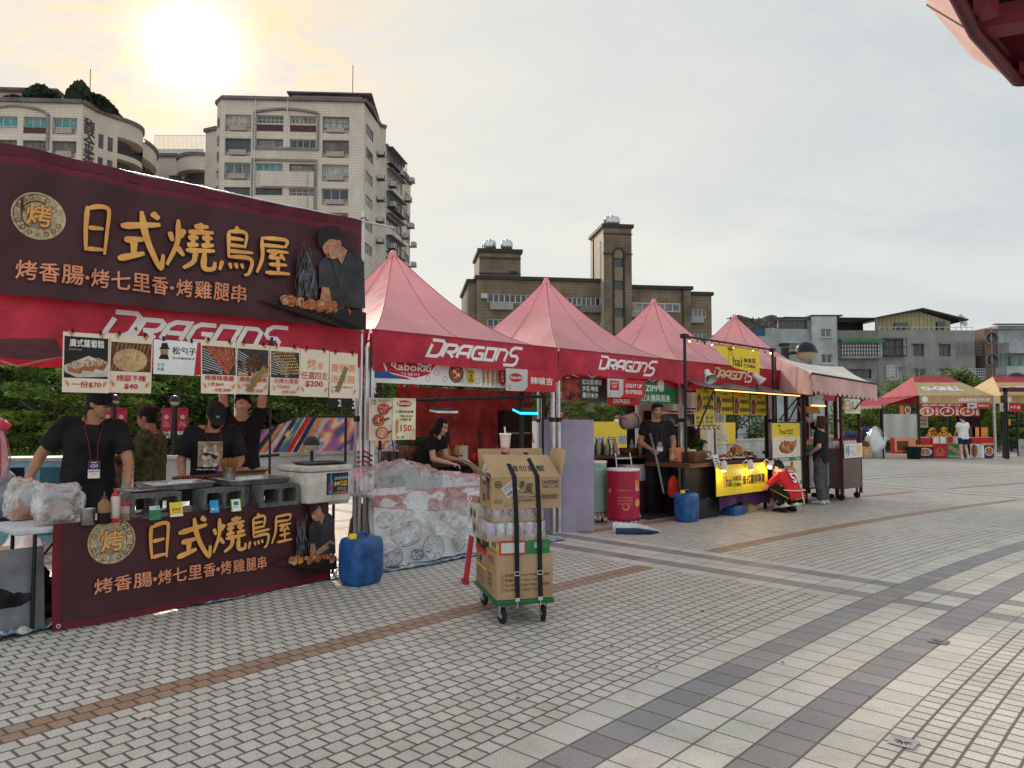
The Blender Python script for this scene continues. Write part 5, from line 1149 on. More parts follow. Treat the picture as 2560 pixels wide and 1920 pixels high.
def banner_art(pr,X,Z,rd):
 """X, Z map the banner photograph's columns/rows to sheet metres"""
 def B(u0,v0,u1,v1):return(X(u0),Z(u0,v1),X(u1),Z(u1,v0))
 def bx(u0,v0,u1,v1):uc=(u0+u1)/2;return(X(u0),Z(uc,v1),X(u1),Z(uc,v0))
 cx,cz=X(205),Z(205,750);R_=(X(348)-X(62))/2
 pr.disc(cx,cz,R_,m_pale,n=36);pr.ring(cx,cz,R_*.93,R_*.035,m_brown,36);pr.ring(cx,cz,R_*.66,R_*.06,m_brown,32)
 for i in range(16):
  a=i*pi/8;pr.ring(cx+R_*.79*cos(a),cz+R_*.79*sin(a),R_*.10,R_*.03,m_brown,8)if i%4 else pr.disc(cx+R_*.8*cos(a),cz+R_*.8*sin(a),R_*.09,m_tan,n=8)
 for i in range(7):pr.stroke([(cx-R_*.45,cz-R_*(.14+.06*i)),(cx,cz-R_*(.2+.06*i)),(cx+R_*.45,cz-R_*(.14+.06*i))],R_*.018,m_brown)
 pr.text('烤',(cx-R_*.48,cz-R_*.46,cx+R_*.48,cz+R_*.52),m_brown,.07);pr.text('烤',(cx-R_*.46,cz-R_*.43,cx+R_*.46,cz+R_*.49),m_gold,.035)
 for ch,b in(('日',(415,700,585,945)),('式',(622,722,858,1005)),('燒',(880,775,1118,1025)),('鳥',(1140,805,1318,1058)),('屋',(1335,857,1507,1060))):
  b=bx(*b);o_=(b[2]-b[0])*.03;brush(pr,ch,(b[0]+o_,b[1]-o_,b[2]+o_,b[3]-o_),m_black,.15);brush(pr,ch,b,m_gold,.15 if ch in '日式' else .115)
 chs='烤香腸·烤七里香·烤雞腿串';us=[95,215,330,455,485,590,695,798,900,930,1020,1115,1205]
 for i,ch in enumerate(chs):
  u0=us[i];u1=(us[i+1]if i<12 else 1290)-12;f=(u0-95)/1190;vt=985+140*f;hgt=100-12*f
  if ch=='·':pr.disc(X(u0+8),Z(u0,vt+hgt*.5),.016,m_salm,n=10);continue
  pr.text(ch,bx(u0,vt,u1,vt+hgt),m_salm,.035)
 for i in range(34):
  u0=1590+rd.uniform(-46,46);ph=rd.random()*6;top=rd.uniform(.5,1.0);pts=[];sp_=.55+.45*rd.random()
  for j in range(13):f=j/12*top;u=1590+(u0-1590)*(1.1-.55*f)+20*sp_*sin(f*8+ph);v=1190-300*f;pts.append((X(u),Z(u,v)))
  w0=(X(1620)-X(1590))*rd.uniform(.05,.32);pr.stroke(pts,[w0*(.1+sin(pi*(j+1)/15))for j in range(13)],m_smoke2 if i<20 else m_smoke)
 def pg(pts,m):pr.poly([(X(u),Z(u,v))for u,v in pts],m)
 pg([(1655,1000),(1700,950),(1790,920),(1850,950),(1883,1000),(1886,1240),(1700,1225),(1690,1150),(1650,1130)],m_dgrey)
 pg([(1730,950),(1765,1010),(1790,940),(1768,918)],m_pskin)
 pr.disc(X(1718),Z(1718,915),(X(1718)-X(1668))*.9,m_pskin,n=18,rz=(X(1718)-X(1668))*1.2)
 pg([(1660,920),(1650,860),(1662,820),(1700,802),(1745,815),(1765,855),(1762,880),(1710,885)],m_black);pg([(1760,850),(1790,858),(1764,872)],m_black)
 pr.stroke([(X(1690),Z(1690,912)),(X(1712),Z(1712,912))],.006,m_black);pr.stroke([(X(1675),Z(1675,950)),(X(1700),Z(1700,952))],.006,m_brown)
 pg([(1840,1135),(1880,1165),(1760,1215),(1720,1220),(1700,1195),(1740,1175)],m_pskin);pg([(1665,1125),(1700,1130),(1715,1200),(1680,1215),(1652,1195)],m_pskin)
 pr.stroke([(X(1700),Z(1700,960)),(X(1745),Z(1745,1100)),(X(1750),Z(1750,1170))],.007,m_black);pr.stroke([(X(1790),Z(1790,950)),(X(1750),Z(1750,1060))],.007,m_black)
 pg([(1325,1195),(1480,1180),(1888,1262),(1888,1352),(1800,1345)],m_black)
 for i in range(15):a=i/14;pr.stroke([(X(1330+470*a),Z(1330+470*a,1196+145*a)),(X(1480+405*a),Z(1480+405*a,1182+80*a))],.004,m_brown)
 for i in range(46):
  a=rd.random();u=1460+385*a+rd.uniform(-8,8);v=1190+75*a+rd.uniform(-14,16);r=(X(1490)-X(1470))*rd.uniform(.8,1.5)
  pr.disc(X(u),Z(u,v),r,m_meat if i%4 else m_tan,n=9,rz=r*.8,rot=rd.random())
 for i in range(7):u=1535+rd.uniform(-15,30);pr.stroke([(X(u),Z(u,1230)),(X(u+rd.uniform(-6,6)),Z(u,1200-rd.uniform(0,20)))],[.010,.002],m_ember)
def sheet_on_row(name,label,cat,pxs,v,group=None):
 """pxs: px0,py_top0,py_bot0, px1,py_top1,py_bot1 -> thing frame at lower left, width, height, slope"""
 s0,zt0=RP(pxs[0],pxs[1],v);_,zb0=RP(pxs[0],pxs[2],v);s1,zt1=RP(pxs[3],pxs[4],v);_,zb1=RP(pxs[3],pxs[5],v)
 z0,z1=(zb0+zb1)/2,(zt0+zt1)/2;o=thing(name,label,cat,ROW(s0/3,v,z0),RANG,group);return o,s1-s0,z1-z0,s0,z0
vb=-.14
s0,_=RP(-12,140,vb);s1,zt1=RP(361.8,220.3,vb);_,zb1=RP(362.2,329.5,vb);zt,zb=zt1+.0,zb1+.0
o=thing('banner','huge dark maroon banner with gold brush lettering and a cook, across the first tent','banner',ROW(s0/3,vb,zb),RANG)
pr=Print(.0035);Wd,Hd=s1-s0,zt-zb
pr.base(0,0,Wd,Hd,m_bord,.004,100,12)
pr.k=1.2;pr.mb.sheet(lambda u,v:(.07+(Wd-.12)*u,-1.2*pr.gap,.0+(Hd-.15)*v),100,12,m_bann);pr.k=2
pr.mb.sheet(lambda u,v:(.0+Wd*u,-1.25*pr.gap,Hd-.085+.085*v),30,2,mat('banner_hem',(.10,.008,.02),rough=.45));
def X_(u):return RP(Z1(u,0)[0],200,vb)[0]-s0
def Z_(u,v):return RP(*Z1(u,v),vb)[1]-zb
banner_art(pr,X_,Z_,random.Random(2))
pr.warp(lambda x,y,z:(x,y+.030*noise.noise(Vector((x*4.2,z*.7,3)))*(1-.5*z/Hd)+.010*noise.noise(Vector((x*9+z*3,z*2,8)))+.016*sin(x*5.1+z*2.2)+.012*sin(x*11-z*4)+.02*sin(z*5)*sin(x*2.0),z-.012*(1-((2*x/Wd)-1)**2)*(z/Hd)*1.5))
pr.build('sheet',o)
mb=MB();mb.tube([(-.1,.02,Hd-.02),(Wd+.42,.02,Hd+.0)],.012,m_alu,8);mb.build('top_pole',o)
o=thing('banner_pole','thin tall steel pole holding the big maroon banner at its right edge','pole',ROW((s1+.035)/3,vb+.03),RANG)
mb=MB();mb.tube([(0,0,0),(0,0,3.72)],.013,m_alu,8);mb.tube([(0,0,2.46),(0,0,2.56)],.019,m_blk,8);mb.build('pole',o)
mb=MB()
for z in(3.62,2.4,1.05):mb.tube([(.025*cos(a),.025*sin(a)-.0,z+.006*a)for a in range(9)],.006,mat('red_tie',(.5,.03,.03)),5)
mb.build('tie',o)
# extra silver post bundle strapped at the first gap
o=thing('post_bundle','bundle of silver tent posts strapped together behind the blue barrel','post',ROW(.002,.03),RANG)
mb=MB()
for i,(x,y)in enumerate(((-.06,0),(.0,-.03),(.055,.02))):mb.tube([(x,y,0),(x*.9,y,2.3)],.022,m_alu,10)
mb.build('posts',o);mb=MB();rd=random.Random(8)
for k in range(5):
 z=.95+k*.05;mb.tube([(.09*cos(a*pi/6),.07*sin(a*pi/6),z+.03*sin(a))for a in range(13)],.009,m_blk if k%2 else mat('red_tie',()),5)
mb.tube([(.02,-.08,.92),(.1,-.12,.8),(.08,-.1,.55),(.12,-.09,.2)],.006,m_blk,5);mb.build('strap',o)
# hanging price sheets
def M8(u,v):return((100+u/2.765)*.4,(800+v/2.765)*.4)
def leafs(pr,w,h,m=m_orange):
 for cx,cz,s in((.14,.10,1),(.86,.10,-1),(.2,.93,1),(.8,.93,-1)):
  for i in range(4):a=.5+i*.45;pr.stroke([(w*cx,h*cz+i*.008),(w*cx+s*.03*cos(a+1.6),h*cz+i*.012+.012)],.005,m)
PSG='price sheets hanging in a row under the first tent'
def psheet(label,u0,u1,vt0,vb0,vt1,vb1,art,v=-.17,base=m_cream,name='price_sheet',group=PSG,cat='price sheet',tilt=0):
 a,b=M8(u0,vt0),M8(u1,vt1);o,w,h,_,_=sheet_on_row(name,label,cat,(a[0],a[1],M8(0,vb0)[1],b[0],b[1],M8(0,vb1)[1]),v,group)
 pr=Print(.0012);pr.base(0,0,w,h,base,.002,3,5);art(pr,w,h);rr=random.Random(int(u0))
 c1,c2=rr.uniform(-.03,.03),rr.uniform(-.006,.006)
 pr.warp(lambda x,y,z:(x,y+c1*(1-z/h)+c2*sin(pi*x/w)*(1-z/h)*.6,z));pr.build('sheet',o)
 for x in(.2,.8):mb=MB();mb.box((w*x,.0,h+.01),(.02,.012,.04),m_blk);mb.build('clip',o)
 return o
def pic(pr,w,h,z0,z1,m):pr.rect(w*.03,h*z0,w*.97,h*z1,m);return pr.k
def cake(pr,w,h):
 pic(pr,w,h,.24,.93,m_black);pr.text('廣式蘿蔔糕',(w*.14,h*.76,w*.88,h*.89),m_white,.04);pr.text('新鮮現做',(w*.12,h*.70,w*.4,h*.73),m_tan,.02)
 pr.poly([(w*.03,h*.44),(w*.55,h*.62),(w*.97,h*.50),(w*.97,h*.28),(w*.3,h*.25),(w*.05,h*.33)],mat('plate_print',(.55,.50,.45),var=.2))
 for i,(cx,cz)in enumerate(((.78,.50),(.55,.47),(.28,.43))):
  pr.poly([(w*(cx-.2),h*cz),(w*(cx-.04),h*(cz+.10)),(w*(cx+.2),h*(cz+.03)),(w*(cx+.1),h*(cz-.12)),(w*(cx-.16),h*(cz-.09))],m_meat);pr.poly([(w*(cx-.19),h*cz),(w*(cx-.04),h*(cz+.095)),(w*(cx+.19),h*(cz+.03)),(w*(cx+.02),h*(cz-.05))],mat('cake_top',(.62,.42,.30),var=.5,scale=60))
 pr.text('一份$70',(w*.2,h*.08,w*.82,h*.19),m_red,.05);leafs(pr,w,h)
def sweet(pr,w,h):
 pic(pr,w,h,.37,.87,m_brown);[pr.stroke([(w*(.05+i*.09),h*.38),(w*(.2+i*.09),h*.86)],.004,m_tan)for i in range(9)]
 pr.disc(w*.48,h*.57,w*.40,mat('board_print',(.58,.36,.18),var=.2),rz=h*.20);pr.disc(w*.3,h*.56,w*.19,m_tan,rz=h*.09);pr.disc(w*.58,h*.64,w*.19,mat('bun_print',(.66,.42,.20),var=.3,scale=40),rz=h*.09)
 pr.text('烤甜不辣',(w*.18,h*.20,w*.86,h*.31),m_red,.05);pr.text('$40',(w*.36,h*.06,w*.68,h*.16),m_red,.05);leafs(pr,w,h)
def grillpic(kind,t1,t2='1支$60',t3='4支200'):
 def f(pr,w,h):
  pic(pr,w,h,.36,.90,m_dgrey);rr=random.Random(len(t1)+int(w*1000)+kind)
  for i in range(9):pr.stroke([(w*.04,h*(.45+i*.05)),(w*.6,h*(.38+i*.035))],.004,m_white)
  if kind==0:
   for i in range(8):pr.stroke([(w*(.12+i*.105),h*.89),(w*(.45+i*.07),h*.60),(w*min(.95,.75+i*.03),h*(.37+i*.04))],w*.075,m_meat if i%2 else mat('sausage_print',(.45,.10,.06),var=.4,scale=30))
  elif kind==1:
   pr.poly([(w*.05,h*.42),(w*.95,h*.5),(w*.95,h*.37),(w*.05,h*.37)],m_tan)
   for i in range(44):pr.disc(w*(.5+rr.gauss(0,.16)),h*(.62+rr.gauss(0,.07)),w*.06,m_brown if i%3 else mat('dark_meat_print',(.12,.04,.03),var=.4,scale=30),n=7)
  else:
   for j in range(9):
    for i in range(8):pr.disc(w*(.12+j*.075+i*.035),h*(.86-i*.06+j*.004),w*.035,m_tan if(i+j)%2 else mat('gold_print',(.62,.36,.08),var=.3),n=6)
  pr.text(t1,(w*.1,h*.25,w*.92,h*.345),m_red,.045);pr.text(t2,(w*.2,h*.145,w*.62,h*.215),m_red,.04);pr.text(t3,(w*.36,h*.04,w*.82,h*.11),m_red,.04);leafs(pr,w,h)
 return f
psheet('price sheet with a dark photo of pan fried radish cake, one portion 70',160,482,85,503,97,503,cake)
psheet('price sheet with two round buns on a wooden board, price 40',487,782,98,505,116,503,sweet)
psheet('price sheet of raw red sausages on a grill, 60 each',1113,1358,140,508,156,513,grillpic(0,'烤原味香腸'))
def duck(pr,w,h):grillpic(1,'燒鳥雞腿串')(pr,w,h);pr.poly([(w*.28,h*.08),(w*.42,h*.04),(w*.92,h*.52),(w*.78,h*.58)],mat('brown_tape',(.26,.18,.06),rough=.35))
psheet('price sheet of dark grilled chicken thighs partly covered by brown tape',1362,1588,158,512,178,515,duck)
psheet('price sheet of golden skewers on a grill, 60 each',1592,1798,178,518,196,526,grillpic(2,'火烤七里香'))
def four(pr,w,h):pr.text('烤',(w*.24,h*.58,w*.55,h*.80),m_salm,.03);pr.text('串',(w*.60,h*.58,w*.80,h*.74),m_salm,.03);pr.text('任選四支',(w*.04,h*.37,w*.96,h*.53),m_red,.02);pr.text('$200',(w*.18,h*.20,w*.80,h*.34),m_red,.06);leafs(pr,w,h)
psheet('price sheet of plain text offering any four skewers for 200',1802,2000,197,525,215,538,four)
def gift(pr,w,h):
 pr.text('慶開賽',(w*.05,h*.57,w*.93,h*.75),m_salm,.02);pr.text('送香腸',(w*.04,h*.33,w*.9,h*.51),m_salm,.02);pr.text('凡購買任選四支',(w*.05,h*.22,w*.85,h*.26),m_brown,.01);leafs(pr,w,h)
 pr.poly([(w*.18,h*.14),(w*.34,h*.12),(w*.66,h*.66),(w*.52,h*.70)],mat('brown_tape',()))
psheet('price sheet of plain text crossed by brown tape, rightmost of the row',2004,2196,216,535,238,546,gift)
def card(pr,w,h):
 pr.poly([(w*.93,h*.98),(w,h),(w,h*.03),(w*.86,h*.0)],m_red)
 pr.disc(w*.22,h*.66,w*.085,m_pskin);pr.poly([(w*.10,h*.72),(w*.34,h*.74),(w*.30,h*.80),(w*.28,h*.92),(w*.16,h*.90),(w*.15,h*.79)],m_black);pr.poly([(w*.10,h*.44),(w*.32,h*.44),(w*.29,h*.58),(w*.15,h*.58)],m_black)
 pr.text('松包子',(w*.39,h*.60,w*.9,h*.82),m_black,.04);pr.text('日式燒肉串子',(w*.40,h*.46,w*.88,h*.52),m_black,.03);pr.text('大方',(w*.07,h*.22,w*.22,h*.33),mat('print_teal',(.15,.32,.30)),.03);pr.text('市集',(w*.07,h*.09,w*.22,h*.20),mat('print_teal',()),.03)
psheet('white shop card with a little hatted face, between the price sheets',787,1110,138,372,150,388,card,base=m_white,name='shop_card',group=None,cat='sign')
# grey side sheet above the first sheets
o,w,h,_,_=sheet_on_row('shade_cloth','grey shade cloth strip under the first tent at far left','cloth',(-20,325,352,64,334,356),.6)
mb=MB();mb.sheet(lambda u,v:(w*u,.3*v,h*v-.05*sin(pi*u)),10,3,mat('grey_cloth',(.12,.11,.11)));mb.build('cloth',o)
# ---- counter with lower banner
A0=G(48.6,632);A1=G(325.5,579);AD=(A1-A0).normalized();AN=Vector((-AD.y,AD.x,0));AA=atan2(AD.y,AD.x);AL=(A1-A0).length
def AT(x,y=0,z=0):return A0+AD*x+AN*y+Vector((0,0,z))
TZ=.735
m_tab=mat('folding_table_plastic',(.55,.55,.55),rough=.5,var=.12,scale=5)
def table(label,x0,x1,y0,dep=.60,cat='table',z=TZ):
 o=thing('folding_table',label,cat,AT(x0,y0),AA);w=x1-x0
 mb=MB();mb.rbox((w/2,dep/2,z-.022),(w,dep,.044),m_tab,.012);mb.build('tabletop',o)
 for x in(.14,w-.14):
  for y in(.06,dep-.06):mb=MB();mb.tube([(x,y,z-.045),(x,y,0)],.014,m_blk,8);mb.build('leg',o)
  mb=MB();mb.tube([(x,.06,.30),(x,dep-.06,.30)],.010,m_blk,6);mb.tube([(x,dep/2,z-.05),(x+(.28 if x<w/2 else-.28),dep/2,z-.05)],.01,m_blk,6);mb.tube([(x,dep/2,.32),(x+(.28 if x<w/2 else-.28),dep/2,z-.05)],.009,m_blk,6);mb.build('brace',o)
 return o
table('long white folding table behind the lower maroon banner',-.22,1.45,.02);table('second white folding table under the foam cooler',1.46,AL+.28,.02)
o=thing('banner','maroon counter banner with gold brush lettering hung low on the folding tables','banner',AT(0,-.02,0),AA)
pr=Print(.0028);Hl=.745
pr.base(0,.0,AL,Hl,m_bord,.004,30,8);pr.mb.sheet(lambda u,v:(.055+(AL-.055)*u,-1.2*pr.gap,.05+(Hl-.055)*v),30,6,m_bann);pr.k=2
def Xl(u):return .05+(u-0)/1890*(AL-.02)*1.0+.10*(1-u/1890)
def Zl(u,v):
 top=500+275*u/1890;bot=1190+165*u/1890;return Hl*(.10+.86*(1-(v-(top+95))/(bot-top-80)))
banner_art(pr,Xl,Zl,random.Random(9))
pr.warp(lambda x,y,z:(x,y-.01+.010*sin(x*6.3+1)*(1.1-z/Hl)+.008*sin(x*15+z*4)-.05*(1-z/Hl)**2,z+.012));pr.build('sheet',o)
mb=MB();mb.lathe([(.008,0),(.014,.002),(.016,0)],(.03,-.075,.05),m_alu,12,rot=Matrix.Rotation(pi/2,3,'X'));mb.build('eyelet',o)
# items on the table: photo pixel -> point on the table top
def Q2(u,v):return((u/1.975)*.4,(780+v/1.975)*.4)
def OT(u,v,z=TZ):p=G(*Q2(u,v),z);return p
m_block=mat('concrete_block',(.165,.16,.155),rough=.95,var=.3,scale=20,bump=.8,bscale=90,spk=60)
def block(u,v,label,back=0,L_=.39,H_=.19):
 p=OT(u,v)+AN*back;o=thing('concrete_block',label,'concrete block',p,AA,'hollow concrete blocks on the counter');mb=MB()
 t_=.032;D_=.19
 for x0_,x1_ in((0,t_),(L_/2-t_/2,L_/2+t_/2),(L_-t_,L_)):mb.bb(x0_,x1_,0,D_,t_,H_-t_,m_block)
 mb.bb(0,L_,0,D_,0,t_,m_block);mb.bb(0,L_,0,D_,H_-t_,H_,m_block)
 for cx_ in(L_*.25,L_*.75):
  for sx_ in(-1,1):
   for z_ in(t_,H_-t_):
    w_=(L_/2-1.5*t_)/2;zz=1 if z_==t_ else-1
    mb.add([(cx_+sx_*w_,y,z)for y in(0.002,D_-.002)for(y_,z)in((0,z_),)]+[(cx_+sx_*(w_-.022),y,z_)for y in(0.002,D_-.002)]+[(cx_+sx_*w_,y,z_+zz*.022)for y in(0.002,D_-.002)],[(0,2,4),(1,5,3),(2,3,5,4),(0,1,3,2),(0,4,5,1)],m_block)
 mb.build('block',o);return o
block(645,1028,'hollow concrete block beside the red capped jar, leftmost of the row')
block(1003,992,'hollow concrete block with the blue card in front',L_=.37)
block(1285,968,'hollow concrete block beside the white foam cooler',L_=.39)
mb=MB();o=thing('concrete_block','half concrete block end turned inward between the open ended blocks','concrete block',OT(1215,972)+AN*.12,AA,'hollow concrete blocks on the counter');mb.bb(0,.10,0,.19,0,.19,m_block);mb.bb(-.06,0,.05,.19,0,.19,m_block);mb.build('block',o)
m_tray=mat('steel_tray',(.50,.49,.48),rough=.28,metal=.85,var=.25,scale=8)
def tray(loc,w,d,h,label,rz=0,tilt=0,mm=m_tray,name='steel_tray',cat='tray',group='steel trays on the counter'):
 o=thing(name,label,cat,loc,AA+rz,group);mb=MB();t_=.004
 mb.bb(.02,w-.02,.02,d-.02,0,t_,mm)
 for(a,b,c,e)in(((0,0),(w,0),(w-.02,.02),(.02,.02)),((w,0),(w,d),(w-.02,d-.02),(w-.02,.02)),((w,d),(0,d),(.02,d-.02),(w-.02,d-.02)),((0,d),(0,0),(.02,.02),(.02,d-.02))):
  mb.quad((*a,h),(*b,h),(*c,0),(*e,0),mm)
 mb.tube([(0,0,h),(w,0,h),(w,d,h),(0,d,h),(0,0,h)],.006,mm,6);mb.build('tray',o);o.rotation_euler[0]=tilt;return o
tray(AT(.74,.06,.93),.52,.34,.045,'shallow steel tray with raised rim on the left block',.04,.02)
tray(AT(1.38,.04,.93),.58,.38,.045,'larger steel tray resting across the middle blocks',.0,.02)
tray(AT(.58,.05,.926),.34,.30,.02,'flat grey plate at the left end of the blocks',.1)
o=thing('charcoal_grill','black charcoal grill with a wire rack of dark sausages behind the trays','grill',AT(1.15,.55,.78),AA);mb=MB()
mb.bb(0,.9,0,.32,0,.16,m_blk);mb.build('firebox',o);mb=MB();[mb.tube([(.02+i*.03,0,.175),(.02+i*.03,.32,.175)],.003,m_tray,5)for i in range(29)];mb.tube([(0,0,.17),(.9,0,.17)],.006,m_tray,5);mb.build('rack',o)
mb=MB();[mb.tube([(0,y,.0),(0,y,-.78)],.015,m_blk,6)for y in(.03,.29)];[mb.tube([(.9,y,.0),(.9,y,-.78)],.015,m_blk,6)for y in(.03,.29)];mb.build('stand',o)
m_saus=mat('grilled_sausage',(.17,.045,.022),rough=.35,var=.4,scale=20)
s_=None
for i in range(9):
 lb='dark grilled sausage laid across the wire rack';q=AT(1.22+i*.052,.60+.01*(i%3),.972)
 if s_ is None:mb=MB();mb.tube([(0,0,0),(0,.02,.004),(.004,.09,.012),(0,.16,.004),(0,.18,0)],[.006,.015,.018,.015,.006],m_saus,10);s_=mb.build('sausage',loc=q,rz=AA,label=lb,cat='sausage',group='sausages on the grill rack')
 else:dup(s_,q,AA+.1*sin(i))
# foam cooler
p=G(*Q2(1545,948),TZ);m_foam=mat('white_foam',(.62,.56,.50),rough=.8,var=.18,scale=7,bump=.3,bscale=200)
CR=AA+.0;o=thing('foam_cooler','white foam cooler with a cola price poster on its side','cooler',p,AA+radians(2))
w,d,h=.50,.46,.34;mb=MB();mb.rbox((.19,d/2-.0,h*.42),(w,d,h*.84),m_foam,.02);mb.build('box',o);mb=MB();mb.rbox((.19,d/2,h*.93),(w+.02,d+.02,h*.16),m_foam,.015);mb.build('lid',o)
pr=Print(.0012);pr.base(0,0,.25,.20,mat('poster_navy',(.03,.035,.05),var=.5,scale=20));pr.poly([(.02,.01),(.07,.01),(.075,.10),(.06,.15),(.055,.19),(.04,.19),(.035,.15),(.02,.10)],mat('bottle_print',(.10,.20,.42),var=.4,scale=30));pr.rect(.02,.06,.073,.085,m_red)
pr.text('冰鎮·暢飲·看球賽',(.085,.135,.24,.165),mat('poster_sky',(.30,.50,.65)),.03);pr.text('$40',(.085,.075,.15,.12),m_yel,.06);pr.text('冰冰涼涼',(.155,.10,.235,.125),m_yel,.03);pr.text('有夠讚喔',(.155,.075,.235,.097),m_yel,.03);[pr.ring(.14+.035*i,.05,.013,.003,m_white,12)for i in range(3)];pr.poly([(.07,.0),(.25,.0),(.25,.03),(.1,.025)],m_meat)
pr.warp(lambda x,y,z:(x+.15,y-.004,z+.07));pr.build('poster',o)
tray(p+AD*.0+AN*.06+Vector((0,0,h+.005)),.40,.30,.022,'dark shallow tray lying on the foam cooler lid',-.05,0,mat('dark_tray',(.10,.10,.10),rough=.35,metal=.7),group=None)
# poster stand pole, skewer pot, cardboard box
o=thing('stand_pole','thin black pole rising behind the foam cooler to the tent','pole',AT(1.98,.42,0),AA);mb=MB();mb.tube([(0,0,.0),(0,0,2.3)],.012,m_blk,8);mb.tube([(-.1,0,1.16),(.1,0,1.17)],.014,m_blk,6);mb.build('pole',o)
m_steel=mat('brushed_steel',(.45,.44,.43),rough=.3,metal=.9,var=.3,scale=12,lines=(0,.012,.3,.3))
def pot(loc,r,h,label,name='steel_cup',fill=None):o=thing(name,label,'cup',loc,0);mb=MB();mb.lathe([(r*.96,0),(r,.004),(r,h),(r*1.04,h+.003),(r*.93,h),(r*.93,.01),(0,.01)],(0,0,0),m_steel,24);mb.build('cup',o);return o
o=pot(AT(1.56,.40,.90),.052,.17,'tall steel pot full of brown bamboo skewers','skewer_pot');mb=MB();rd=random.Random(3)
for i in range(90):a=rd.uniform(0,2*pi);r_=.045*sqrt(rd.random());mb.tube([(r_*cos(a),r_*sin(a),.08),(r_*2.1*cos(a),r_*2.1*sin(a),.25+rd.uniform(-.01,.01))],.0022,mat('bamboo',(.32,.14,.05),var=.3),4,cap=False)
mb.build('skewers',o)
m_card=mat('cardboard',(.42,.28,.16),rough=.85,var=.12,scale=4,bump=.15,bscale=15)
def carton(loc,w,d,h,rz,label,open_=False,m=m_card,name='cardboard_box',flaps=.5,group=None,prints=None):
 o=thing(name,label,'box',loc,rz,group);mb=MB()
 if open_:
  t_=.006;mb.bb(0,w,0,t_,0,h,m);mb.bb(0,w,d-t_,d,0,h,m);mb.bb(0,t_,t_,d-t_,0,h,m);mb.bb(w-t_,w,t_,d-t_,0,h,m);mb.bb(t_,w-t_,t_,d-t_,0,t_,m);mb.build('box',o)
  for(a,b,n_)in(((0,0),(w,0),(0,-1)),((w,0),(w,d),(1,0)),((w,d),(0,d),(0,1)),((0,d),(0,0),(-1,0))):
   f=flaps*min(w,d)*.6;mb=MB();mb.add([(*a,h),(*b,h),(b[0]+n_[0]*f,b[1]+n_[1]*f,h+f*.35),(a[0]+n_[0]*f,a[1]+n_[1]*f,h+f*.4),(*a,h-.004),(*b,h-.004),(b[0]+n_[0]*f,b[1]+n_[1]*f,h+f*.35-.004),(a[0]+n_[0]*f,a[1]+n_[1]*f,h+f*.4-.004)],[(0,1,2,3),(7,6,5,4),(0,3,7,4),(1,5,6,2),(2,6,7,3)],m);mb.build('flap',o)
 else:mb.rbox((w/2,d/2,h/2),(w,d,h),m,.004);mb.bb(w/2-.025,w/2+.025,-.001,d+.001,h-.002,h+.0015,mat('packing_tape',(.45,.33,.20),rough=.3));mb.build('box',o)
 if prints:pr=Print(.0009);prints(pr,w,h);pr.warp(lambda x,y,z:(x,y-.0015,z));pr.build('print',o)
 return o
carton(AT(1.72,.62,.76),.34,.26,.24,AA,'open cardboard box behind the skewer pot',True)
# bottles, cup, payment cards
pot(OT(432,1050),.048,.115,'steel cup at the left end of the counter beside the plastic bag')
def bottle(u,v,prof,mats_,label,name='sauce_bottle'):
 o=thing(name,label,'bottle',OT(u,v),0)
 for(nm,pf,m)in zip(('body','sauce','cap'),prof,mats_):mb=MB();mb.lathe(pf,(0,0,0),m,20);mb.build(nm,o)
m_pla=mat('clear_squeeze_plastic',(.55,.45,.38),rough=.3,var=.15,alpha=.75)
bottle(512,1045,([(0,0),(.041,.003),(.043,.08),(.041,.15),(.018,.178),(.014,.19)],[(.0415,.001),(.0437,.04),(.0436,.082)],[(.019,.18),(.02,.195),(.008,.20),(.004,.235),(0,.235)]),(mat('brown_sauce_bottle',(.28,.13,.05),rough=.3),mat('dark_sauce',(.012,.006,.005),rough=.2),mat('brown_cap',(.14,.05,.03))),'brown squeeze bottle half full of dark sauce')
bottle(566,1040,([(0,0),(.030,.003),(.031,.09),(.030,.185),(.020,.20)],[(.0306,.001),(.0316,.03),(.0315,.035)],[(.024,.198),(.024,.215),(.010,.222),(.005,.25),(0,.25)]),(mat('white_squeeze_bottle',(.60,.48,.44),rough=.35),m_red,m_red),'slim white squeeze bottle with a red nozzle')
bottle(616,1030,([(0,0),(.034,.003),(.035,.09),(.030,.115)],[(.0346,.001),(.0354,.05),(.0353,.055)],[(.033,.113),(.034,.135),(0,.137)]),(m_pla,mat('tan_sauce',(.30,.18,.10)),m_red),'short jar with a red lid beside the first concrete block','spice_jar')
def paycard(u,v,w,h,m,label,art):
 o=thing('payment_card',label,'card',OT(u,v)-AN*.015,AA,'mobile payment cards along the counter');pr=Print(.0008);pr.base(0,0,w,h,m);art(pr,w,h);pr.warp(lambda x,y,z:(x,y+z*.25,z));pr.build('card',o);mb=MB();mb.bb(.01,w-.01,.012,.035,0,.012,m_white);mb.build('foot',o)
paycard(737,1028,.082,.105,m_green,'green mobile payment card leaning on the first concrete block',lambda pr,w,h:(pr.rect(.003,h*.72,w-.003,h-.003,m_white),pr.text('LINE',(w*.1,h*.80,w*.48,h*.90),m_green,.04),pr.rect(w*.54,h*.78,w*.92,h*.92,m_green),pr.text('Pay',(w*.58,h*.80,w*.88,h*.90),m_white,.03),pr.disc(w*.5,h*.38,w*.16,m_brown),pr.disc(w*.5,h*.33,w*.1,m_red)))
paycard(838,1012,.10,.11,m_yel,'yellow mobile payment card leaning on the first concrete block',lambda pr,w,h:(pr.rect(0,0,w,h*.14,m_white),pr.text('全支付',(w*.15,h*.40,w*.85,h*.62),m_black,.05),pr.text('PXPAYPLUS',(w*.22,h*.26,w*.78,h*.33),m_black,.02)))
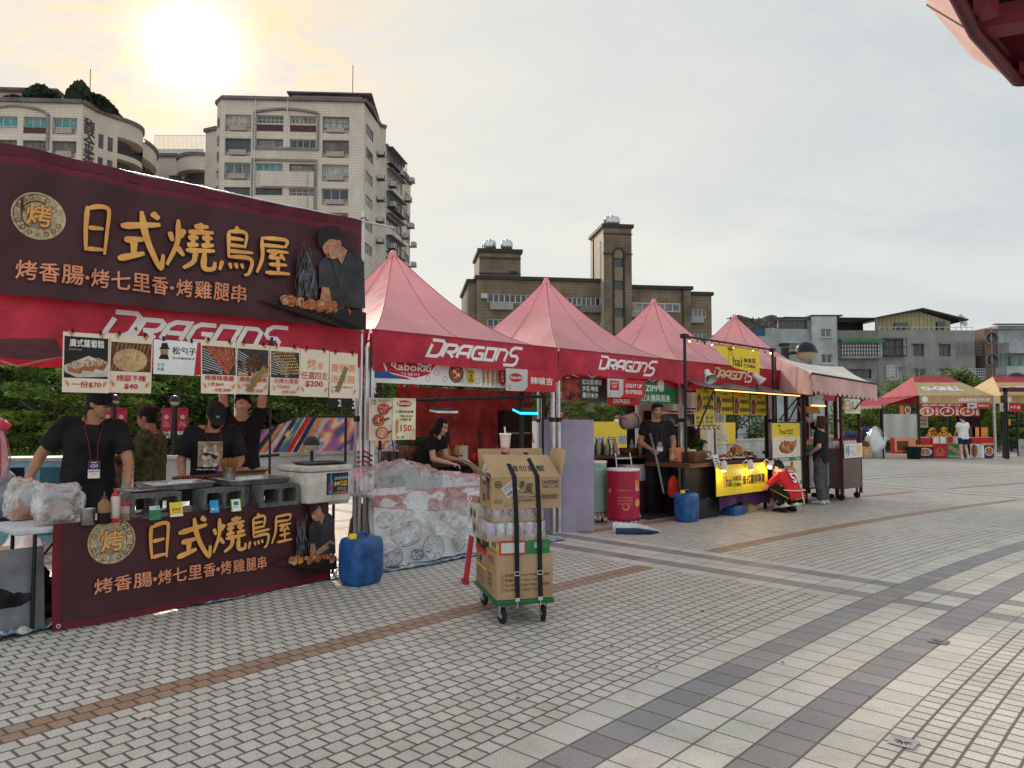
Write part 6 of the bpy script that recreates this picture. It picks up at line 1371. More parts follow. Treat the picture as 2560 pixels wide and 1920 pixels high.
paycard(1036,992,.075,.10,mat('card_sky_blue',(.03,.30,.62)),'sky blue mobile payment card in front of the second block',lambda pr,w,h:(pr.rect(w*.14,h*.2,w*.34,h*.38,m_white),pr.text('街口支付',(w*.4,h*.22,w*.9,h*.36),m_white,.03)))
paycard(1140,985,.09,.10,mat('card_lime',(.20,.45,.05)),'lime and white payment card in front of the second block',lambda pr,w,h:(pr.rect(w*.1,0,w*.9,h*.95,m_white),pr.rect(w*.25,h*.5,w*.75,h*.8,m_green),pr.text('悠遊付',(w*.25,h*.3,w*.75,h*.44),m_green,.03)))
# plastic bags and wraps
def plastic(name,col=(.80,.78,.76),tr=.55,rough=.12):
 m=bpy.data.materials.new(name);m.use_nodes=True;T=NT(m.node_tree);ob=T.node('ShaderNodeTexCoord').outputs['Object']
 bn=T.node('ShaderNodeBump');bn.inputs['Strength'].default_value=1.0;bn.inputs['Distance'].default_value=.03
 rid=T.noise(ob,6,4,.55,1.2);T.put(bn.inputs['Height'],T.m('ABSOLUTE',T.m('SUBTRACT',rid,.5)))
 gl=T.node('ShaderNodeBsdfGlossy');gl.inputs['Roughness'].default_value=rough;gl.inputs['Color'].default_value=(1,1,1,1);T.l.new(bn.outputs[0],gl.inputs['Normal'])
 df=T.node('ShaderNodeBsdfDiffuse');df.inputs['Color'].default_value=(*[min(1,c*1.3)for c in col],1);T.l.new(bn.outputs[0],df.inputs['Normal'])
 ts=T.node('ShaderNodeBsdfTransparent');lw=T.node('ShaderNodeLayerWeight');lw.inputs[0].default_value=.35;T.l.new(bn.outputs[0],lw.inputs[1])
 m1=T.node('ShaderNodeMixShader');T.put(m1.inputs[0],1-tr);T.l.new(ts.outputs[0],m1.inputs[1]);T.l.new(df.outputs[0],m1.inputs[2])
 m2=T.node('ShaderNodeMixShader');T.put(m2.inputs[0],T.m('ADD',T.m('MULTIPLY',lw.outputs['Facing'],.62),.10));T.l.new(m1.outputs[0],m2.inputs[1]);T.l.new(gl.outputs[0],m2.inputs[2])
 T.l.new(m2.outputs[0],T.n['Material Output'].inputs[0]);return m
m_bag=plastic('thin_clear_plastic',(.5,.45,.44),.80,.16);m_wrap=plastic('clear_plastic_sheet',(.5,.5,.5),.90,.14)
def lump(mb,c,r,m,seed,amp=.25,n=28,sm=True,f=3.2,bx=1):
 c=Vector(c);o_=Vector((seed*3.1,0,0));h=n//2
 vs=[]
 for i in range(h+1):
  for k in range(n):
   a=2*pi*k/n;b=pi*i/h;d=Vector((sin(b)*cos(a),sin(b)*sin(a),-cos(b)))
   g_=1+amp*(noise.noise(d*f*.6+o_)+.6*abs(noise.noise(d*f*1.7+o_))+.3*noise.noise(d*f*4+o_))
   e=[math.copysign(abs(c_)**bx,c_)for c_ in d];p=Vector((e[0]*r[0],e[1]*r[1],e[2]*r[2]))*g_;p.z=max(p.z,-r[2]*.93);vs.append(c+p)
 fs=[(i*n+k,i*n+(k+1)%n,(i+1)*n+(k+1)%n,(i+1)*n+k)for i in range(h)for k in range(n)]
 mb.add(vs,fs,m,sm);return mb
o=thing('plastic_bag','crumpled clear plastic bag slumped on the left end of the counter','bag',OT(300,1055)+AN*.08,AA);mb=MB();lump(mb,(.01,0,.15),(.15,.11,.145),m_bag,3,.30,60,bx=.62);lump(mb,(.0,.02,.09),(.11,.08,.07),mat('bag_paper_inside',(.42,.36,.33),rough=.8,var=.3,scale=14),7,.3,24);mb.build('bag',o)
o=thing('plastic_bag','second crumpled clear plastic bag behind the first, at the far end of the table','bag',OT(150,1035)+AN*.16,AA);mb=MB();lump(mb,(0,0,.15),(.11,.10,.155),m_bag,5,.30,56,bx=.62);lump(mb,(0,0,.05),(.09,.08,.05),m_meat,2,.3,20);mb.build('bag',o)
# ground sheet: blue and white striped
m_tarp=bpy.data.materials.new('striped_tarp');m_tarp.use_nodes=True;T=NT(m_tarp.node_tree);ob=T.node('ShaderNodeTexCoord').outputs['Object'];x,y,z=T.sep(ob)
fx=T.m('GREATER_THAN',T.m('FRACT',T.m('MULTIPLY',x,5.5)),.5);fy=T.m('GREATER_THAN',T.m('FRACT',T.m('MULTIPLY',y,5.5)),.5)
T.put(T.n['Principled BSDF'].inputs['Base Color'],T.mix(T.m('MULTIPLY',T.m('ADD',fx,fy),.5),(.45,.46,.45),(.04,.20,.42)));T.n['Principled BSDF'].inputs['Roughness'].default_value=.3
def tarp(label,pts_fn,nu,nv,org,rz,amp=.02):
 o=thing('ground_sheet',label,'ground sheet',org,rz);mb=MB();mb.sheet(lambda u,v:(lambda p:(p[0],p[1],.008+amp*abs(noise.noise(Vector((p[0]*7,p[1]*7,1))))+amp*.8*abs(noise.noise(Vector((p[0]*17,p[1]*17,1))))))(pts_fn(u,v)),nu,nv,m_tarp,False);mb.build('sheet',o)
tarp('blue and white checked ground sheet crumpled at the left end of the counter',lambda u,v:(-1.6+1.75*u,-.02-.12*sin(u*4)*(1-v)+1.3*v),50,36,AT(0,0),AA,.07)
tarp('blue and white checked ground sheet sticking out along the counter toward the barrel',lambda u,v:(.9+(AL-.1)*u,-.07-.04*sin(u*9)-.06*u+.9*v),70,22,AT(0,0),AA,.022)
# blue barrels
m_brl=mat('blue_plastic',(.012,.10,.32),rough=.42,var=.35,scale=7,streak=.25,spec=.5)
def barrel(loc,w,h,label,rz=0):
 h*=.93;o=thing('blue_barrel',label,'barrel',loc,rz,'blue plastic barrels weighing the tents');mb=MB();n=32;rings=[]
 for(s_,z)in((.80,0),(.90,.02),(.94,.05),(.98,h*.18),(1,h*.3),(1.0,h*.7),(.98,h*.84),(.93,h*.93),(.84,h*.975),(.6,h*.985),(.0,h*.985)):
  rings.append([(abs(cos(a))**.6*math.copysign(1,cos(a))*w/2*s_,abs(sin(a))**.6*math.copysign(1,sin(a))*w*.42*s_,z)for a in[2*pi*k/n for k in range(n)]])
 mb.add([p for r in rings for p in r],[(i*n+k,i*n+(k+1)%n,(i+1)*n+(k+1)%n,(i+1)*n+k)for i in range(len(rings)-1)for k in range(n)],m_brl,True);mb.build('body',o)
 mb=MB();mb.tube([(-.07,0,h*.97),(-.055,0,h+.03),(.055,0,h+.03),(.07,0,h*.97)],.014,m_brl,8);mb.build('handle',o);mb=MB();mb.lathe([(.0,.05),(.035,.048),(.038,0)],(-w*.28,0,h*.965),m_yel,14);mb.build('cap',o)
barrel(G(357,587)+Vector((0,.17,0)),.385,.46,'blue plastic barrel with a yellow cap, at the end of the maroon counter banner',AA+.1)
barrel(G(690,523)+Vector((0,.2,0)),.37,.47,'blue plastic barrel in front of the yellow counter sign stall',RANG)
# left clutter
o=thing('white_board','white plastic board leaning under the left end of the table','board',AT(-.38,.12),AA);mb=MB();mb.box((.22,0,.30),(.32,.012,.58),mat('dull_white_board',(.20,.20,.21)),rot=Matrix.Rotation(-.12,3,'X'));mb.build('board',o)
m_teal=mat('pale_blue_metal',(.20,.42,.50),rough=.45,var=.15,scale=3,streak=.3)
p=P(38,0,9.3);o=thing('metal_cabinet','pale blue metal cabinet behind the man in the cap','cabinet',(p.x,p.y,0),RANG-.5);mb=MB();mb.bb(-.7,.9,0,.6,0,1.0,m_teal);mb.bb(-.66,.0,-.01,0,.08,.92,m_teal);mb.bb(.05,.86,-.01,0,.08,.92,mat('dark_blue_panel',(.03,.14,.20)));mb.build('body',o);mb=MB();mb.bb(-.73,.93,-.03,.63,1.0,1.04,mat('grey_lid',(.45,.46,.44)));mb.build('lid',o);mb=MB();mb.tube([(-.6,.1,1.04),(-.6,.1,1.14)],.02,m_teal,8);mb.build('knob',o)
# folded pink umbrella at far left
p=P(6,0,8.2);o=thing('folded_parasol','closed pink and white striped parasol at the far left edge','parasol',(p.x-.10,p.y,-.25),0);pk=[mat('parasol_pink',(.72,.10,.24),rough=.6),mat('parasol_white',(.70,.55,.58),rough=.6)]
mb=MB();mb.tube([(0,0,0),(0,0,1.95)],.02,m_alu,8);mb.build('pole',o);mb=MB()
for k in range(12):
 a,b=2*pi*k/12,2*pi*(k+1)/12
 for j in range(8):
  r0,r1=[.05+.085*sin(pi*min(1,(q_/8))*.85)*(1.15 if k%2 else .9)for q_ in(j,j+1)];z0_,z1_=1.72-.09*j,1.72-.09*(j+1)
  mb.quad((r0*cos(a),r0*sin(a),z0_),(r0*cos(b),r0*sin(b),z0_),(r1*cos(b),r1*sin(b),z1_),(r1*cos(a),r1*sin(a),z1_),pk[k%2])
mb.build('canopy',o);mb=MB();lump(mb,(.03,0,1.70),(.10,.08,.07),pk[0],3,.4,18);mb.build('top_frill',o)
mb=MB();o=thing('foil_bag','silvery foil bag standing between the cook and the woman in green','bag',AT(.75,1.4,.0),AA);lump(mb,(0,0,.5),(.20,.16,.5),plastic('foil_plastic',(.7,.68,.66),.15,.1),4,.35,30);mb.build('bag',o)
o=thing('brown_sack','large brown paper sack hanging beside the woman in green','sack',AT(1.05,1.9,.0),AA);mb=MB();lump(mb,(0,0,.85),(.17,.15,.36),mat('brown_sack_paper',(.22,.13,.09),rough=.7,var=.5,scale=9),6,.3,26);lump(mb,(.10,.15,1.02),(.16,.12,.16),m_orange,9,.2,18);mb.tube([(-.1,0,0),(0,0,.6)],.03,m_blk,6);mb.build('sack',o)
for i,(u,v,w,d,h,rz,lb)in enumerate(((-10,1450,.40,.35,.22,.2,'worn cardboard box on the ground at the far left edge, lowest of its pile'),(-5,1330,.36,.3,.16,-.1,'small cardboard box on top of the pile at the far left edge'))):
 carton(G(*Q2(u,v),0 if i==0 else .22)-Vector((.25,0,0)),w,d,h,AA+rz,lb,i==1)
o=thing('camp_chair','dark folding camp chair with a cloth on it at the far left edge','chair',G(8,560)+Vector((-.30,.15,0)),.4);mb=MB();mb.box((0,0,.42),(.5,.45,.03),mat('navy_canvas',(.015,.025,.05),rough=.9));mb.build('seat',o);mb=MB();mb.box((0,.24,.72),(.5,.03,.5),mat('navy_canvas',()));mb.build('backrest',o)
mb=MB();[mb.tube([(sx*.24,-.2,0),(sx*.24,.22,.9)],.012,m_blk,6)for sx in(-1,1)];[mb.tube([(sx*.24,.2,0),(sx*.24,-.2,.44)],.012,m_blk,6)for sx in(-1,1)];mb.build('frame',o)
o=thing('cloth','pale blue cloth draped over the camp chair at the far left','cloth',G(8,560)+Vector((-.30,.15,.45)),.4);mb=MB();lump(mb,(0,.0,.22),(.26,.2,.28),mat('pale_blue_cloth',(.35,.45,.55),var=.3,rough=.8),2,.35,24);mb.build('cloth',o)
o=thing('white_bag','knotted white plastic bag under the left end of the table','bag',G(22,560),.4);mb=MB();lump(mb,(0,0,.15),(.17,.15,.17),plastic('white_bag_plastic',(.7,.7,.7),.05),12,.35,26);mb.build('bag',o)
o=thing('dark_cloth_pile','dark pile of cloth and cables under the left end of the folding table','cloth',AT(-.25,.35),AA);mb=MB();lump(mb,(0,0,.20),(.34,.24,.22),mat('dark_heap',(.03,.03,.035),rough=.9,var=.5),17,.4,34);lump(mb,(.35,.1,.14),(.22,.2,.15),m_brown,19,.4,24);mb.build('pile',o)
carton(AT(.25,.30),.42,.3,.34,AA,'plain carton pushed under the folding table behind the maroon banner')
# ------------------------------------------------------------ second stall: spicy rice cakes
def Z3(u,v):return((860+u/2.514)*.4,(560+v/2.514)*.4)
def Z5(u,v):return((1400+u/2.765)*.4,(780+v/2.765)*.4)
def Z4(u,v):return((880+u/3.191)*.4,(1060+v/3.191)*.4)
def rowsheet(name,label,cat,Zf,u0,vt0,vb0,u1,vt1,vb1,v,base,art,group=None,clip=False,sag=.005,slope=True):
 o,w,h,s_,z_=sheet_on_row(name,label,cat,(*Zf(u0,vt0),Zf(u0,vb0)[1],*Zf(u1,vt1),Zf(u1,vb1)[1]),v,group)
 pr=Print(.0014);pr.base(0,0,w,h,base,.003,max(2,int(w*8)),3);art and art(pr,w,h)
 pr.warp(lambda x,y,z:(x,y+sag*sin(x*6)*(1-z/h),z));pr.build('sheet',o);return o
m_foodred=mat('print_chili',(.55,.07,.03),rough=.5,var=.5,scale=40);m_skirt=mat('print_flag_grey',(.55,.53,.52),var=.08)
def bowl(pr,cx,cz,r,rim=m_black,food=m_foodred,seed=1,rz=None):
 q=(rz or r)/r;pr.disc(cx,cz,r,rim,rz=r*q);pr.disc(cx,cz,r*.86,m_tan,rz=r*.86*q);pr.disc(cx,cz,r*.80,food,rz=r*.80*q);rr=random.Random(seed)
 for i in range(12):a=rr.random()*6.3;d=r*.6*sqrt(rr.random());pr.stroke([(cx+d*cos(a),cz+d*q*sin(a)),(cx+d*cos(a)+r*.35*cos(a*3),cz+(d*sin(a)+r*.25*sin(a*3))*q)],r*.10,m_orange if i%3 else m_cream)
def rabo(pr,w,h):
 pr.poly([(0,h),(w*.12,h),(w*.28,h*.2),(w*.12,h*.25),(0,h*.25)],m_red);pr.poly([(w*.02,h*.45),(w*.14,h*.55),(w*.24,h*.22),(w*.05,h*.2)],m_blue)
 pr.poly([(w*.10,h*.98),(w*.47,h*.98),(w*.42,h*.45),(w*.33,h*.25),(w*.22,h*.25),(w*.13,h*.5)],m_white);pr.poly([(w*.115,h*.98),(w*.455,h*.98),(w*.41,h*.50),(w*.32,h*.30),(w*.23,h*.30),(w*.14,h*.54)],m_red)
 pr.text('Rabokki',(w*.155,h*.60,w*.42,h*.96),m_white,.03,shear=.1);pr.text('라볶이',(w*.22,h*.36,w*.34,h*.52),m_white,.02)
 for i in range(9):x=w*(.40+.06*i);pr.ring(x,h*(.3+.3*(i%2)),h*.14,.004,m_dgrey,12)
 bowl(pr,w*.60,h*.62,h*.46);[pr.disc(w*(.585+.03*i),h*(.7-.15*i),h*.09,m_white)for i in range(2)];pr.poly([(w*.68,h),(w*.735,h),(w*.735,h*.2),(w*.70,h*.15),(w*.68,h*.25)],m_yel);pr.text('辣炒年糕',(w*.69,h*.22,w*.727,h*1.0),m_black,.03,vert=True)
 for j in range(4):
  x=w*(.80+.035*j);pr.stroke([(x,h*.05),(x+.02,h*.9)],.006,m_brown);[pr.disc(x+.012,h*(.3+.13*i),h*.085,m_orange if i%2 else m_tan,n=8)for i in range(5)]
 pr.disc(w*.95,h*.55,w*.03,m_red,rz=h*.42);pr.text('黑輪串',(w*.937,h*.28,w*.963,h*.85),m_white,.02,vert=True)
rowsheet('printed_banner','white banner of Korean snacks hung under the first pink tent','banner',Z3,132,858,975,1028,905,1048,.10,m_white,rabo)
def shopflag(t1,t2,logo=None):
 def f(pr,w,h):
  pr.rect(w*.42,0,w,h,m_red);pr.poly([(w*.34,0),(w*.425,0),(w*.425,h*.2)],m_red)
  for i in range(len(t1)):pass
  n=len(t1);[pr.text(t1[i],(w*.48,h*(.5 if n==1 else .56-.34*i)-(.16*h if n==1 else 0),w*.93,h*((.5 if n==1 else .56-.34*i)+(.18 if n==1 else .22))),m_white,.035)for i in range(n)]
  if logo=='rab':pr.disc(w*.19,h*.6,w*.13,m_red,rz=h*.2);pr.text('Rabokki',(w*.08,h*.54,w*.3,h*.68),m_white,.02)
  elif logo=='light':pr.rect(w*.06,h*.38,w*.30,h*.90,m_red);pr.text('LIGHT',(w*.09,h*.70,w*.27,h*.82),m_white,.02);pr.text('UP',(w*.12,h*.52,w*.24,h*.64),m_white,.02)
  else:pr.stroke([(w*.1,h*.75),(w*.18,h*.5),(w*.12,h*.3)],w*.012,m_black);pr.text(t2,(w*.08,h*.35,w*.30,h*.62),m_black,.02)
  pr.text('大方',(w*.04,h*.18,w*.10,h*.26),mat('print_teal',()),.02);pr.text('市集',(w*.04,h*.07,w*.10,h*.15),mat('print_teal',()),.02)
 return f
rowsheet('shop_flag','white and red shop flag with three large characters under the first pink tent','flag',Z3,1018,898,1045,1330,935,1060,-.06,m_skirt,shopflag(['辣啵吉'],'','rab'))
# red backdrop and menus
p0,_=RP(*Z3(330,1000),2.9);p1,_=RP(*Z3(1180,1000),2.9)
o=thing('backdrop','red flowered cloth backdrop behind the long haired woman','backdrop',ROW(p0/3,2.9,.1),RANG);w_=p1-p0
pr=Print(.003);pr.base(0,0,w_,1.95,mat('backdrop_red',(.36,.05,.045),rough=.6,var=.35,scale=2),nx=24,nz=4);rd=random.Random(5)
for i in range(40):x,z=rd.uniform(.1,w_-.1),rd.uniform(.9,1.9);[pr.stroke([(x,z),(x+.09*cos(a*1.05+i),z+.09*sin(a*1.05+i))],.006,mat('backdrop_pink',(.50,.17,.14)))for a in range(6)]
pr.warp(lambda x,y,z:(x,y+.03*sin(x*7),z));pr.build('cloth',o)
def menu3(pr,w,h):
 pr.text('年糕',(w*.06,h*.91,w*.3,h*.97),m_brown,.03);pr.text('三吃',(w*.06,h*.84,w*.3,h*.90),m_brown,.03);[pr.rect(w*.4,h*(.955-.022*i),w*(.95-.07*(i%3)),h*(.963-.022*i),m_brown)for i in range(3)]
 for(cx,cz)in((.62,.74),(.40,.48),(.55,.18)):bowl(pr,w*cx,h*cz,w*.27,m_brown,m_foodred if cz>.3 else m_salm,int(cz*10),rz=w*.22);pr.stroke([(w*cx+w*.25,h*cz),(w*min(.97,cx+.45),h*(cz+.05))],.02,m_brown)
def menu150(pr,w,h):
 pr.disc(w*.5,h*.87,w*.33,m_red,rz=h*.08);pr.text('Rabokki',(w*.22,h*.84,w*.78,h*.92),m_white,.03);pr.text('小資族超值餐',(w*.12,h*.64,w*.9,h*.71),m_brown,.03);pr.text('年糕+魚板片',(w*.3,h*.54,w*.9,h*.60),m_brown,.02);pr.text('+泡麵+蛋',(w*.3,h*.46,w*.8,h*.52),m_brown,.02)
 pr.text('150',(w*.34,h*.20,w*.82,h*.36),m_red,.04);pr.text('元',(w*.84,h*.2,w*.93,h*.26),m_brown,.02);pr.stroke([(w*.15,h*.1),(w*.2,h*.48)],.006,m_brown);[pr.disc(w*.185,h*(.2+.06*i),w*.06,m_orange,n=8)for i in range(5)]
 pr.text('小辣・中辣',(w*.12,h*.04,w*.5,h*.09),m_brown,.02);[pr.disc(w*(.08+.105*i),h*(.03 if i%2 else .97),.008,m_yel,n=6)for i in range(9)]
rowsheet('menu_sheet','peach menu sheet of three rice cake pans hanging on black string','menu sheet',Z3,158,1092,1362,303,1096,1360,-.25,mat('menu_peach',(.72,.52,.42)),menu3)
rowsheet('menu_sheet','pale yellow menu sheet for the 150 set with a red oval logo','menu sheet',Z3,306,1096,1360,452,1094,1352,-.25,mat('menu_pale_yellow',(.78,.72,.48)),menu150)
o=thing('lamp_boom','black crossbar carrying two flat lamps over the spicy rice cake counter','lamp bar',ROW(.06,.15),RANG)
q0,zq=RP(*Z3(452,1105),.15);q1,zr=RP(*Z3(1265,1085),.15);X0,X1=q0-.18,q1-.18
mb=MB();mb.tube([(X0,0,zq),(X1,0,zr)],.022,m_blk,8);mb.build('bar',o);mb=MB();mb.tube([(X1-.05,0,0),(X1-.05,0,zr+.05)],.016,m_blk,8);mb.tube([(X1-.35,.1,0),(X1-.35,.1,2.2)],.035,m_blk,8);mb.build('stand',o)
m_led=mat('lamp_white_diffuser',(.75,.76,.76),rough=.4);m_cyan=mat('cyan_lit_panel',(.02,.60,.85),rough=.4,emit=1.0,var=0)
for(u,v,wd,m,nm)in((588,1178,.30,m_led,'flat_lamp'),(1100,1180,.32,m_cyan,'cyan_lamp')):
 s_,z_=RP(*Z3(u,v),.15);mb=MB();mb.box((s_-.18,-.12,z_),(wd,.16,.025),m,rot=Matrix.Rotation(.35 if m is m_cyan else .12,3,'X'));mb.box((s_-.18,-.11,z_+.02),(wd*.95,.14,.02),m_blk,rot=Matrix.Rotation(.35 if m is m_cyan else .12,3,'X'));mb.tube([(s_-.18,-.08,z_+.02),(s_-.28,0,zq-.02)],.008,m_blk,6);mb.build('lamp_head',o)
# counter
B0=G(380,569.5);B1=G(473,553);BD=(B1-B0).normalized();BN=Vector((-BD.y,BD.x,0));BA=atan2(BD.y,BD.x);BL=2.15
def BT(x,y=0,z=0):return B0+BD*x+BN*y+Vector((0,0,z))
o=thing('folding_table','folding table hidden under the drawn food cloth and plastic','table',BT(0,.05),BA);mb=MB();mb.rbox((BL/2,.32,.72),(BL,.60,.04),m_tab,.01);mb.build('tabletop',o)
for x in(.1,BL-.1):
 for y in(.08,.56):mb=MB();mb.tube([(x,y,.70),(x,y,0)],.014,m_blk,6);mb.build('leg',o)
o=thing('counter_cloth','white counter cloth with black line drawings of bowls, red strip and blue corner','cloth',BT(-.10,-.01),BA)
pr=Print(.0016);Wc,Hc=BL+.1,.76;pr.base(0,0,Wc,Hc,mat('cloth_white_print',(.60,.59,.60),var=.1,scale=3),nx=50,nz=14)
pr.poly([(0,Hc),(Wc,Hc),(Wc,.50),(.9,.50),(.5,.54),(.0,.62)],mat('cloth_red_strip',(.40,.02,.035),var=.2));pr.poly([(.0,Hc),(.5,Hc),(.3,Hc-.07),(0,Hc-.04)],mat('cloth_white_print',()))
pr.poly([(1.35,.0),(Wc,0),(Wc,.42),(1.75,.38),(1.45,.22)],m_blue);pr.disc(1.42,.56,.23,m_white,rz=.13);pr.disc(1.42,.56,.21,m_red,rz=.115);pr.text('K',(1.27,.49,1.37,.63),m_white,.06);pr.text('라볶이',(1.40,.48,1.58,.54),m_white,.03);bowl(pr,1.62,.36,.11)
rd=random.Random(12)
for(cx,cz,r)in((.38,.33,.19),(.80,.40,.15),(.17,.10,.13),(.70,.12,.17),(1.12,.40,.16),(.10,.48,.10),(1.08,.14,.12),(.46,.08,.07),(.98,.60,.05)):
 pr.ring(cx,cz,r,.006,m_black,26,rz=r*.85);pr.ring(cx,cz,r*.86,.003,m_black,26,rz=r*.73);pr.ring(cx,cz,r*.35,.003,m_black,18,rz=r*.3)
 for i in range(16):a=rd.random()*6.3;pr.stroke([(cx+r*.4*cos(a),cz+r*.34*sin(a)),(cx+r*.6*cos(a+.3),cz+r*.5*sin(a+.3)),(cx+r*.8*cos(a),cz+r*.68*sin(a))],.0035,m_dgrey)
for i in range(30):x,z=rd.uniform(.02,1.4),rd.uniform(.03,.56);pr.ring(x,z,rd.uniform(.012,.03),.002,m_dgrey,8)
pr.warp(lambda x,y,z:(x,y-.02+(.034*sin(x*7+z)+.022*sin(x*17+z*3)+.03*noise.noise(Vector((x*5,z*5,1))))*(1-z/Hc)-.09*(1-z/Hc)**2*(1 if x<1.2 else .6),z+.012+(.03*sin(x*2.2+.5)+.06*max(0,x-.6)*.5)*(1-z/Hc)));pr.build('cloth',o)
for(x,w,h,y,z0,m,lb)in((.62,.30,.20,.12,.745,mat('dull_white_board',()),'white carton under the plastic sheet with grey printed characters'),(.98,.26,.17,.16,.745,m_skirt,'smaller pale carton under the plastic sheet')):
 carton(BT(x,y,z0),w,.25,h,BA,lb,m=m,prints=lambda pr,w,h:(pr.text('韓國直送',(w*.4,h*.5,w*.9,h*.75),m_dgrey,.02),pr.stroke([(w*.08,h*.5),(w*.2,h*.7),(w*.32,h*.45)],.008,m_dgrey)))
o=thing('price_card','small cream price card clipped to the counter edge','card',BT(1.42,-.05,.60),BA);pr=Print(.001);pr.base(0,0,.20,.18,mat('menu_pale_yellow',()));pr.text('60元',(.07,.06,.15,.11),m_brown,.03);pr.build('card',o)
def drape(nm,label,fn,nu,nv,m,org,rz,cat):
 o=thing(nm,label,cat,org,rz);mb=MB();mb.sheet(fn,nu,nv,m,True);mb.build('sheet',o);return o
def cover(u,v):
 x=-.22+(BL+.1)*u;s_=v
 if s_<.45:z=(.16+.10*sin(x*3))+s_/.45*(.62-.10*sin(x*3));y=-.12+.06*s_/.45
 else:k=(s_-.45)/.55;y=-.06+.62*k;z=.78+.27*sin(pi*min(1,k*.9))*(.55+.45*sin(x*2.6+.6))*(1 if x<1.45 else .4)
 nz=noise.noise(Vector((x*2.5,s_*4,2)));n2=1-abs(noise.noise(Vector((x*4.5,s_*5,5))))*2.5
 n3=abs(noise.noise(Vector((x*13,s_*17,9))));return(x+.02*nz,y-.03*n2-.03*n3,z+.06*nz+.035*n2+.03*n3)
drape('plastic_cover','crinkled clear plastic sheet draped over the spicy rice cake counter',cover,90,60,m_wrap,BT(0,0),BA,'plastic sheet')
tarp('blue and pink checked ground sheet under the drawn food cloth',lambda u,v:(-.15+2.9*u,-.17-.05*sin(u*7)+.8*v),60,16,BT(0,0),BA,.02)
# cooking things behind: pans, pots, stacked boxes, dark cupboard
def box_stack(base,items,rz=RANG):
 z=0
 for(w,d,h,m,lb,art)in items:carton(base+Vector((0,0,z)),w,d,h,rz,lb,m=m,prints=art);z+=h+.002
q=P(*Z3(805,1400),10.3);q.z=0
o=thing('work_table','dark work table behind the spicy rice cake counter','table',ROW(.35,1.35),RANG);mb=MB();mb.bb(0,1.9,0,.6,.86,.90,mat('dark_tabletop',(.05,.04,.04)));mb.build('tabletop',o);[MB().tube([(x,y,0),(x,y,.86)],.02,m_blk,6).build('leg',o)for x in(.05,1.85)for y in(.05,.55)]
mb=MB();mb.bb(.05,1.85,.3,.32,0,.85,mat('dark_cloth',(.03,.012,.015)));mb.build('skirt',o)
sb=ROW(.52,1.42,.90)
box_stack(sb,[(.42,.3,.14,m_brown,'brown printed carton, lowest of the stack behind the cardboard flap',None),(.40,.3,.13,mat('pink_brown_carton',(.25,.12,.09),var=.4,scale=20),'pinkish carton in the middle of the stack behind the trolley',None),(.34,.26,.12,mat('dark_green_carton',(.02,.10,.03),var=.4,scale=20),'dark green carton on top of the stack behind the trolley',lambda pr,w,h:(pr.disc(w*.25,h*.5,h*.3,m_red),pr.rect(w*.5,h*.1,w*.9,h*.9,m_green)))])
for i,(x,lb)in enumerate(((.78,'black frying pan handle end of a wok on the dark work table, left one'),(.98,'black wok with upright handle on the dark work table, right one'))):
 o=thing('wok',lb,'wok',ROW(x,1.5,.90),RANG);mb=MB();mb.lathe([(.05,0),(.15,.05),(.2,.12),(.19,.12),(.14,.06),(0,.01)],(0,0,0),m_blk,20);mb.build('pan',o);mb=MB();mb.tube([(0,.0,.1),(.0,.03,.32),(.0,.05,.48)],[.022,.028,.024],m_blk,8);mb.build('handle',o)
o=thing('steel_pot','shiny steel stock pot beside the green carton','pot',ROW(.44,1.5,.90),RANG);mb=MB();mb.lathe([(.12,0),(.13,.01),(.13,.2),(.14,.205),(.125,.2),(.12,.02),(0,.02)],(0,0,0),m_steel,24);mb.build('pot',o)
for x,z,lb in((.20,0,'dark plastic crate standing behind the counter cloth'),):carton(ROW(x,.75),.6,.4,.5,RANG,lb,m=mat('dark_crate',(.04,.02,.02)))
o=thing('power_cable','black cable looping down beside the silver tent posts','cable',ROW(.06,-.1),RANG);mb=MB();mb.tube([(0,0,1.9),(.03,-.03,1.5),(.10,-.05,1.1),(.35,-.08,1.02),(.12,-.1,.8),(.05,-.05,.35),(.1,-.12,.02),(.4,-.2,.015)],.007,m_blk,6);mb.build('cable',o)
o=thing('sack','olive canvas sack on the ground behind the blue barrel','sack',ROW(.07,.35),RANG);mb=MB();lump(mb,(0,0,.27),(.16,.15,.30),mat('olive_canvas',(.10,.08,.03),rough=.9,var=.3),15,.2,22);mb.build('sack',o)
# ------------------------------------------------------------ loaded hand trolley
CO=G(496.8,603,.17);CO.z=0;CAA=radians(15)
def CT(x,y,z=0):return CO+Matrix.Rotation(CAA,3,'Z')@Vector((x,y,z))
CW,CDp=.43,.74
m_cgreen=mat('trolley_green',(.012,.13,.045),rough=.45,var=.15);m_rub=mat('rubber',(.02,.02,.02),rough=.8)
o=thing('hand_trolley','green platform trolley stacked with strapped boxes in the open plaza','trolley',CT(0,0),CAA)
mb=MB();mb.rbox((CW/2,CDp/2,.165),(CW+.02,CDp+.02,.035),m_cgreen,.012);mb.build('platform',o)
mb=MB();mb.tube([(.03,CDp-.01,.17),(.02,CDp+.03,.75),(.05,CDp+.03,.86),(.12,CDp+.03,.90),(CW-.12,CDp+.03,.90),(CW-.05,CDp+.03,.86),(CW-.02,CDp+.03,.75),(CW-.03,CDp-.01,.17)],.015,m_cgreen,10);mb.build('handle',o)
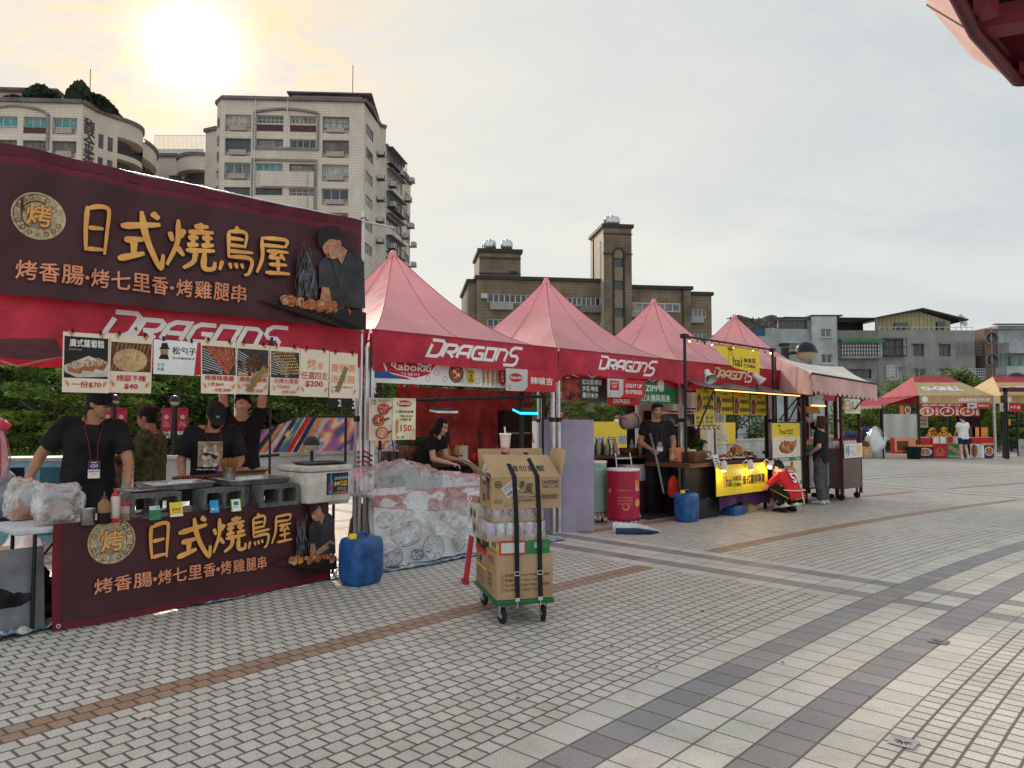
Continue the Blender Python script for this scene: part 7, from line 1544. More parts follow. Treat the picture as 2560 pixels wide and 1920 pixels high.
for(x,y,a)in((.055,.06,.25),(CW-.06,.06,-.1),(.055,CDp-.09,.2),(CW-.06,CDp-.09,0)):
 mb=MB();R=Matrix.Rotation(a,3,'Z')@Matrix.Rotation(pi/2,3,'Y');mb.lathe([(0,-.012),(.04,-.014),(.055,-.013),(.060,-.006),(.060,.006),(.055,.013),(.04,.014),(0,.012)],(x,y,.062),m_rub,22,rot=R);w_=mb.build('wheel',o)
 mb=MB();mb.lathe([(0,-.016),(.022,-.016),(.026,0),(.022,.016),(0,.016)],(x,y,.062),m_alu,14,rot=R);mb.build('hub',w_)
 mb=MB();[mb.box((x+sx*.024*cos(a),y+sx*.024*sin(a),.10),(.003,.045,.09),m_alu,rz=a)for sx in(-1,1)];mb.box((x,y,.147),(.07,.07,.006),m_alu,rz=a);mb.build('fork',o)
Zc=lambda v:.183+(1408-v)/370*.335
def cprint(lines,m=m_brown):
 def f(pr,w,h):
  for(t_,b,bo)in lines:pr.text(t_,(b[0]*w,b[1]*h,b[2]*w,b[3]*h),m,bo)
 return f
def riceart(pr,w,h):
 for i,(a,b)in enumerate((('年糕條','1kg*20p'),('年糕條','1.8kg*12p'),('空心年糕','1kg*20p'),('空心年糕','1.8kg*12p'))):
  z=h*(.50-.105*i);pr.text(a,(w*.14,z,w*.34,z+h*.06),m_brown,.02);pr.text(b,(w*.42,z,w*.72,z+h*.055),m_brown,.02);pr.rect(w*.08,z,w*.12,z+.002,m_brown);pr.rect(w*.08,z+h*.07,w*.12,z+h*.07+.002,m_brown);pr.rect(w*.08,z,w*.083,z+h*.07,m_brown);pr.rect(w*.118,z,w*.121,z+h*.07,m_brown)
  if i%2==0:[pr.rect(w*(.78+.016*j),z,w*(.787+.016*j),z+h*.055,m_brown)for j in range(10)]
b1=carton(CT(.0,.005,.184),CW,.34,.335,CAA,'brown carton of rice cakes on the front of the trolley platform',prints=riceart)
pr=Print(.0009);pr.text('年糕王',(.08,.24,.26,.30),m_red,.02);[pr.text(t_,(.05,.14-.035*i,.18,.162-.035*i),m_brown,.01)for i,t_ in enumerate(('韓式年糕','保存期限','冷凍宅配'))]
pr.mb.v=[(v[1]-.001,.34-v[0],v[2])for v in pr.mb.v];pr.build('side_print',b1)
b2=carton(CT(.0,.35,.184),CW*.96,.36,.30,CAA,'carton with a red top band and yellow tape at the back of the platform',m=mat('cardboard_worn',(.36,.24,.15),rough=.85,var=.2))
mb=MB();mb.bb(-.002,CW*.96+.002,-.002,.362,.262,.302,m_red);mb.build('red_band',b2);mb=MB();mb.bb(-.003,CW*.96+.003,-.003,.363,.155,.168,m_yel);mb.build('yellow_tape',b2);pr=Print(.001);pr.disc(.18,.22,.028,m_black);pr.mb.v=[(v[1]-.003,.36-v[0],v[2])for v in pr.mb.v];pr.build('mark',b2)
b3=carton(CT(.02,.37,.486),.36,.30,.20,CAA,'upright dark green carton on top of the red banded carton',m=mat('dark_green_carton',(.02,.10,.03),var=.4,scale=20));pr=Print(.001);pr.rect(.05,.02,.11,.10,m_tan);pr.rect(.14,.11,.25,.14,m_tan);pr.text('品冠',(.14,.15,.24,.185),m_white,.02);pr.mb.v=[(v[1]-.001,.30-v[0],v[2])for v in pr.mb.v];pr.build('side_print',b3)
zz=Zc(1045)
def cardart(pr,w,h):pr.rect(0,0,w*.52,h,m_red);pr.rect(w*.03,h*.12,w*.49,h*.88,m_skirt);pr.text('음료',(w*.68,h*.45,w*.82,h*.85),m_white,.03);pr.disc(w*.9,h*.6,h*.22,mat('leaf_print',(.10,.25,.05)))
b4=carton(CT(.02,.0,zz),.385,.33,.098,CAA,'flat red, white and green carton above the rice cake carton',m=m_green,prints=cardart)
pr=Print(.001);pr.rect(.0,.0,.33,.098,m_yel);[pr.disc(.05+.07*i,.05,.025,(m_white,m_purp,m_blue)[i%3])for i in range(4)];pr.mb.v=[(v[1]-.001,.33-v[0],v[2])for v in pr.mb.v];pr.build('side_print',b4)
def cantray(base,w,d,nx,ny,r,hh,label,ms,txt=None,th=.042):
 o=thing('drink_tray',label,'tray of cans',base,CAA,'shrink wrapped trays of cans on the trolley');mb=MB();mb.bb(0,w,0,.004,0,th,m_card);mb.bb(0,w,d-.004,d,0,th,m_card);mb.bb(0,.004,.004,d-.004,0,th,m_card);mb.bb(w-.004,w,.004,d-.004,0,th,m_card);mb.bb(.004,w-.004,.004,d-.004,0,.004,m_card);mb.build('tray',o)
 rr=random.Random(nx)
 for i in range(nx):
  for j in range(ny):
   if 0<i<nx-1 and 0<j:continue
   mb=MB();x,y=r+.006+i*(w-2*r-.012)/(nx-1),r+.006+j*(d-2*r-.012)/max(1,ny-1);m=ms[(i+j)%len(ms)]
   mb.lathe([(r*.8,.006),(r,.014),(r,hh-.012),(r*.8,hh),(r*.74,hh-.003),(0,hh-.003)],(x,y,0),m_tray,16);mb.lathe([(r*1.01,.016),(r*1.01,hh-.014)],(x,y,0),m,16);mb.build('can',o)
 if txt:pr=Print(.001);pr.text(txt,(w*.42,.008,w*.64,.034),m_brown,.02);pr.build('print',o)
 mb=MB();mb.rbox((w/2,d/2,hh/2+.004),(w+.004,d+.004,hh+.006),plastic('shrink_wrap',(.8,.8,.8),.92,.12),.012);mb.build('wrap',o)
cm=[mat('can_pink',(.62,.30,.38),var=.6,scale=60),mat('can_white',(.62,.58,.60),var=.3,scale=60),mat('can_blue',(.18,.40,.60),var=.6,scale=60,col2=(.6,.2,.4))]
cantray(CT(-.075,-.0,zz+.100),.445,.33,6,4,.033,.135,'tray of slim blue, pink and white cans above the green carton',[cm[2],cm[1],cm[1],cm[0]],'멀티')
cantray(CT(-.02,.02,zz+.238),.385,.31,6,4,.030,.105,'tray of pink and white cans just below the big open carton',[cm[1],cm[0]])
for i in range(2):carton(CT(-.075 if i else-.05,.34,zz+.07+.125*i),.16,.30,.120,CAA,('lower','upper')[i]+' white boxed drink pack wedged on the left side of the trolley load',m=mat('cream_carton',(.58,.52,.44),var=.1),prints=None)
for i in range(2):o=[k for k in COL.objects if k.name.startswith('cardboard_box')and(k.get('label')or '').startswith(('lower','upper')[i]+' white boxed')][0];pr=Print(.001);pr.disc(.07,.06,.035,m_dgrey);pr.disc(.19,.06,.035,m_brown);pr.mb.v=[(v[1]-.001,.27-v[0],v[2])for v in pr.mb.v];pr.build('side_print',o)
# big open carton
zt_=zz+.335;bw,bd,bh=.53,.40,.225;bx=-.045
o=thing('open_carton','large open brown carton with raised flaps strapped on top of the trolley load','box',CT(bx,-.02,zt_),CAA)
mb=MB();t_=.006;mb.bb(0,bw,0,t_,0,bh,m_card);mb.bb(0,bw,bd-t_,bd,0,bh,m_card);mb.bb(0,t_,t_,bd-t_,0,bh,m_card);mb.bb(bw-t_,bw,t_,bd-t_,0,bh,m_card);mb.bb(t_,bw-t_,t_,bd-t_,0,t_,m_card);mb.build('box',o)
def flap(pts,nm='flap'):
 mb=MB();pts=[Vector(p)for p in pts];n=(pts[1]-pts[0]).cross(pts[2]-pts[0]).normalized()*.005;mb.add(pts+[p+n for p in pts],[(0,1,2,3),(7,6,5,4),(0,4,5,1),(1,5,6,2),(2,6,7,3),(3,7,4,0)],m_card);return mb.build(nm,o)
fr=flap([(0,0,bh),(bw,0,bh),(bw-.05,.17,bh+.155),(.0-.04,.17,bh+.165)],'front_flap')
flap([(0,bd,bh),(0,0,bh),(-.17,-.06,bh+.13),(-.17,bd-.02,bh+.15)]);flap([(bw,0,bh),(bw,bd,bh),(bw+.07,bd+.03,bh+.21),(bw+.05,.02,bh+.20)]);flap([(bw,bd,bh),(0,bd,bh),(.0,bd+.07,bh+.20),(bw,bd+.07,bh+.20)])
pr=Print(.001);pr.text('請勿重壓',(.15,.02,.42,.08),m_dgrey,.035);nrm=Vector((0,.17,.16)).normalized();pr.mb.v=[(v[0]+.0,nrm.y*(v[2]+.04)-.006+v[1]*.7,bh+nrm.z*(v[2]+.04)+.003-v[1]*.7)for v in pr.mb.v];pr.build('flap_print',o)
def spring(pr,w,h):
 pr.text('164206F',(w*.73,h*.80,w*.97,h*.92),m_dgrey,.04);pr.rect(w*.73,h*.76,w*.97,h*.77,m_dgrey);pr.text('500抽 x 3入 x 4串',(w*.73,h*.66,w*.96,h*.73),m_dgrey,.02);[pr.rect(w*(.72+.0085*j),h*.30,w*(.7225+.0085*j+.003*(j%3==0)),h*.45,m_dgrey)for j in range(28)]
 [pr.rect(w*(.04+.0085*j),h*.18,w*(.0425+.0085*j),h*.32,m_dgrey)for j in range(14)];pr.ring(w*.09,h*.80,h*.12,.005,m_dgrey,20);pr.text('環保',(w*.06,h*.74,w*.12,h*.86),m_dgrey,.02)
 pr.text('春',(w*.38,h*.66,w*.46,h*.92),m_dgrey,.02,shear=.2);pr.text('風',(w*.46,h*.50,w*.57,h*.82),m_dgrey,.02,shear=.2);pr.stroke([(w*.36,h*.62),(w*.42,h*.52),(w*.52,h*.56),(w*.60,h*.46)],.004,m_dgrey);pr.text('Kitchen Towel',(w*.34,h*.36,w*.62,h*.42),m_dgrey,.01);pr.text('抽取式廚房紙巾',(w*.34,h*.24,w*.60,h*.31),m_dgrey,.02);pr.ring(w*.21,h*.14,h*.07,.002,m_dgrey,14)
pr=Print(.001);spring(pr,bw,bh);pr.warp(lambda x,y,z:(x,y-.001,z));pr.build('print',o)
pr=Print(.001);pr.base(-.055,-.045,.055,.045,m_skirt,0);[pr.rect(-.045+.006*j,-.035,-.042+.006*j,-.012,m_dgrey)for j in range(8)];[pr.rect(-.045,.03-.012*j,.04,.033-.012*j,m_dgrey)for j in range(3)];pr.warp(lambda x,y,z:(x*.8-z*.6+.14,y-.004,x*.6+z*.8+.145));pr.build('sticker',o)
pr=Print(.001);pr.text('164206F',(.1,.165,.22,.205),m_dgrey,.03);[pr.rect(.1+.006*j,.04,.103+.006*j,.1,m_dgrey)for j in range(14)];pr.text('春風',(.24,.06,.32,.2),m_dgrey,.02,vert=True);pr.mb.v=[(v[1]-.001,.38-v[0],v[2])for v in pr.mb.v];pr.build('side_print',o)
mb=MB();lump(mb,(.04,.20,bh+.03),(.06,.10,.09),m_skirt,4,.2,18);lump(mb,(.02,.10,bh+.0),(.04,.05,.05),m_dgrey,7,.3,12);mb.build('contents',o)
# straps and cup
o=thing('strap','left black strap running over the boxes on the trolley','strap',CT(.135,0),CAA,'black straps over the trolley load')
def strap(o):
 mb=MB();pts=[(0,.40,zt_+bh+.17),(-.045,.17,zt_+bh+.18),(-.01,-.028,zt_+bh+.012),(.0,-.030,zt_+.03),(.01,-.016,zt_-.1),(.015,-.012,.40),(.02,-.012,.19)]
 vs=[]
 for p in pts:vs+=[(p[0]-.017,p[1],p[2]),(p[0]+.017,p[1],p[2])]
 f=[(2*i,2*i+1,2*i+3,2*i+2)for i in range(len(pts)-1)];mb.add(vs+[(a,b+.003,c+.0)for a,b,c in vs],f+[tuple(len(vs)+k for k in q[::-1])for q in f],mat('black_webbing',(.012,.012,.014),rough=.7));mb.build('webbing',o)
 mb=MB();x=.014;z=.36;[mb.bb(*b,m_alu)for b in((x-.02,x+.02,-.022,-.016,z,z+.006),(x-.02,x+.02,-.022,-.016,z+.026,z+.032),(x-.022,x-.017,-.022,-.016,z,z+.032),(x+.017,x+.022,-.022,-.016,z,z+.032))];mb.build('buckle',o);mb=MB();mb.bb(x-.015,x+.02,-.02,-.012,.175,.20,m_alu);mb.tube([(x,-.018,.175),(x+.002,-.016,.13)],.004,m_alu,6);mb.build('hook',o)
strap(o);dup(o,CT(.31,0),CAA+.0,'right black strap running over the boxes on the trolley')
o=thing('drink_cup','tall paper cup of pink drink with a straw standing on the top carton','cup',CT(.115,.20,zt_+bh+.150),CAA);mb=MB();mb.lathe([(0,0),(.028,0),(.034,.07)],(0,0,0),mat('cup_peach',(.70,.32,.24),var=.3,scale=30),24);mb.lathe([(.034,.07),(.0425,.165)],(0,0,0),mat('cup_pink',(.72,.50,.46),var=.1),24);mb.build('cup',o);mb=MB();mb.lathe([(.044,.162),(.047,.168),(.044,.174),(0,.172)],(0,0,0),m_white,24);mb.build('lid',o);mb=MB();mb.tube([(.0,0,.17),(-.006,0,.225)],.006,m_cream,8);mb.build('straw',o)
o=thing('folding_stool','bright red folded plastic stool leaning against the left side of the trolley','stool',G(467.5,583),CAA);mb=MB();R=Matrix.Rotation(.13,3,'Y');mb.box((.01,.0,.22),(.022,.13,.42),m_red,rot=R);mb.box((-.022,.0,.02),(.05,.15,.025),m_red,rot=R);mb.build('panel',o)
# ------------------------------------------------------------ third stall: drinks and lighters
o=thing('purple_board','plain grey purple board standing upright behind the trolley','board',P(540,0,10.15).xy.to_3d(),0);mb=MB();mb.bb(0,.735,0,.02,.005,1.52,mat('board_lilac',(.36,.31,.41),rough=.6,var=.14,scale=1.5,streak=.12));mb.build('panel',o);mb=MB();mb.bb(.1,.14,.02,.35,0,.03,m_frame);mb.bb(.6,.64,.02,.35,0,.03,m_frame);mb.tube([(.12,.34,.02),(.12,.03,.9)],.012,m_frame,6);mb.tube([(.62,.34,.02),(.62,.03,.9)],.012,m_frame,6);mb.build('foot',o)
def drum(loc,r,h,m,label,rim,art=None,z0=0,name='display_drum'):
 o=thing(name,label,'drum',loc,0);mb=MB();mb.lathe([(r,z0),(r,z0+h)],(0,0,0),m,36);mb.build('side',o);mb=MB();mb.lathe([(r*1.0,z0+h),(r*1.03,z0+h+.005),(r*1.03,z0+h+.03),(r*.96,z0+h+.035),(0,z0+h+.03)],(0,0,0),rim,36);mb.lathe([(r*1.01,z0),(r*1.01,z0+.03),(r,z0+.03)],(0,0,0),rim,36);mb.build('rim',o)
 if art:pr=Print(.0015);art(pr);pr.mb.v=[((r+.002-v[1])*sin(v[0]/r),-(r+.002-v[1])*cos(v[0]/r),z0+v[2])for v in pr.mb.v];pr.build('print',o)
 if z0:
  for a in(-.8,.8):mb=MB();mb.lathe([(0,-.012),(.035,-.012),(.035,.012),(0,.012)],(r*.7*sin(a),-r*.7*cos(a),.036),m_rub,14,rot=Matrix.Rotation(pi/2,3,'Y'));mb.build('caster',o)
 return o
def redart(pr):
 pr.rect(-.45,.0,.45,.10,mat('drum_maroon',(.20,.01,.03)));pr.text('本攤未滿十八歲禁止飲酒',(-.42,.025,.42,.075),m_white,.02);
 for i,t_ in enumerate(('ご来場ありがとう','冰涼水蜜桃調酒','請至攤位選購','喝酒不開車')):pr.text(t_,(-.12,.50-.045*i-(.06 if i else 0),.10,.525-.045*i-(.06 if i else 0)),m_salm,.01)
 pr.disc(-.0,.28,.055,m_salm);pr.disc(-.005,.285,.04,m_red);pr.disc(.20,.33,.06,m_salm);pr.disc(.19,.55,.05,m_salm);pr.text('福氣',(.14,.58,.24,.66),m_gold,.03);pr.text('Chu',(.15,.50,.25,.54),m_cream,.02);pr.disc(-.25,.50,.035,m_salm)
drum(G(626,526.5)+Vector((0,.23,0)),.235,.78,mat('drum_crimson',(.42,.018,.06),rough=.4,var=.1),'crimson round display drum with a white rim and peach drawings',m_white,redart)
drum(G(601,524)+Vector((-.04,.25,0)),.16,.80,mat('drum_mint',(.33,.50,.40),rough=.4,var=.1),'pale mint green round display drum on casters between the purple board and the red drum',m_white,lambda pr:(pr.rect(-.28,.0,.28,.09,m_frame),pr.text('禁止飲酒',(-.1,.02,.2,.07),m_white,.02),pr.text('Botanist',(-.10,.70,.10,.74),m_white,.02),pr.poly([(-.02,.2),(.2,.15),(.25,.6),(.08,.55)],mat('drum_mint_light',(.45,.60,.50)))),z0=.075)
o=thing('grey_tube','long grey tube held upright by the man dressed in black','tube',(0,0,0),0)
a_,b_=P(*Z5(622,838),11.2),P(*Z5(716,1252),11.15);mb=MB();mb.tube([a_,a_.lerp(b_,.5)+Vector((.01,0,0)),b_],[.014,.018,.014],mat('grey_plastic',(.18,.18,.20),rough=.5),10);o.location=b_;mb.v=[tuple(Vector(v)-b_)for v in mb.v];mb.build('tube',o)
o=thing('folded_parasol','folded white and navy parasol and orange cloth lying in front of the red drum','parasol',G(637,534),.1);mb=MB();mb.tube([(-.30,.12,.05),(0,.03,.05),(.30,-.08,.04)],[.10,.085,.015],mat('parasol_white_plain',(.62,.62,.62)),10,flat=.5);mb.tube([(-.28,.02,.03),(.0,-.05,.035),(.28,-.08,.03)],[.05,.05,.01],m_navy,8,flat=.5);mb.build('canopy',o);mb=MB();lump(mb,(.08,.14,.05),(.18,.08,.055),m_tan,2,.4,18);mb.build('cloth',o)
def wine(pr,w,h):
 pr.poly([(0,0),(w*.42,0),(w*.42,h),(0,h)],mat('drink_print',(.32,.05,.03),var=.6,scale=8));pr.disc(w*.16,h*.6,w*.09,m_cream,rz=h*.38);pr.disc(w*.06,h*.2,w*.05,m_red);pr.ring(w*.06,h*.2,w*.05,.008,m_white,14)
 for i,t_ in enumerate(('紅白酒·調酒','沙瓦·啤酒','果汁冰沙')):pr.text(t_,(w*.46,h*(.70-.29*i),w*(.88 if i<1 else .80),h*(.93-.29*i)),m_white,.05)
rowsheet('printed_banner','dark banner offering wine, cocktails, beer and smoothies under the second pink tent','banner',Z5,0,447,592,322,456,632,.10,m_dgrey,wine)
rowsheet('shop_flag','white and red shop flag reading LIGHT UP EXPRESS','flag',Z5,328,457,585,582,476,600,-.05,m_skirt,shopflag(['LIGHT UP','EXPRESS'],'','light'))
rowsheet('printed_banner','red strip reading EXPRESS just below the LIGHT UP flag','banner',Z5,330,585,640,545,595,648,.08,m_red,lambda pr,w,h:pr.text('EXPRESS',(w*.18,h*.25,w*.70,h*.78),m_white,.04))
def zippo(pr,w,h):pr.poly([(w*.55,h),(w,h*.6),(w,h),(w*.8,h)],m_red);pr.disc(w*.52,h*.92,w*.08,m_white);pr.disc(w*.93,h*.25,w*.05,m_red);pr.text('ZIPPO',(w*.14,h*.56,w*.60,h*.86),m_white,.05);pr.text('打火機與周邊',(w*.04,h*.08,w*.74,h*.42),m_white,.04)
rowsheet('printed_banner','green banner reading ZIPPO at the right of the second pink tent','banner',Z5,548,478,642,825,500,622,.10,m_green,zippo)
o=thing('bucket','white bucket hanging on its side from a dark pole behind the red drum','bucket',P(*Z5(480,757),12.3),RANG);mb=MB();mb.lathe([(.10,-.15),(.115,-.14),(.13,.15),(.14,.155),(.12,.15),(.105,-.12),(0,-.12)],(0,0,0),m_skirt,24,rot=Matrix.Rotation(pi/2-.15,3,'Y'));mb.build('body',o);mb=MB();mb.lathe([(.126,.07),(.132,.07),(.133,.09),(.128,.09)],(0,0,0),m_blk,24,rot=Matrix.Rotation(pi/2-.15,3,'Y'));mb.tube([(-.1,0,.12),(0,.02,.22),(.1,0,.12)],.005,m_blk,5);mb.build('handle',o)
p=P(*Z5(490,800),12.6);o=thing('dark_post','dark post behind the hanging bucket','post',(p.x,p.y,0),RANG);mb=MB();mb.bb(-.05,.05,-.05,.05,0,2.3,m_blk);mb.build('post',o)
p=P(*Z5(235,935),11.9);o=thing('wooden_table','brown wooden table with a shelf of bottles behind the mint drum','table',(p.x,p.y,0),RANG*.4);mb=MB();mb.bb(0,1.6,0,.6,.90,.94,mat('brown_tabletop',(.12,.06,.035)));mb.build('tabletop',o);mb=MB();mb.bb(.02,1.58,.05,.55,.40,.42,m_brown);mb.bb(0,1.6,.56,.58,.1,.9,mat('dark_board',(.025,.018,.016)));mb.build('shelf',o);[MB().bb(x,x+.04,y,y+.04,0,.9,m_brown).build('leg',o)for x in(0,1.56)for y in(0,.55)]
for i in range(9):
 lb='small dark bottle on the wooden table shelf';q=Vector((p.x,p.y,0))+Matrix.Rotation(RANG*.4,3,'Z')@Vector((.12+i*.16,.15,.42))
 if i==0:mb=MB();mb.lathe([(0,0),(.035,0),(.036,.14),(.014,.19),(.014,.24),(0,.24)],(0,0,0),mat('dark_bottle_glass',(.06,.03,.02),rough=.15),14);bt=mb.build('drink_bottle',loc=q,label=lb,cat='bottle',group='bottles on the wooden table shelf')
 else:dup(bt,q)
for x,lb in((.75,'round wooden bowl on the brown table'),):o=thing('wooden_bowl',lb,'bowl',Vector((p.x,p.y,0))+Matrix.Rotation(RANG*.4,3,'Z')@Vector((x,.3,.94)),0);mb=MB();mb.lathe([(.12,0),(.14,.01),(.15,.12),(.14,.12),(.13,.02),(0,.02)],(0,0,0),m_brown,20);mb.build('bowl',o)
p=P(*Z5(490,1080),11.5);o=thing('stepladder','small silver stepladder beside the wooden table','ladder',(p.x,p.y,0),RANG*.5);mb=MB();[mb.tube([(sx*.16,0,0),(sx*.13,.25,1.0)],.014,m_alu,6)for sx in(-1,1)];mb.build('side_rail',o);[MB().box((0,.06+.06*i,.24*i+.2),(.28,.07,.02),m_alu).build('step',o)for i in range(4)]
p=P(*Z5(540,1060),11.9);carton(Vector((p.x-.2,p.y,.55)),.5,.35,.25,.2,'grey plastic storage bin on a dark stand behind the man in black',m=m_tab);carton(Vector((p.x-.22,p.y,0)),.55,.4,.548,.2,'dark stand under the grey storage bin',m=mat('dark_crate',()))
p=P(*Z5(590,700),14.6);drape('plastic_curtain','cloudy clear plastic curtain closing the back of the second pink tent',lambda u,v:(-.3+3.2*u,.06*sin(u*30)+.03*noise.noise(Vector((u*8,v*5,0))),.3+1.95*v),60,10,plastic('cloudy_curtain',(.55,.56,.55),.55,.3),(p.x,p.y,0),RANG,'curtain')
o=thing('hand_fan_bag','bright red cloth bag hanging beside the man in black','bag',P(*Z5(785,1205),11.6),0);mb=MB();mb.tube([(0,0,.17),(0,0,.10),(0,0,-.1),(0,0,-.17)],[.02,.075,.10,.06],mat('orange_red_cloth',(.75,.05,.02),rough=.6),12,flat=.5);mb.build('bag',o);mb=MB();mb.tube([(0,0,.17),(0,0,.45)],.005,m_blk,5);mb.build('cord',o)
o=thing('door_mat','dark mat on the paving behind the second blue barrel','mat',G(668,517),RANG);mb=MB();mb.bb(-.5,.7,0,.7,0,.02,mat('dark_mat',(.05,.035,.045),rough=.9));mb.build('mat',o)
# ------------------------------------------------------------ fourth stall: yellow signs, lit counter
def Z9(u,v):return((1660+u/4.096)*.4,(860+v/4.096)*.4)
m_ysign=mat('sign_yellow',(.82,.60,.03),rough=.5,var=.05);m_led2=mat('warm_led_strip',(1.0,.50,.14),rough=.4,emit=1.5,var=0);m_bulb=mat('lit_bulb',(1.0,.66,.30),emit=5.0,var=0);m_spot=mat('white_lamp_shell',(.66,.63,.60),rough=.4)
VF=-.30
def rs(Zf,u,v,pl=VF):return RP(*Zf(u,v),pl)
def rp3(Zf,u,v,pl=VF):s_,z_=RP(*Zf(u,v),pl);return ROW(s_/3,pl,z_)
o=thing('light_frame','tall black frame with a bulb string carrying the yellow cloth sign','frame',ROW(0,0),RANG);iv=Matrix.Translation(ROW(0,0))@Matrix.Rotation(RANG,4,'Z');iv=iv.inverted()
L3=lambda p:iv@p
a_,b_=L3(rp3(Z9,210,-80)),L3(rp3(Z9,1110,60));b2=L3(rp3(Z9,1137,130,.1))
mb=MB();mb.tube([(a_.x,a_.y,0),a_],.024,m_blk,8);mb.build('left_post',o);mb=MB();mb.tube([(b_.x,b_.y,0),b_],.024,m_blk,8);mb.tube([(b2.x,b2.y,0),b2],.018,m_blk,8);mb.build('right_post',o);mb=MB();mb.tube([a_,b_],.018,m_blk,8);mb.box(a_,(.12,.08,.07),m_blk);mb.box(b_,(.09,.08,.06),m_blk);mb.build('top_bar',o)
for i in range(13):
 q=a_.lerp(b_,(i+.5)/13)+Vector((0,-.02,-.05-.02*(i%3)));mb=MB();mb.tube([q+Vector((0,0,.05)),q],.010,m_blk,6);mb.build('bulb_socket',o);mb=MB();mb.ball(q-Vector((0,0,.022)),.016,m_bulb if i%3==0 else m_led,8);mb.build('bulb',o)
def thai(pr,x,z,s,zh=None):
 k=(zh or .24*s)/.24
 for i in range(7):a=.5+i*.38;pr.stroke([(x+.05*s,z+.36*k),(x+.05*s+.08*s*cos(a),z+.36*k+.10*k*sin(a))],.008*s,m_brown)
 pr.ring(x+.05*s,z+.31*k,.045*s,.008*s,m_brown,12,rz=.05*k);pr.text('T',(x,z,x+.09*s,z+.24*k),m_orange,.02);pr.text('hai',(x+.095*s,z,x+.30*s,z+.24*k),m_dgrey,.02);pr.text('泰雞',(x+.33*s,z+.11*k,x+.50*s,z+.22*k),m_dgrey,.02);pr.text('霸',(x+.52*s,z+.11*k,x+.61*s,z+.23*k),m_red,.03);pr.text('ChiBar',(x+.33*s,z-.01*k,x+.62*s,z+.075*k),m_dgrey,.03)
s0,z1=rs(Z9,455,-15);s1,_=rs(Z9,965,25);_,z0=rs(Z9,970,320);w_,h_=s1-s0,z1-z0
o=thing('cloth_sign','yellow cloth sign folded over at its left corner, hanging from the bulb frame','sign',ROW(s0/3,VF-.03,z0),RANG);pr=Print(.0016);pr.k=0
pr.mb.sheet(lambda u,v:(w_*(u+(1-u)*.42*(1-v)),0,h_*v+h_*.22*(1-v)*(1-u)),14,8,m_ysign);pr.k=1
pr.poly([(w_*.0,h_*.98),(w_*.42,h_*.22),(w_*.50,h_*.50)],mat('sign_yellow_back',(.80,.62,.16)));pr.rect(w_*.02,h_*.93,w_*.99,h_*.99,m_orange);thai(pr,w_*.34,h_*.26,w_*.92,h_*.36);pr.rect(w_*.34,h_*.27,w_*.42,h_*.6,m_ysign)
pr.warp(lambda x,y,z:(x,y+.02*sin(x*9)*(1-z/h_),z));pr.build('sheet',o)
for(u,v,r,sgn,lb)in((455,320,.10,-1,'left white horn lamp above the dark awning'),(965,350,.09,1,'right white horn lamp above the dark awning')):
 p=rp3(Z9,u,v,VF-.05);o=thing('horn_lamp',lb,'lamp',p,RANG,'white horn lamps above the awning');R=Matrix.Rotation(-sgn*.5,3,'Y')@Matrix.Rotation(pi*.8,3,'X');mb=MB();mb.lathe([(.02,-.12),(.045,-.1),(.05,-.02),(r,.10),(r*1.08,.105),(r*.9,.09),(.03,0),(0,0)],(0,0,0),m_spot,20,rot=R);mb.build('shell',o);mb=MB();mb.tube([(0,0,-.02),(.02*sgn,.05,-.25)],.01,m_blk,6);mb.build('arm',o)
# awning with led strip
c=[rp3(Z9,225,375,.0),rp3(Z9,1105,470,.0),rp3(Z9,1390,520,-.75),rp3(Z9,520,455,-.95)]
c[1]=ROW((L3(c[1]).x)/3,.0,c[0].z-.0);o=thing('awning','thin dark awning with a glowing warm strip along its front edge','awning',c[0],0);q=[p-c[0]for p in c]
mb=MB();mb.sheet(lambda u,v:tuple(q[0].lerp(q[1],u).lerp(q[3].lerp(q[2],u),v)+Vector((0,0,.02*sin(u*17)-.015*sin(pi*v)))),24,8,mat('awning_sheet',(.13,.13,.14),rough=.3,var=.4,scale=5));mb.sheet(lambda u,v:tuple(q[0].lerp(q[1],u).lerp(q[3].lerp(q[2],u),1-v)+Vector((0,0,.02*sin(u*17)-.02))),24,4,m_blk);mb.build('sheet',o)
mb=MB();mb.tube([q[3]+Vector((0,0,-.02)),q[2]+Vector((0,0,-.02))],.010,m_led2,6);mb.build('led_strip',o);mb=MB();mb.tube([q[3],q[2]],.012,m_blk,6);mb.tube([q[3],rp3(Z9,265,1060,-.2)-c[0]],.012,m_blk,6);mb.tube([q[2],rp3(Z9,1180,780,-.1)-c[0]],.012,m_blk,6);mb.build('strut',o)
def menuy(l1,l2,l3=''):
 def f(pr,w,h):
  pr.poly([(w*.03,h*.05),(w*.25,h*.05),(w*.36,h*.45),(w*.20,h*.80),(w*.06,h*.7)],m_purp);pr.disc(w*.2,h*.35,w*.14,m_meat,rz=h*.2);pr.text('Thai泰雞霸',(w*.36,h*.86,w*.72,h*.94),m_brown,.02)
  pr.text(l1,(w*.38,h*.52,w*.97,h*.72),m_dgrey,.05);pr.text(l2,(w*.38,h*.14,w*.97,h*.34),m_dgrey,.05)
  if l3:[pr.text(l3,(w*.45,h*(.44-.07*i),w*.9,h*(.48-.07*i)),m_dgrey,.01)for i in range(4)]
 return f
MG='yellow menu boards hanging under the dark awning'
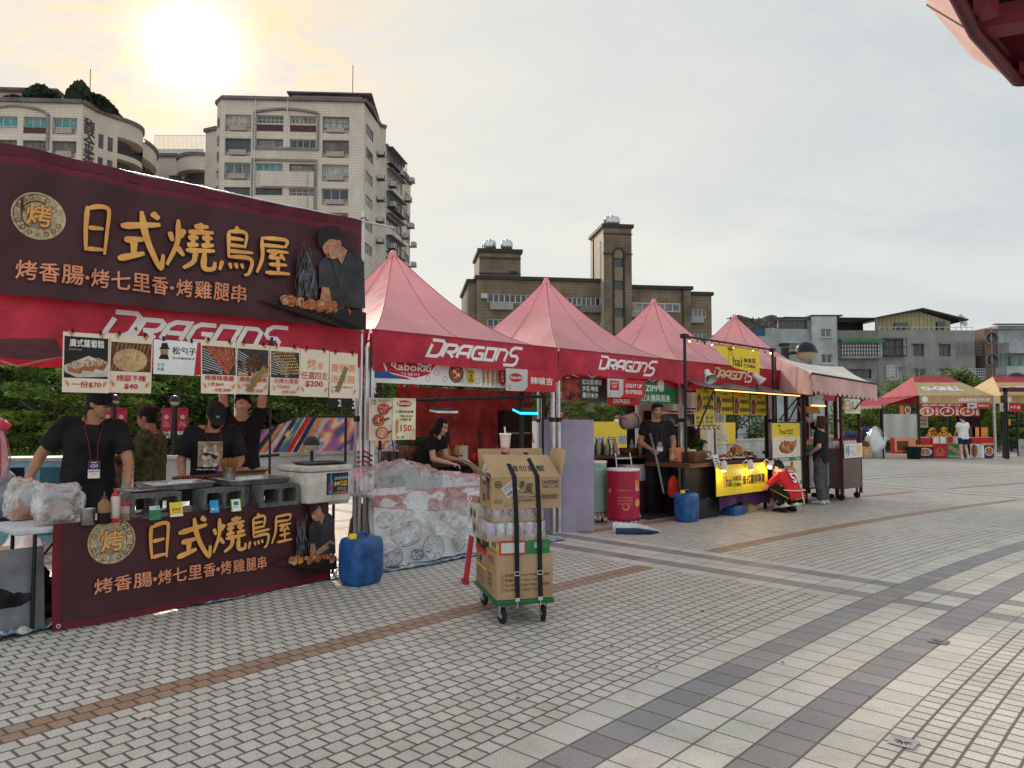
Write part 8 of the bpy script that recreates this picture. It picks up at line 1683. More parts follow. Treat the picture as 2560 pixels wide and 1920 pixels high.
for(u0,u1,v0,v1,l1,l2,lb)in((328,508,458,700,'泰式乾拌麵','','yellow menu board with small print, leftmost under the awning'),(526,698,482,718,'檸檬雞排','椒麻雞排','yellow menu board with large letters, second from left'),(714,872,502,722,'梅薑雞排','蜂蜜雞排','yellow menu board with large letters, third from left'),(890,1042,518,726,'醬燒雞排','起司雞排','yellow menu board with large letters, rightmost')):rowsheet('menu_board',lb,'menu board',Z9,u0,v0,v1,u1,v0+12,v1+6,-.15,m_ysign,menuy(l1,l2 or '經典風味','' if l2 else '酸甜香辣'),MG)
for(u0,u1,lb)in((318,412,'small yellow notice below the menu boards, left one'),(416,512,'small yellow notice below the menu boards, right one')):rowsheet('menu_notice',lb,'notice',Z9,u0,705,828,u1,712,835,-.14,m_ysign,lambda pr,w,h:(pr.text('加價大份',(w*.1,h*.5,w*.9,h*.75),m_dgrey,.04),pr.text('限時優惠',(w*.15,h*.2,w*.85,h*.35),m_brown,.02)),'small yellow notices')
sA,zA=rs(Z9,225,470,-.12);sB,_=rs(Z9,1060,520,-.12);o=thing('menu_rack','black rack behind the yellow menu boards','rack',ROW(sA/3,-.11),RANG);mb=MB();[mb.bb(x,x+.03,0,.03,z0_,zA,m_blk)for x,z0_ in((0,0),((sB-sA)*.34,1.72),((sB-sA)*.58,1.72),((sB-sA)*.80,1.72),(sB-sA,0))];mb.bb(0,sB-sA,0,.03,zA-.03,zA,m_blk);mb.bb(0,sB-sA,.0,.03,1.69,1.72,m_blk);mb.build('rack',o)
# counter
sA,zA=rs(Z9,260,1100,-.55);sB,_=rs(Z9,1110,1110,-.55);CY=-.55
o=thing('food_counter','dark food counter draped in purple cloth behind the yellow sign','counter',ROW(sA/3,CY),RANG);w_=sB-sA;mb=MB();mb.bb(0,w_,0,.8,.80,.86,m_brown);mb.build('countertop',o);mb=MB();mb.bb(.02,w_-.02,.1,.12,.1,.8,mat('dark_board',()));mb.build('back_panel',o)
mb=MB();pc=mat('purple_cloth',(.075,.015,.085),rough=.55,var=.4,scale=5);mb.sheet(lambda u,v:(w_*.28+w_*.74*u,-.02+.03*sin(u*22)*(1-v)-.05*(1-v),.10+.10*abs(sin(u*5))*(1-v)+.74*v),50,8,pc);mb.build('skirt',o);[MB().bb(x,x+.04,.1,.14,0,.8,m_blk).build('leg',o)for x in(.05,w_-.08)]
s0,z1=rs(Z9,532,1235,-.66);s1,z1b=rs(Z9,1058,1218,-.66);_,z0=rs(Z9,530,1565,-.66);_,z0b=rs(Z9,1040,1500,-.66)
w2,h2=s1-s0,(z1+z1b-z0-z0b)/2;o=thing('counter_sign','yellow counter sign with bold black characters lit by three clip lamps','sign',ROW(s0/3,-.66,(z0+z0b)/2),RANG);pr=Print(.0014);pr.base(0,0,w2,h2,m_ysign,.008,8,3);thai(pr,w2*.12,h2*.28,w2*.56,h2*.36);pr.text('泰式雞排專賣',(w2*.49,h2*.30,w2*.94,h2*.62),m_dgrey,.05);pr.build('panel',o)
for i,(u,v)in enumerate(((610,1262),(885,1250),(1090,1240))):
 p=rp3(Z9,u,v,-.74);lb=('left','middle','right')[i]+' white clip lamp on the top edge of the yellow counter sign'
 o=thing('clip_lamp',lb,'lamp',p,RANG,'white clip lamps on the counter sign');R=Matrix.Rotation((.3,-.1,.9)[i],3,'Y');mb=MB();mb.lathe([(0,.11),(.03,.10),(.045,.06),(.042,0),(.05,-.05),(.04,-.06),(0,-.04)],(0,0,0),m_spot,18,rot=R);mb.build('shell',o);mb=MB();mb.ball(R@Vector((0,0,-.045)),.028,m_bulb,10);mb.build('bulb',o);mb=MB();mb.tube([(0,0,.04),(-.06,.04,.1),(-.08,.1,.04)],.012,m_spot,6);mb.build('clip',o)
 l=bpy.data.lights.new('clip_lamp_light','POINT');l.energy=1.6;l.color=(1,.72,.38);l.shadow_soft_size=.03;lo=bpy.data.objects.new('clip_lamp_light',l);COL.objects.link(lo);lo.parent=o;lo.location=R@Vector((0,-.03,-.09))
rd=random.Random(21)
def pile(loc,label,rx,ry,rz_,n,ms,name='food_pile',size=.03,base=None):
 o=thing(name,label,'food',loc,RANG);mb=MB();mb.lathe([(0,0),(rx*.9,0),(rx*1.15,.05),(rx*1.1,.05),(rx*.85,.01),(0,.01)],(0,0,0),base or m_tray,20,sy=ry/rx);mb.build('dish',o);mb=MB()
 for i in range(n):a,r=rd.random()*6.3,sqrt(rd.random());z=.03+rz_*(1-r*r)*rd.uniform(.6,1.1);mb.ball((rx*.9*r*cos(a),ry*.9*r*sin(a),z),(size*rd.uniform(.5,1.3),size*rd.uniform(.5,1.2),size*rd.uniform(.4,.9)),rd.choice(ms),7,rot=Matrix.Rotation(rd.random()*3,3,'Z')@Matrix.Rotation(rd.random(),3,'X'))
 mb.build('food',o)
m_fry=mat('fried_orange',(.62,.22,.03),rough=.5,var=.4,scale=30);m_gfood=mat('green_food',(.20,.28,.04),rough=.6,var=.4,scale=30);m_rfood=mat('red_food',(.45,.06,.03),rough=.5,var=.3)
ct=lambda x,y,z=.865:ROW(sA/3,CY)+RD*x+RN*y+Vector((0,0,z))
pile(ct(w_*.70,.25),'heap of crisp orange fried chicken in a wavy bowl on the counter',.22,.16,.20,90,[m_fry,m_fry,m_tan,m_ember]);pile(ct(w_*.36,.35),'metal bowl of pale green salad on the left of the counter',.18,.14,.12,60,[m_gfood,m_cream,m_gfood],base=m_steel);pile(ct(w_*.50,.18),'flat tray of mixed snacks in the middle of the counter',.16,.12,.05,40,[m_rfood,m_cream,m_gfood]);pile(ct(w_*.88,.3),'shallow basket of red and orange sides at the right of the counter',.16,.14,.08,40,[m_rfood,m_fry,m_brown])
carton(ct(w_*.12,.1),.30,.25,.16,RANG,'orange brown wooden box at the left end of the food counter',m=m_brown);carton(ct(w_*.1,.34,.865),.26,.2,.22,RANG,'pale pink carton behind the wooden box on the counter',m=m_salm)
o=thing('price_card','white tilted price card at the front left of the food counter','card',ct(w_*.26,-.03,.74),RANG);pr=Print(.001);pr.base(0,0,.17,.24,m_white);[pr.rect(.03,.05+.04*i,.14,.065+.04*i,m_dgrey)for i in range(4)];pr.warp(lambda x,y,z:(x-z*.35,y,z));pr.build('card',o)
o=thing('pot_shelf','steel shelf carrying three lidded pots behind the food counter','shelf',ct(w_*.28,.95,0),RANG);mb=MB();mb.bb(0,1.6,0,.4,1.42,1.45,m_steel);mb.bb(0,.03,0,.03,0,1.42,m_alu);mb.bb(1.57,1.6,0,.03,0,1.42,m_alu);mb.build('shelf',o)
for i in range(3):p=ct(w_*.28+.28+.5*i,1.15,1.455);o=thing('lidded_pot',('left','middle','right')[i]+' lidded steel pot on the shelf behind the counter','pot',p,0,'lidded steel pots on the shelf');mb=MB();mb.lathe([(.20,0),(.21,.16),(.22,.165)],(0,0,0),m_steel,24);mb.build('pot',o);mb=MB();mb.lathe([(.22,.168),(.20,.19),(.10,.21),(.02,.215),(.025,.24),(0,.245)],(0,0,0),m_steel,24);mb.build('lid',o)
o=thing('steel_boiler','tall steel boiler pot behind the left of the counter','pot',ct(w_*.30,1.0,.86),0);mb=MB();mb.lathe([(0,0),(.2,0),(.2,.5),(.21,.51),(.1,.54),(0,.55)],(0,0,0),m_steel,24);mb.build('pot',o)
mb=crown(random.Random(2),.22,.6,260,.05,zb=.15);o=thing('potted_greens','bunch of dark green leaves standing behind the food counter','plant',ct(w_*.60,.9,.75),0);mb.build('leaves',o);mb=MB();mb.lathe([(0,0),(.1,0),(.13,.2),(.12,.2),(0,.18)],(0,0,0),m_rfood,16);mb.build('pot',o)
o=thing('back_cloth','dark cloth closing the back of the yellow sign stall','cloth',ct(w_*.45,1.7,0),RANG);mb=MB();mb.sheet(lambda u,v:(1.9*u,.05*sin(u*20),.2+1.5*v),30,3,mat('dark_cloth',()));mb.build('cloth',o)
carton(ct(w_*.13,.05,.0),.55,.35,.30,RANG,'black plastic crate on the ground under the left of the counter',m=m_blk);carton(ct(w_*.42,-.12,0),.34,.25,.14,RANG,'bright blue plastic crate on the ground under the yellow sign',m=m_brl);carton(ct(w_*.66,-.02,0),.3,.25,.16,RANG,'small brown carton on the ground beside the blue crate')
# photo menu board, glass fridge
def photos(pr,w,h):
 pr.rect(0,h*.84,w,h,m_ysign);thai(pr,w*.2,h*.87,w*.9,h*.06);
 for i in range(3):
  zt2=h*(.84-.29*i);pr.rect(0,zt2-h*.05-h*.24,w,zt2-h*.0,m_cream);cz=zt2-h*.13;pr.disc(w*.5,cz-h*.01,w*.34,m_white,rz=h*.085);pr.disc(w*.5,cz,w*.29,m_meat,rz=h*.075);rr=random.Random(i)
  for j in range(22):pr.disc(w*(.5+rr.gauss(0,.12)),cz+h*rr.gauss(.01,.03),w*.05,rr.choice([m_fry,m_meat,m_rfood,m_tan]),n=6)
  pr.rect(0,zt2-h*.29,w,zt2-h*.245,m_green);pr.text(('泰式檸檬雞腿','泰式椒麻雞腿','泰式打拋豬飯')[i],(w*.08,zt2-h*.283,w*.55,zt2-h*.252),m_white,.03);pr.text('120',(w*.78,zt2-h*.283,w*.95,zt2-h*.252),m_white,.04)
rowsheet('photo_menu','tall photo menu board of fried chicken bowls under a yellow header','menu board',Z9,1105,812,1700,1388,808,1660,-.72,m_white,photos,sag=0)
s0,z1=rs(Z9,1395,830,-.55);s1,_=rs(Z9,1452,830,-.55);o=thing('glass_fridge','narrow glass fronted display cabinet beside the photo menu board','cabinet',ROW(s0/3,-.55),RANG);w3=max(.25,s1-s0);mb=MB();fg=mat('cabinet_grey_green',(.25,.29,.27),rough=.4)
for x in(0,w3-.03):mb.bb(x,x+.03,0,.03,.1,1.5,fg);mb.bb(x,x+.03,.4,.43,.1,1.5,fg)
for z in(.1,.55,.95,1.47):mb.bb(0,w3,0,.43,z,z+.03,fg)
mb.build('frame',o);mb=MB();mb.quad((.03,.01,.13),(w3-.03,.01,.13),(w3-.03,.01,1.47),(.03,.01,1.47),plastic('cabinet_glass',(.5,.55,.52),.7,.05));mb.build('pane',o);mb=MB();[mb.box((w3/2,.2,z),(w3*.6,.2,.18),m)for z,m in((.68,m_cream),(1.08,m_salm),(.25,m_skirt))];mb.build('goods',o)
# ------------------------------------------------------------ wooden carts and pale awning
m_wood=mat('cart_dark_wood',(.07,.035,.028),rough=.6,var=.3,scale=5);m_woodp=mat('cart_panel_wood',(.17,.11,.095),rough=.6,var=.15,scale=2,lines=(0,.09,.05,.4));m_aw=mat('awning_faded_pink',(.97,.88,.84),rough=.7,var=.1,scale=2,transl=.35);m_aws=mat('awning_side_pink',(.76,.48,.46),rough=.7,var=.15,scale=2,transl=.3)
s0,_=rs(Z9,1455,1450,-.6);s1,_=rs(Z9,1795,1450,-.6);W4=s1-s0
o=thing('wooden_cart','dark slatted wooden food cart where the young person reaches up','food cart',ROW(s0/3,-.6),RANG)
mb=MB();mb.bb(0,W4,0,.8,.25,.30,m_wood);mb.bb(0,W4,-.05,.85,.88,.94,m_woodp);n=26
for i in range(n+1):x=W4*i/n;mb.bb(x-.014,x+.014,0,.03,.30,.88,m_wood)
mb.bb(0,W4,.6,.63,.25,.9,m_wood);mb.build('slatted_body',o)
mb=MB();[mb.bb(x,x+.06,y,y+.06,0,2.02,m_wood)for x in(0,W4-.06)for y in(0,.74)];mb.build('posts',o)
mb=MB();mb.bb(-.1,W4+.1,-.15,.95,2.02,2.07,m_wood);[mb.bb(-.1+i*.09,-.05+i*.09,-.2,-.15,1.98,2.10,m_wood)for i in range(int((W4+.2)/.09))];mb.build('roof',o)
for(x0,x1)in((.12,W4*.42),(W4*.62,W4*.92)):
 pr=Print(.0015);pr.base(x0,.28,x1,.86,m_white);cx_=(x0+x1)/2;pr.text('茶' if x0<.2 else '米',(cx_-.1,.62,cx_+.1,.8),m_dgrey,.04);pr.ring(cx_,.42,.07,.012,m_red if x0>.2 else m_dgrey,18);pr.warp(lambda x,y,z:(x,y-.012,z));pr.build('sign',o)
mb=MB();[mb.tube([(x,-.02+.1,.03),(x,.5,.03)],.05,m_rub,10)for x in(.1,W4-.1)];mb.build('wheel',o)
s_,z_=rs(Z9,1500,635,-.66);s2,z2=rs(Z9,1640,640,-.66);_,z3=rs(Z9,1570,715,-.66);o=thing('bamboo_light_box','slatted bamboo screen with a warm light tube under the cart roof','light box',ROW(s_/3,-.66,z3),RANG);mb=MB();[mb.box(((s2-s_)*(i+.5)/18,.1,(z_-z3)/2),((s2-s_)/24,.012,z_-z3),mat('bamboo_screen',(.50,.25,.08)),rot=Matrix.Rotation(-.5,3,'X'))for i in range(18)];mb.build('screen',o);mb=MB();mb.tube([(0,-.02,z_-z3+.01),(s2-s_,-.02,z_-z3+.01)],.015,m_led2,8);mb.build('light_tube',o)
for i in range(10):
 lb=('clear drink jar on the cart shelf, one of a row','');q=ROW(s0/3,-.6)+RD*(.1+i*W4/11)+RN*.35+Vector((0,0,.945))
 if i==0:mb=MB();mb.lathe([(0,0),(.045,0),(.05,.16),(.03,.19),(.03,.21),(0,.21)],(0,0,0),m_salm,14);jr=mb.build('drink_jar',loc=q,label=lb[0],cat='jar',group='jars on the wooden cart')
 else:dup(jr,q)
# side cart with end panel
s0,_=rs(Z9,1842,1300,-.9);s1,_=rs(Z9,2030,1300,-.9);W5=s1-s0
o=thing('wooden_cart','brown wooden side cart with a painted sign panel, at the right end of the row','food cart',ROW(s0/3,-.9),RANG)
mb=MB();mb.bb(0,W5,0,.7,.22,.98,m_woodp);mb.build('body',o);mb=MB();[mb.bb(x,x+.05,y,y+.05,.1,2.0,mat('cart_red_brown',(.10,.025,.025)))for x in(-.05,W5-.05)for y in(0,.65)];mb.build('posts',o)
for x in(.06,W5-.08):mb=MB();mb.lathe([(0,-.02),(.06,-.02),(.06,.02),(0,.02)],(x,.08,.062),m_rub,16,rot=Matrix.Rotation(pi/2,3,'Y'));mb.bb(x-.01,x+.01,.06,.1,.06,.24,m_alu);mb.build('caster',o)
def floral(t_,cols,bg):
 def f(pr,w,h):
  n=len(t_);pr.rect(w*.02,h*.03,w*.98,h*.97,bg);[pr.text(ch,(w*(.06+.9*i/n),h*.12,w*(.06+.9*(i+.88)/n),h*.88),cols[i%len(cols)],.05)for i,ch in enumerate(t_)]
 return f
rowsheet('painted_sign','painted sign with blue, pink and yellow characters on the side cart','sign',Z9,1842,1015,1168,2030,1015,1165,-.92,m_tan,floral('棒花糖',[mat('sign_blue',(.08,.30,.45)),mat('sign_pink',(.75,.45,.55)),m_yel],m_white),sag=0)
rowsheet('painted_sign','white sign with mustard characters hanging between the side cart posts','sign',Z9,1845,560,712,2010,562,715,-.92,m_tan,floral('日燒米',[mat('sign_mustard',(.55,.38,.06))],m_white),sag=0)
for i in range(14):
 lb='small bottle with a red cap on the side cart';q=ROW(s0/3,-.9)+RD*(.04+(i%7)*W5/7.4)+RN*(.08+.12*(i//7))+Vector((0,0,.985))
 if i==0:sbm=MB();sbm.lathe([(0,0),(.028,0),(.03,.12),(.015,.15)],(0,0,0),m_white,12);sbm.lathe([(.018,.15),(.018,.19),(0,.19)],(0,0,0),m_red,12);sb1=sbm.build('small_bottle',loc=q,label=lb,cat='bottle',group='bottles on the side cart')
 else:dup(sb1,q)
# pale awning: back ridge to front scalloped edge
A_=rp3(Z9,1140,130,.3);B_=rp3(Z9,1830,232,.3);C_=rp3(Z9,2180,410,-1.6);D_=rp3(Z9,1520,300,-1.5)
B_=Vector((B_.x,B_.y,B_.z));o=thing('cart_awning','faded pink cart awning with a scalloped edge at the right end of the row','awning',A_,0);q=[p-A_ for p in(A_,B_,C_,D_)]
mb=MB();mb.sheet(lambda u,v:tuple(q[0].lerp(q[1],u).lerp(q[3].lerp(q[2],u),v)+Vector((0,0,-.06*sin(pi*u)*(1-v)-.05*sin(pi*v)))),20,12,m_aw);mb.build('sheet',o)
def scal(mb,a,b,n,dr,m):mb.sheet(lambda u,v:tuple(a.lerp(b,u)+Vector((0,0,-v*(dr+.06*abs(sin(u*pi*n)))))),n*6,3,m)
mb=MB();scal(mb,q[3],q[2],14,.26,m_aws);mb.build('scalloped_valance',o);mb=MB();t1=rp3(Z9,1140,490,.2)-A_;mb.sheet(lambda u,v:tuple(q[0].lerp(q[3],u).lerp(t1.lerp(q[3]+Vector((0,0,-.35)),u),v)),12,6,m_aws);mb.build('side_curtain',o)
mb=MB();mb.tube([q[3],q[2]],.018,m_blk,6);mb.tube([q[3],rp3(Z9,1270,800,-.1)-A_],.014,m_blk,6);mb.tube([q[2]+Vector((-.1,0,-.1)),rp3(Z9,1850,790,-.5)-A_],.014,m_blk,6);mb.build('strut',o)
rowsheet('shop_flag','white and red shop flag with three characters beneath the pale cart awning','flag',Z9,1545,402,575,1745,430,585,-.9,m_skirt,shopflag(['顏老董'],'董'))
# ------------------------------------------------------------ far tents
def Z6(u,v):return((2180+u/5.82)*.4,(920+v/5.82)*.4)
m_ogr=mat('tent_tan',(.47,.30,.13),rough=.6,var=.15,scale=2);m_ogl=mat('tent_pale_yellow',(.66,.49,.26),rough=.6,var=.12,transl=.3);m_ogred=mat('tent_rose_red',(.52,.055,.09),rough=.6,var=.12,scale=2,transl=.25)
YF=31.0;F0=P(918,0,YF).xy.to_3d();F1=P(993.5,0,YF).xy.to_3d();FW=F1.x-F0.x;FD=3.2
zf=lambda v:CAMH+(HY-(920+v/5.82)*.4)/740*YF;xf=lambda u:((2180+u/5.82)*.4-918)/740*YF
def fartent(loc,label,logo=True,rz=0,left=m_ogred):
 o=thing('market_tent',label,'tent',loc,rz,'tan and red topped tents across the plaza');e,vb_=zf(400),zf(515);rx=FW*.22;pk=zf(90)
 r0,r1=Vector((rx,FD/2,pk)),Vector((FW-rx*1.4,FD/2,pk));c=[Vector((0,0,e)),Vector((FW,0,e)),Vector((FW,FD,e)),Vector((0,FD,e))]
 mb=MB();mb.sheet(lambda u,v:tuple(c[0].lerp(c[1],u).lerp(r0.lerp(r1,u),v*.68)),12,8,m_ogl);mb.build('front_roof',o)
 mb=MB();mb.sheet(lambda u,v:tuple(c[0].lerp(c[1],u).lerp(r0.lerp(r1,u),.68+v*.32)),12,4,m_ogred);mb.sheet(lambda u,v:tuple(c[3].lerp(c[2],1-u).lerp(r1.lerp(r0,u),v)),8,6,m_ogred);mb.build('roof_cap',o)
 mb=MB();mb.sheet(lambda u,v:tuple(c[3].lerp(c[0],u).lerp(r0,v)),8,8,left);mb.sheet(lambda u,v:tuple(c[1].lerp(c[2],u).lerp(r1,v)),8,8,m_ogl);mb.build('side_roof',o)
 pr=Print(.006);pr.mb.sheet(lambda u,v:(FW*u,0,vb_+(e-vb_)*v),12,2,m_ogr);h=e-vb_;pr.disc(FW*.09,vb_+h*.5,h*.38,m_white);pr.text('#隨處烤出好料理',(FW*.53,vb_+h*.22,FW*.95,vb_+h*.68),m_white,.05);pr.build('valance',o)
 mb=MB();mb.quad((0,FD,vb_),(0,0,vb_),(0,0,e),(0,FD,e),left);mb.quad((FW,0,vb_),(FW,FD,vb_),(FW,FD,e),(FW,0,e),m_ogr);mb.build('side_valance',o)
 nrm=(c[1]-c[0]).cross(r0-c[0]).normalized();up=(r0.lerp(r1,.5)-c[0].lerp(c[1],.5));ln=up.length;up.normalize()
 if logo:pr=Print(.006);[pr.text('O-GRILL',(FW*.16+k_*.02,ln*.23+k_*.01,FW*.69+k_*.02,ln*.44+k_*.01),m_white,.07)for k_ in(-1,0,1)];pr.mb.v=[tuple(Vector((v[0],0,e))+up*v[2]-nrm*(v[1]-.01))for v in pr.mb.v];pr.build('logo',o)
 for x,y in((0,0),(FW,0),(FW,FD),(0,FD)):mb=MB();mb.bb(x-.04,x+.04,y-.04,y+.04,0,e,m_alu if y==0 and x else m_blk);mb.build('leg',o)
 return o
fartent(F0,'far tan roofed O-GRILL tent with rose red top, left of the far pair');fartent(F1+Vector((.35,.0,0)),'far tent with tan roof cut by the right edge of the photo',True,0,m_ogl)
o=thing('lean_to_awning','rose red scalloped awning reaching left from the far grill tent','awning',F0,0);e=zf(395);pts=[Vector((0,0,e)),Vector((-.0,FD,e+.02)),Vector((-2.4,FD-.4,zf(600)+.12)),Vector((-1.55,-.1,zf(545)))]
mb=MB();mb.sheet(lambda u,v:tuple(pts[0].lerp(pts[1],u).lerp(pts[3].lerp(pts[2],u),v)+Vector((0,0,-.08*sin(pi*u)))),16,10,m_ogred);scal(mb,pts[3],pts[2],12,.08,m_aws);mb.build('sheet',o);mb=MB();mb.tube([pts[3],(pts[3].x,pts[3].y,0)],.03,m_blk,6);mb.build('post',o)
def fsheet(name,label,cat,u0,v0,u1,v1,y,base,art,group=None):o=thing(name,label,cat,F0+Vector((xf(u0),y,zf(v1))),0,group);w,h=xf(u1)-xf(u0),zf(v0)-zf(v1);pr=Print(.005);pr.base(0,0,w,h,base,.01,4,2);art and art(pr,w,h);pr.build('sheet',o)
def fs1(pr,w,h):
 pr.rect(0,h*.75,w,h,m_red);pr.text('張師傅手作',(w*.04,h*.78,w*.70,h*.98),m_white,.04)
 for i in range(3):cx=w*(.12+.33*i);pr.disc(cx,h*.36,w*.12,m_cream,rz=h*.36);pr.disc(cx,h*.36,w*.10,(m_salm,m_brown,m_meat)[i],rz=h*.30);[pr.disc(cx+w*.05*cos(j),h*(.36+.15*sin(j*1.3)),w*.025,m_cream if j%2 else m_rfood,n=6)for j in range(7)];pr.text(('大熱狗','竹筒飯','豆乾')[i],(cx+w*.14,h*.06,cx+w*.19,h*.7),m_white,.04,vert=True)
fsheet('printed_banner','red food banner with white characters under the O-GRILL tent','banner',705,515,1590,700,.1,m_red,fs1);fsheet('shop_flag','white and red shop flag at the right under the O-GRILL tent','flag',1375,510,1710,590,-.05,m_skirt,shopflag(['張師傅手作'],'張'));fsheet('shop_flag','white and red shop flag with three characters between the far tents','flag',1845,510,2165,635,-.05,m_skirt,shopflag(['9千金'],'千'))
def fs2(pr,w,h):pr.rect(0,0,w*.2,h,m_white);bowl(pr,w*.6,h*.45,w*.36,m_white,m_meat,3,rz=h*.3);pr.rect(0,h*.85,w,h,m_ember)
CG='printed cloths along the far grill counter'
fsheet('counter_cloth','counter cloth with a bowl picture at the left of the far grill counter','cloth',580,1115,855,1300,-.02,m_navy,fs2,CG);fsheet('counter_cloth','bright red counter cloth with a line drawn cook emblem','cloth',862,1110,1060,1305,-.03,m_red,lambda pr,w,h:(pr.ring(w*.5,h*.55,w*.22,.02,m_tan,16),pr.ring(w*.28,h*.45,w*.12,.015,m_tan,12),pr.ring(w*.72,h*.45,w*.12,.015,m_tan,12),pr.text('香噴噴烤',(w*.15,h*.15,w*.85,h*.28),m_tan,.03)),CG);fsheet('counter_cloth','green counter cloth picturing a bamboo wrapped roll','cloth',1062,1110,1285,1305,-.025,m_green,lambda pr,w,h:(pr.stroke([(w*.12,h*.85),(w*.9,h*.3)],h*.28,m_tan),[pr.stroke([(w*(.22+.16*i),h*(.90-.12*i)),(w*(.28+.16*i),h*(.62-.12*i))],.02,m_brown)for i in range(5)],pr.text('好吃竹筒飯',(w*.1,h*.04,w*.8,h*.18),m_white,.02)),CG);fsheet('counter_cloth','counter cloth with a sausage bun picture at the right of the far counter','cloth',1400,1100,1565,1305,-.03,m_skirt,lambda pr,w,h:(pr.disc(w*.35,h*.5,w*.3,m_meat,rz=h*.46),pr.disc(w*.3,h*.5,w*.12,m_brown,rz=h*.4)),CG);fsheet('counter_cloth','counter cloth with a meat bowl picture, rightmost on the far counter','cloth',1566,1090,1742,1305,-.02,m_navy,fs2,CG);fsheet('counter_cloth','plain red cloth strip over the right end of the far counter','cloth',1425,1010,1738,1090,-.035,m_red,None,CG);fsheet('counter_cloth','plain red cloth strip over the left end of the far counter','cloth',640,1015,835,1110,-.035,m_red,None,CG)
fsheet('display_box','row of pink and white snack boxes above the red emblem cloth','box',855,990,1260,1105,-.04,m_salm,lambda pr,w,h:[pr.rect(w*(.03+.25*i),h*.1,w*(.22+.25*i),h*.9,(m_cream,m_white,m_rfood,m_skirt)[i])for i in range(4)])
o=thing('far_counter','long counter table under the far O-GRILL tent','counter',F0,0);mb=MB();mb.bb(.0,FW-.1,.03,.75,zf(1005)-.04,zf(1005),m_tab);mb.bb(.0,FW-.1,.06,.08,0,zf(1005)-.05,m_dgrey);mb.build('table',o)
for(u,lb)in((925,'left heap of orange skewers in a slanted tray on the far counter'),(1100,'right heap of orange skewers in a slanted tray on the far counter')):pile(F0+Vector((xf(u),.3,zf(1005))),lb,.36,.22,.34,70,[m_fry,m_ember,m_rfood,m_yel],size=.06)
for i,(u,m)in enumerate(((1470,m_brown),(1555,m_ember),(1655,m_ember))):carton(F0+Vector((xf(u)-.2,.2,zf(1008))),.38,.3,.42,0,('brown','left orange','right orange')[i]+' takeaway carton at the right end of the far counter',m=m)
fsheet('grey_tarp','dark grey tarp hanging behind the far grill counter','tarp',690,700,1060,990,2.6,mat('grey_cloth',()),None);fsheet('hanging_sheet','cream sheet printed with looping letters hanging behind the far counter','sheet',1020,700,1235,870,2.2,m_white,lambda pr,w,h:[pr.ring(w*(.2+.2*(i%4)),h*(.3+.35*(i//4)),w*.09,.02,m_dgrey,10)for i in range(8)])
drape('plastic_curtain','grey translucent curtain on the left side of the far grill tent',lambda u,v:(-1.55+1.5*u,.05*sin(u*14),.75+1.1*v),16,5,plastic('cloudy_curtain',(.3,.3,.28),.3,.3),F0+Vector((0,-.05,0)),0,'curtain')
fsheet('side_cloth','pinkish printed cloth hung low at the left of the far grill tent','cloth',235,1015,600,1240,-.1,m_salm,lambda pr,w,h:(pr.rect(0,0,w*.16,h,m_red),pr.rect(w*.25,h*.2,w*.7,h*.8,m_brown),pr.rect(0,0,w,h*.12,m_red)));fsheet('side_poster','food poster hanging in the left side bay of the far grill tent','poster',415,525,610,720,.2,m_brown,lambda pr,w,h:(pr.disc(w*.7,h*.55,w*.22,m_white,rz=h*.3),pr.disc(w*.7,h*.55,w*.17,m_meat,rz=h*.24),pr.rect(w*.1,h*.1,w*.4,h*.9,m_orange)))
def tub(loc,r,h,m,lb,nm='plastic_tub'):o=thing(nm,lb,'tub',loc,0);mb=MB();mb.lathe([(0,0),(r*.8,0),(r,h),(r*1.05,h),(r*.95,h*.9),(0,h*.85)],(0,0,0),m,16);mb.build('tub',o)
tub(F0+Vector((xf(510),-.4,0)),.30,.50,mat('dark_green_plastic',(.01,.04,.03)),'dark green plastic tub on the ground before the far tent');o=thing('rubbish_bag','large clear bag of rubbish standing left of the far grill tent','bag',F0+Vector((xf(70),.2,0)),0);mb=MB();lump(mb,(0,0,.62),(.42,.35,.66),plastic('rubbish_plastic',(.55,.53,.52),.25),6,.3,30);mb.build('bag',o)
for i,(u,w,h,m,lb)in enumerate(((-170,1.3,.9,mat('dark_crate',()),'dark pile of covered goods left of the rubbish bag'),(-110,.35,.5,m_tan,'tan crate half hidden beside the rubbish bag'),(20,.8,1.1,mat('dark_green_plastic',()),'dark green wheeled bin behind the rubbish bag'))):o=thing('goods_pile',lb,'goods',F0+Vector((xf(u),.6-.5*(i==1),0)),0);mb=MB();mb.rbox((0,0,h/2),(w,.6,h),m,.06);lump(mb,(0,0,h+.05),(w*.4,.3,.18),(m_navy,m_brown,m_navy)[i],i+3,.4,14);mb.build('pile',o)
fsheet('menu_stand','grey menu stand board at the far right edge','sign',2060,1035,2212,1285,-.2,m_frame,lambda pr,w,h:(pr.rect(0,0,w,h,mat('stand_grey',(.35,.35,.36))),pr.text('千金',(w*.2,h*.4,w*.7,h*.6),m_dgrey,.04)));fsheet('dark_curtain','dark cloth panel behind the right far tent','cloth',1850,640,2212,1250,2.9,mat('dark_cloth',()),None);fsheet('orange_pouch','small orange sign between the far tents','sign',2010,745,2100,835,.4,m_ember,None)
o=thing('dark_canopy_frame','dark brown canopy bar in front of the right far tent','frame',F1+Vector((.12,-.5,0)),0);mb=MB();mb.bb(0,3,0,.3,zf(350),zf(290),mat('cart_red_brown',()));mb.build('bar',o);mb=MB();mb.bb(.0,.06,0,.06,0,zf(300),m_blk);mb.bb(.10,.14,0,.06,0,zf(300),m_blk);mb.build('post',o)
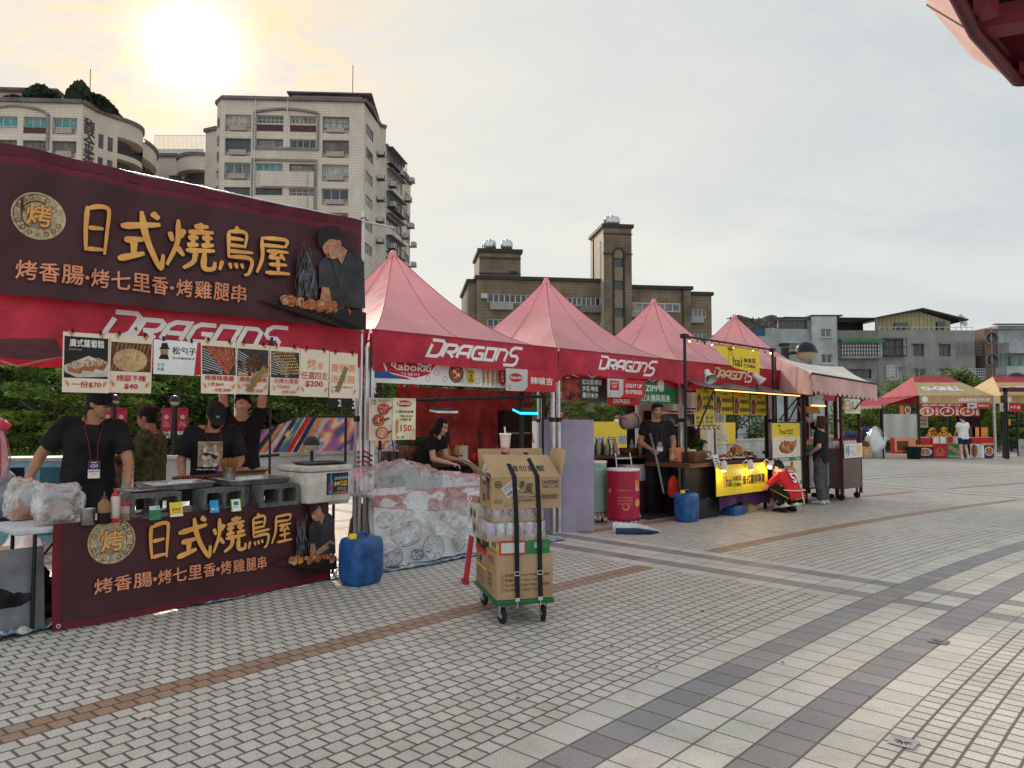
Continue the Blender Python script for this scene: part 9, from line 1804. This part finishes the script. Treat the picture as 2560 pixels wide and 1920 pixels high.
# ---- floor drain covers
m_drain=mat('drain_metal',(.50,.49,.46),rough=.4,metal=.6)
for(px,py,lb)in((1951*.463,1605*.463,'square metal drain cover with fan slots, bright one near the bottom right'),(938.5,642,'worn square drain cover farther up the paving at right')):
 p=G(px,py);a=atan2(p.y-CY_,p.x-CX_)if False else atan2(p.y+29.163,p.x-37.397);o=thing('drain_cover',lb,'drain cover',(p.x,p.y,.004),a);mb=MB();mb.bb(-.055,.055,-.055,.055,0,.003,m_drain if 'bright' in lb else m_trimA);mb.build('plate',o);mb=MB()
 for i in range(7):an=-.2+i*.6;mb.box((.022*cos(an),.022*sin(an),.0036),(.03,.006,.001),m_blk,rz=an)
 mb.build('slots',o)
# ------------------------------------------------------------ the small things that crowd the stalls
rd=random.Random(33)
def row_of(nm,cat,label,group,make,spots):
 first=None
 for q in spots:
  if first is None:first=make();first.location=q;tag(first,label,cat,group);first.rotation_euler[2]=RANG
  else:dup(first,q,RANG+rd.uniform(-.5,.5))
def lathed(nm,prof,m,n=16):
 def f():mb=MB();mb.lathe(prof,(0,0,0),m,n);return mb.build(nm)
 return f
m_oil=mat('oil_bottle',(.42,.24,.04),rough=.25);m_paperc=mat('paper_cup',(.70,.66,.60),rough=.6)
row_of('oil_bottle','bottle','amber oil bottle on the dark work table behind the long haired woman','amber bottles on the dark work table',lathed('oil_bottle',[(0,0),(.04,0),(.042,.18),(.016,.23),(.016,.27),(0,.27)],m_oil),[ROW(.62+.045*i,1.42+.02*(i%2),.90)for i in range(6)])
row_of('paper_bowl','bowl','stacked white paper bowl on the dark work table','paper bowls on the dark work table',lathed('paper_bowl',[(0,0),(.05,0),(.085,.07),(.08,.07),(.045,.01)],m_paperc),[ROW(.84,1.42,.90+.022*i)for i in range(9)])
row_of('red_cup','cup','tall red cup beside the black woks','red cups beside the woks',lathed('red_cup',[(0,0),(.03,0),(.042,.13),(.038,.13),(0,.12)],m_red),[ROW(.90+.03*i,1.40,.90)for i in range(4)])
pw=lambda x,y,z:ROW(1,0)*0+WT@Vector((x,y,z))
WP=P(*Z5(235,935),11.9);WT=Matrix.Translation((WP.x,WP.y,0))@Matrix.Rotation(RANG*.4,4,'Z')
row_of('liquor_bottle','bottle','green liquor bottle standing on the brown wooden table','liquor bottles on the wooden table',lathed('liquor_bottle',[(0,0),(.036,0),(.038,.15),(.014,.21),(.014,.27),(0,.27)],mat('green_bottle_glass',(.03,.12,.05),rough=.12)),[WT@Vector((.12+.11*i,.42,.94))for i in range(11)if i not in(5,6)])
row_of('liquor_bottle','bottle','clear spirit bottle with a pale label on the wooden table','clear bottles on the wooden table',lathed('spirit_bottle',[(0,0),(.034,0),(.036,.17),(.014,.22),(.014,.26),(0,.26)],mat('pale_bottle',(.45,.42,.38),rough=.2)),[WT@Vector((.18+.15*i,.22,.94))for i in range(7)if i!=3])
for i,(x,y,w,h,m,lb)in enumerate(((.1,.12,.42,.30,mat('drum_maroon',()),'maroon drinks crate under the wooden table'),(.62,.10,.40,.26,m_green,'green bottle crate under the wooden table'),(1.1,.08,.36,.34,m_skirt,'pale ice box under the wooden table'),(1.2,-.75,.45,.32,mat('dark_crate',()),'dark crate on the ground between the stepladder and the man in black'))):
 q=WT@Vector((x,y,0));carton(q,w,.3,h,RANG*.4,lb,m=m)
o=thing('drinks_fridge','dark upright cabinet at the back of the drinks stall','cabinet',ROW(1.52,2.75),RANG);mb=MB();mb.bb(0,.7,0,.55,0,1.7,mat('dark_board',()));mb.build('cabinet',o);mb=MB();[mb.bb(.05,.65,-.01,0,.2+.36*i,.23+.36*i,m_alu)for i in range(4)];mb.build('shelf_edges',o)
# lit counter extras
row_of('sauce_jar','jar','small sauce jar with a red lid lined up at the back of the food counter','sauce jars on the food counter',lathed('sauce_jar',[(0,0),(.035,0),(.036,.09),(.03,.1),(.034,.1),(.034,.12),(0,.12)],m_rfood),[ct(w_*.2+.085*i,.62)for i in range(9)])
row_of('paper_bowl','bowl','stack of cream paper bowls on the food counter','paper bowls on the food counter',lathed('paper_bowl',[(0,0),(.06,0),(.09,.07),(.085,.07),(.05,.01)],m_paperc),[ct(.55+.22*(i//6),.58,.865+.02*(i%6))for i in range(12)])
row_of('ladle','ladle','steel ladle hanging from the rack under the yellow menus','ladles under the yellow menus',lambda:(lambda mb:(mb.tube([(0,0,0),(0,0,-.28)],.006,m_alu,6),mb.ball((0,-.02,-.30),.035,m_alu,10),mb.build('ladle'))[2])(MB()),[ct(.7+.14*i,.35,1.70)for i in range(6)])
row_of('drink_can','can','drink can in the row along the cart shelf','drink cans on the wooden cart',lathed('drink_can',[(0,0),(.03,.003),(.033,.012),(.033,.108),(.028,.118),(0,.116)],m_green),[ROW(0,0)*0+(ROW(RP(*Z9(1455,1450),-.6)[0]/3,-.6)+RD*(.14+.1*i)+RN*.18+Vector((0,0,.945)))for i in range(8)])
for(x,y,z,w,h,m,lb)in((.72,.50,.865,.24,.18,m_cream,'cream takeaway carton stack behind the salad bowl'),(1.25,.55,.865,.26,.14,m_orange,'flat orange carton behind the fried chicken'),(.35,.85,0,.5,.75,mat('dark_crate',()),'dark bin standing behind the food counter')):carton(ct(x,y,z),w,.24,h,RANG,lb,m=m)
o=thing('gas_bottle','grey gas bottle on the ground behind the purple counter cloth','gas bottle',ct(w_*.9,.95,0),0);mb=MB();mb.lathe([(0,0),(.15,.01),(.16,.06),(.16,.42),(.1,.52),(.04,.55),(.04,.6),(0,.6)],(0,0,0),mat('gas_grey',(.25,.27,.26),rough=.4),20);mb.build('cylinder',o)
# cables on the paving
for(pts,lb)in(([G(545,538),G(552,541),G(560,537),G(566,541)],'thin pale cord trailing from the second tent post'),([G(676,520),G(700,519),G(722,514),G(748,509),G(760,505)],'black cable lying along the front of the food counter'),([G(337,577),G(349,580),G(375,575),G(392,571)],'black cable on the paving beside the first blue barrel')):
 c0=pts[0];o=thing('cable',lb,'cable',c0,0);mb=MB();P_=[]
 for i in range(len(pts)-1):P_+=[pts[i].lerp(pts[i+1],a/6)-c0+Vector((0,.03*sin(i*6+a),.008))for a in range(6)]
 mb.tube(P_,.006,m_blk if 'black' in lb else m_cream,6);mb.build('cable',o)
# fallen leaves and paper scraps
row_of('fallen_leaf','leaf','small dry fallen leaf lying on the paving','dry leaves scattered on the plaza',lambda:MB().add([(0,0,.004),(.018,.008,.010),(.045,0,.005),(.018,-.009,.009)],[(0,3,2,1)],mat('dry_leaf',(.16,.10,.05))).build('fallen_leaf'),[G(x,y)for x,y in((610,648),(655,668),(782,664),(420,690),(236,655),(905,560),(515,700),(330,640),(700,612),(870,700),(140,720),(960,520))])
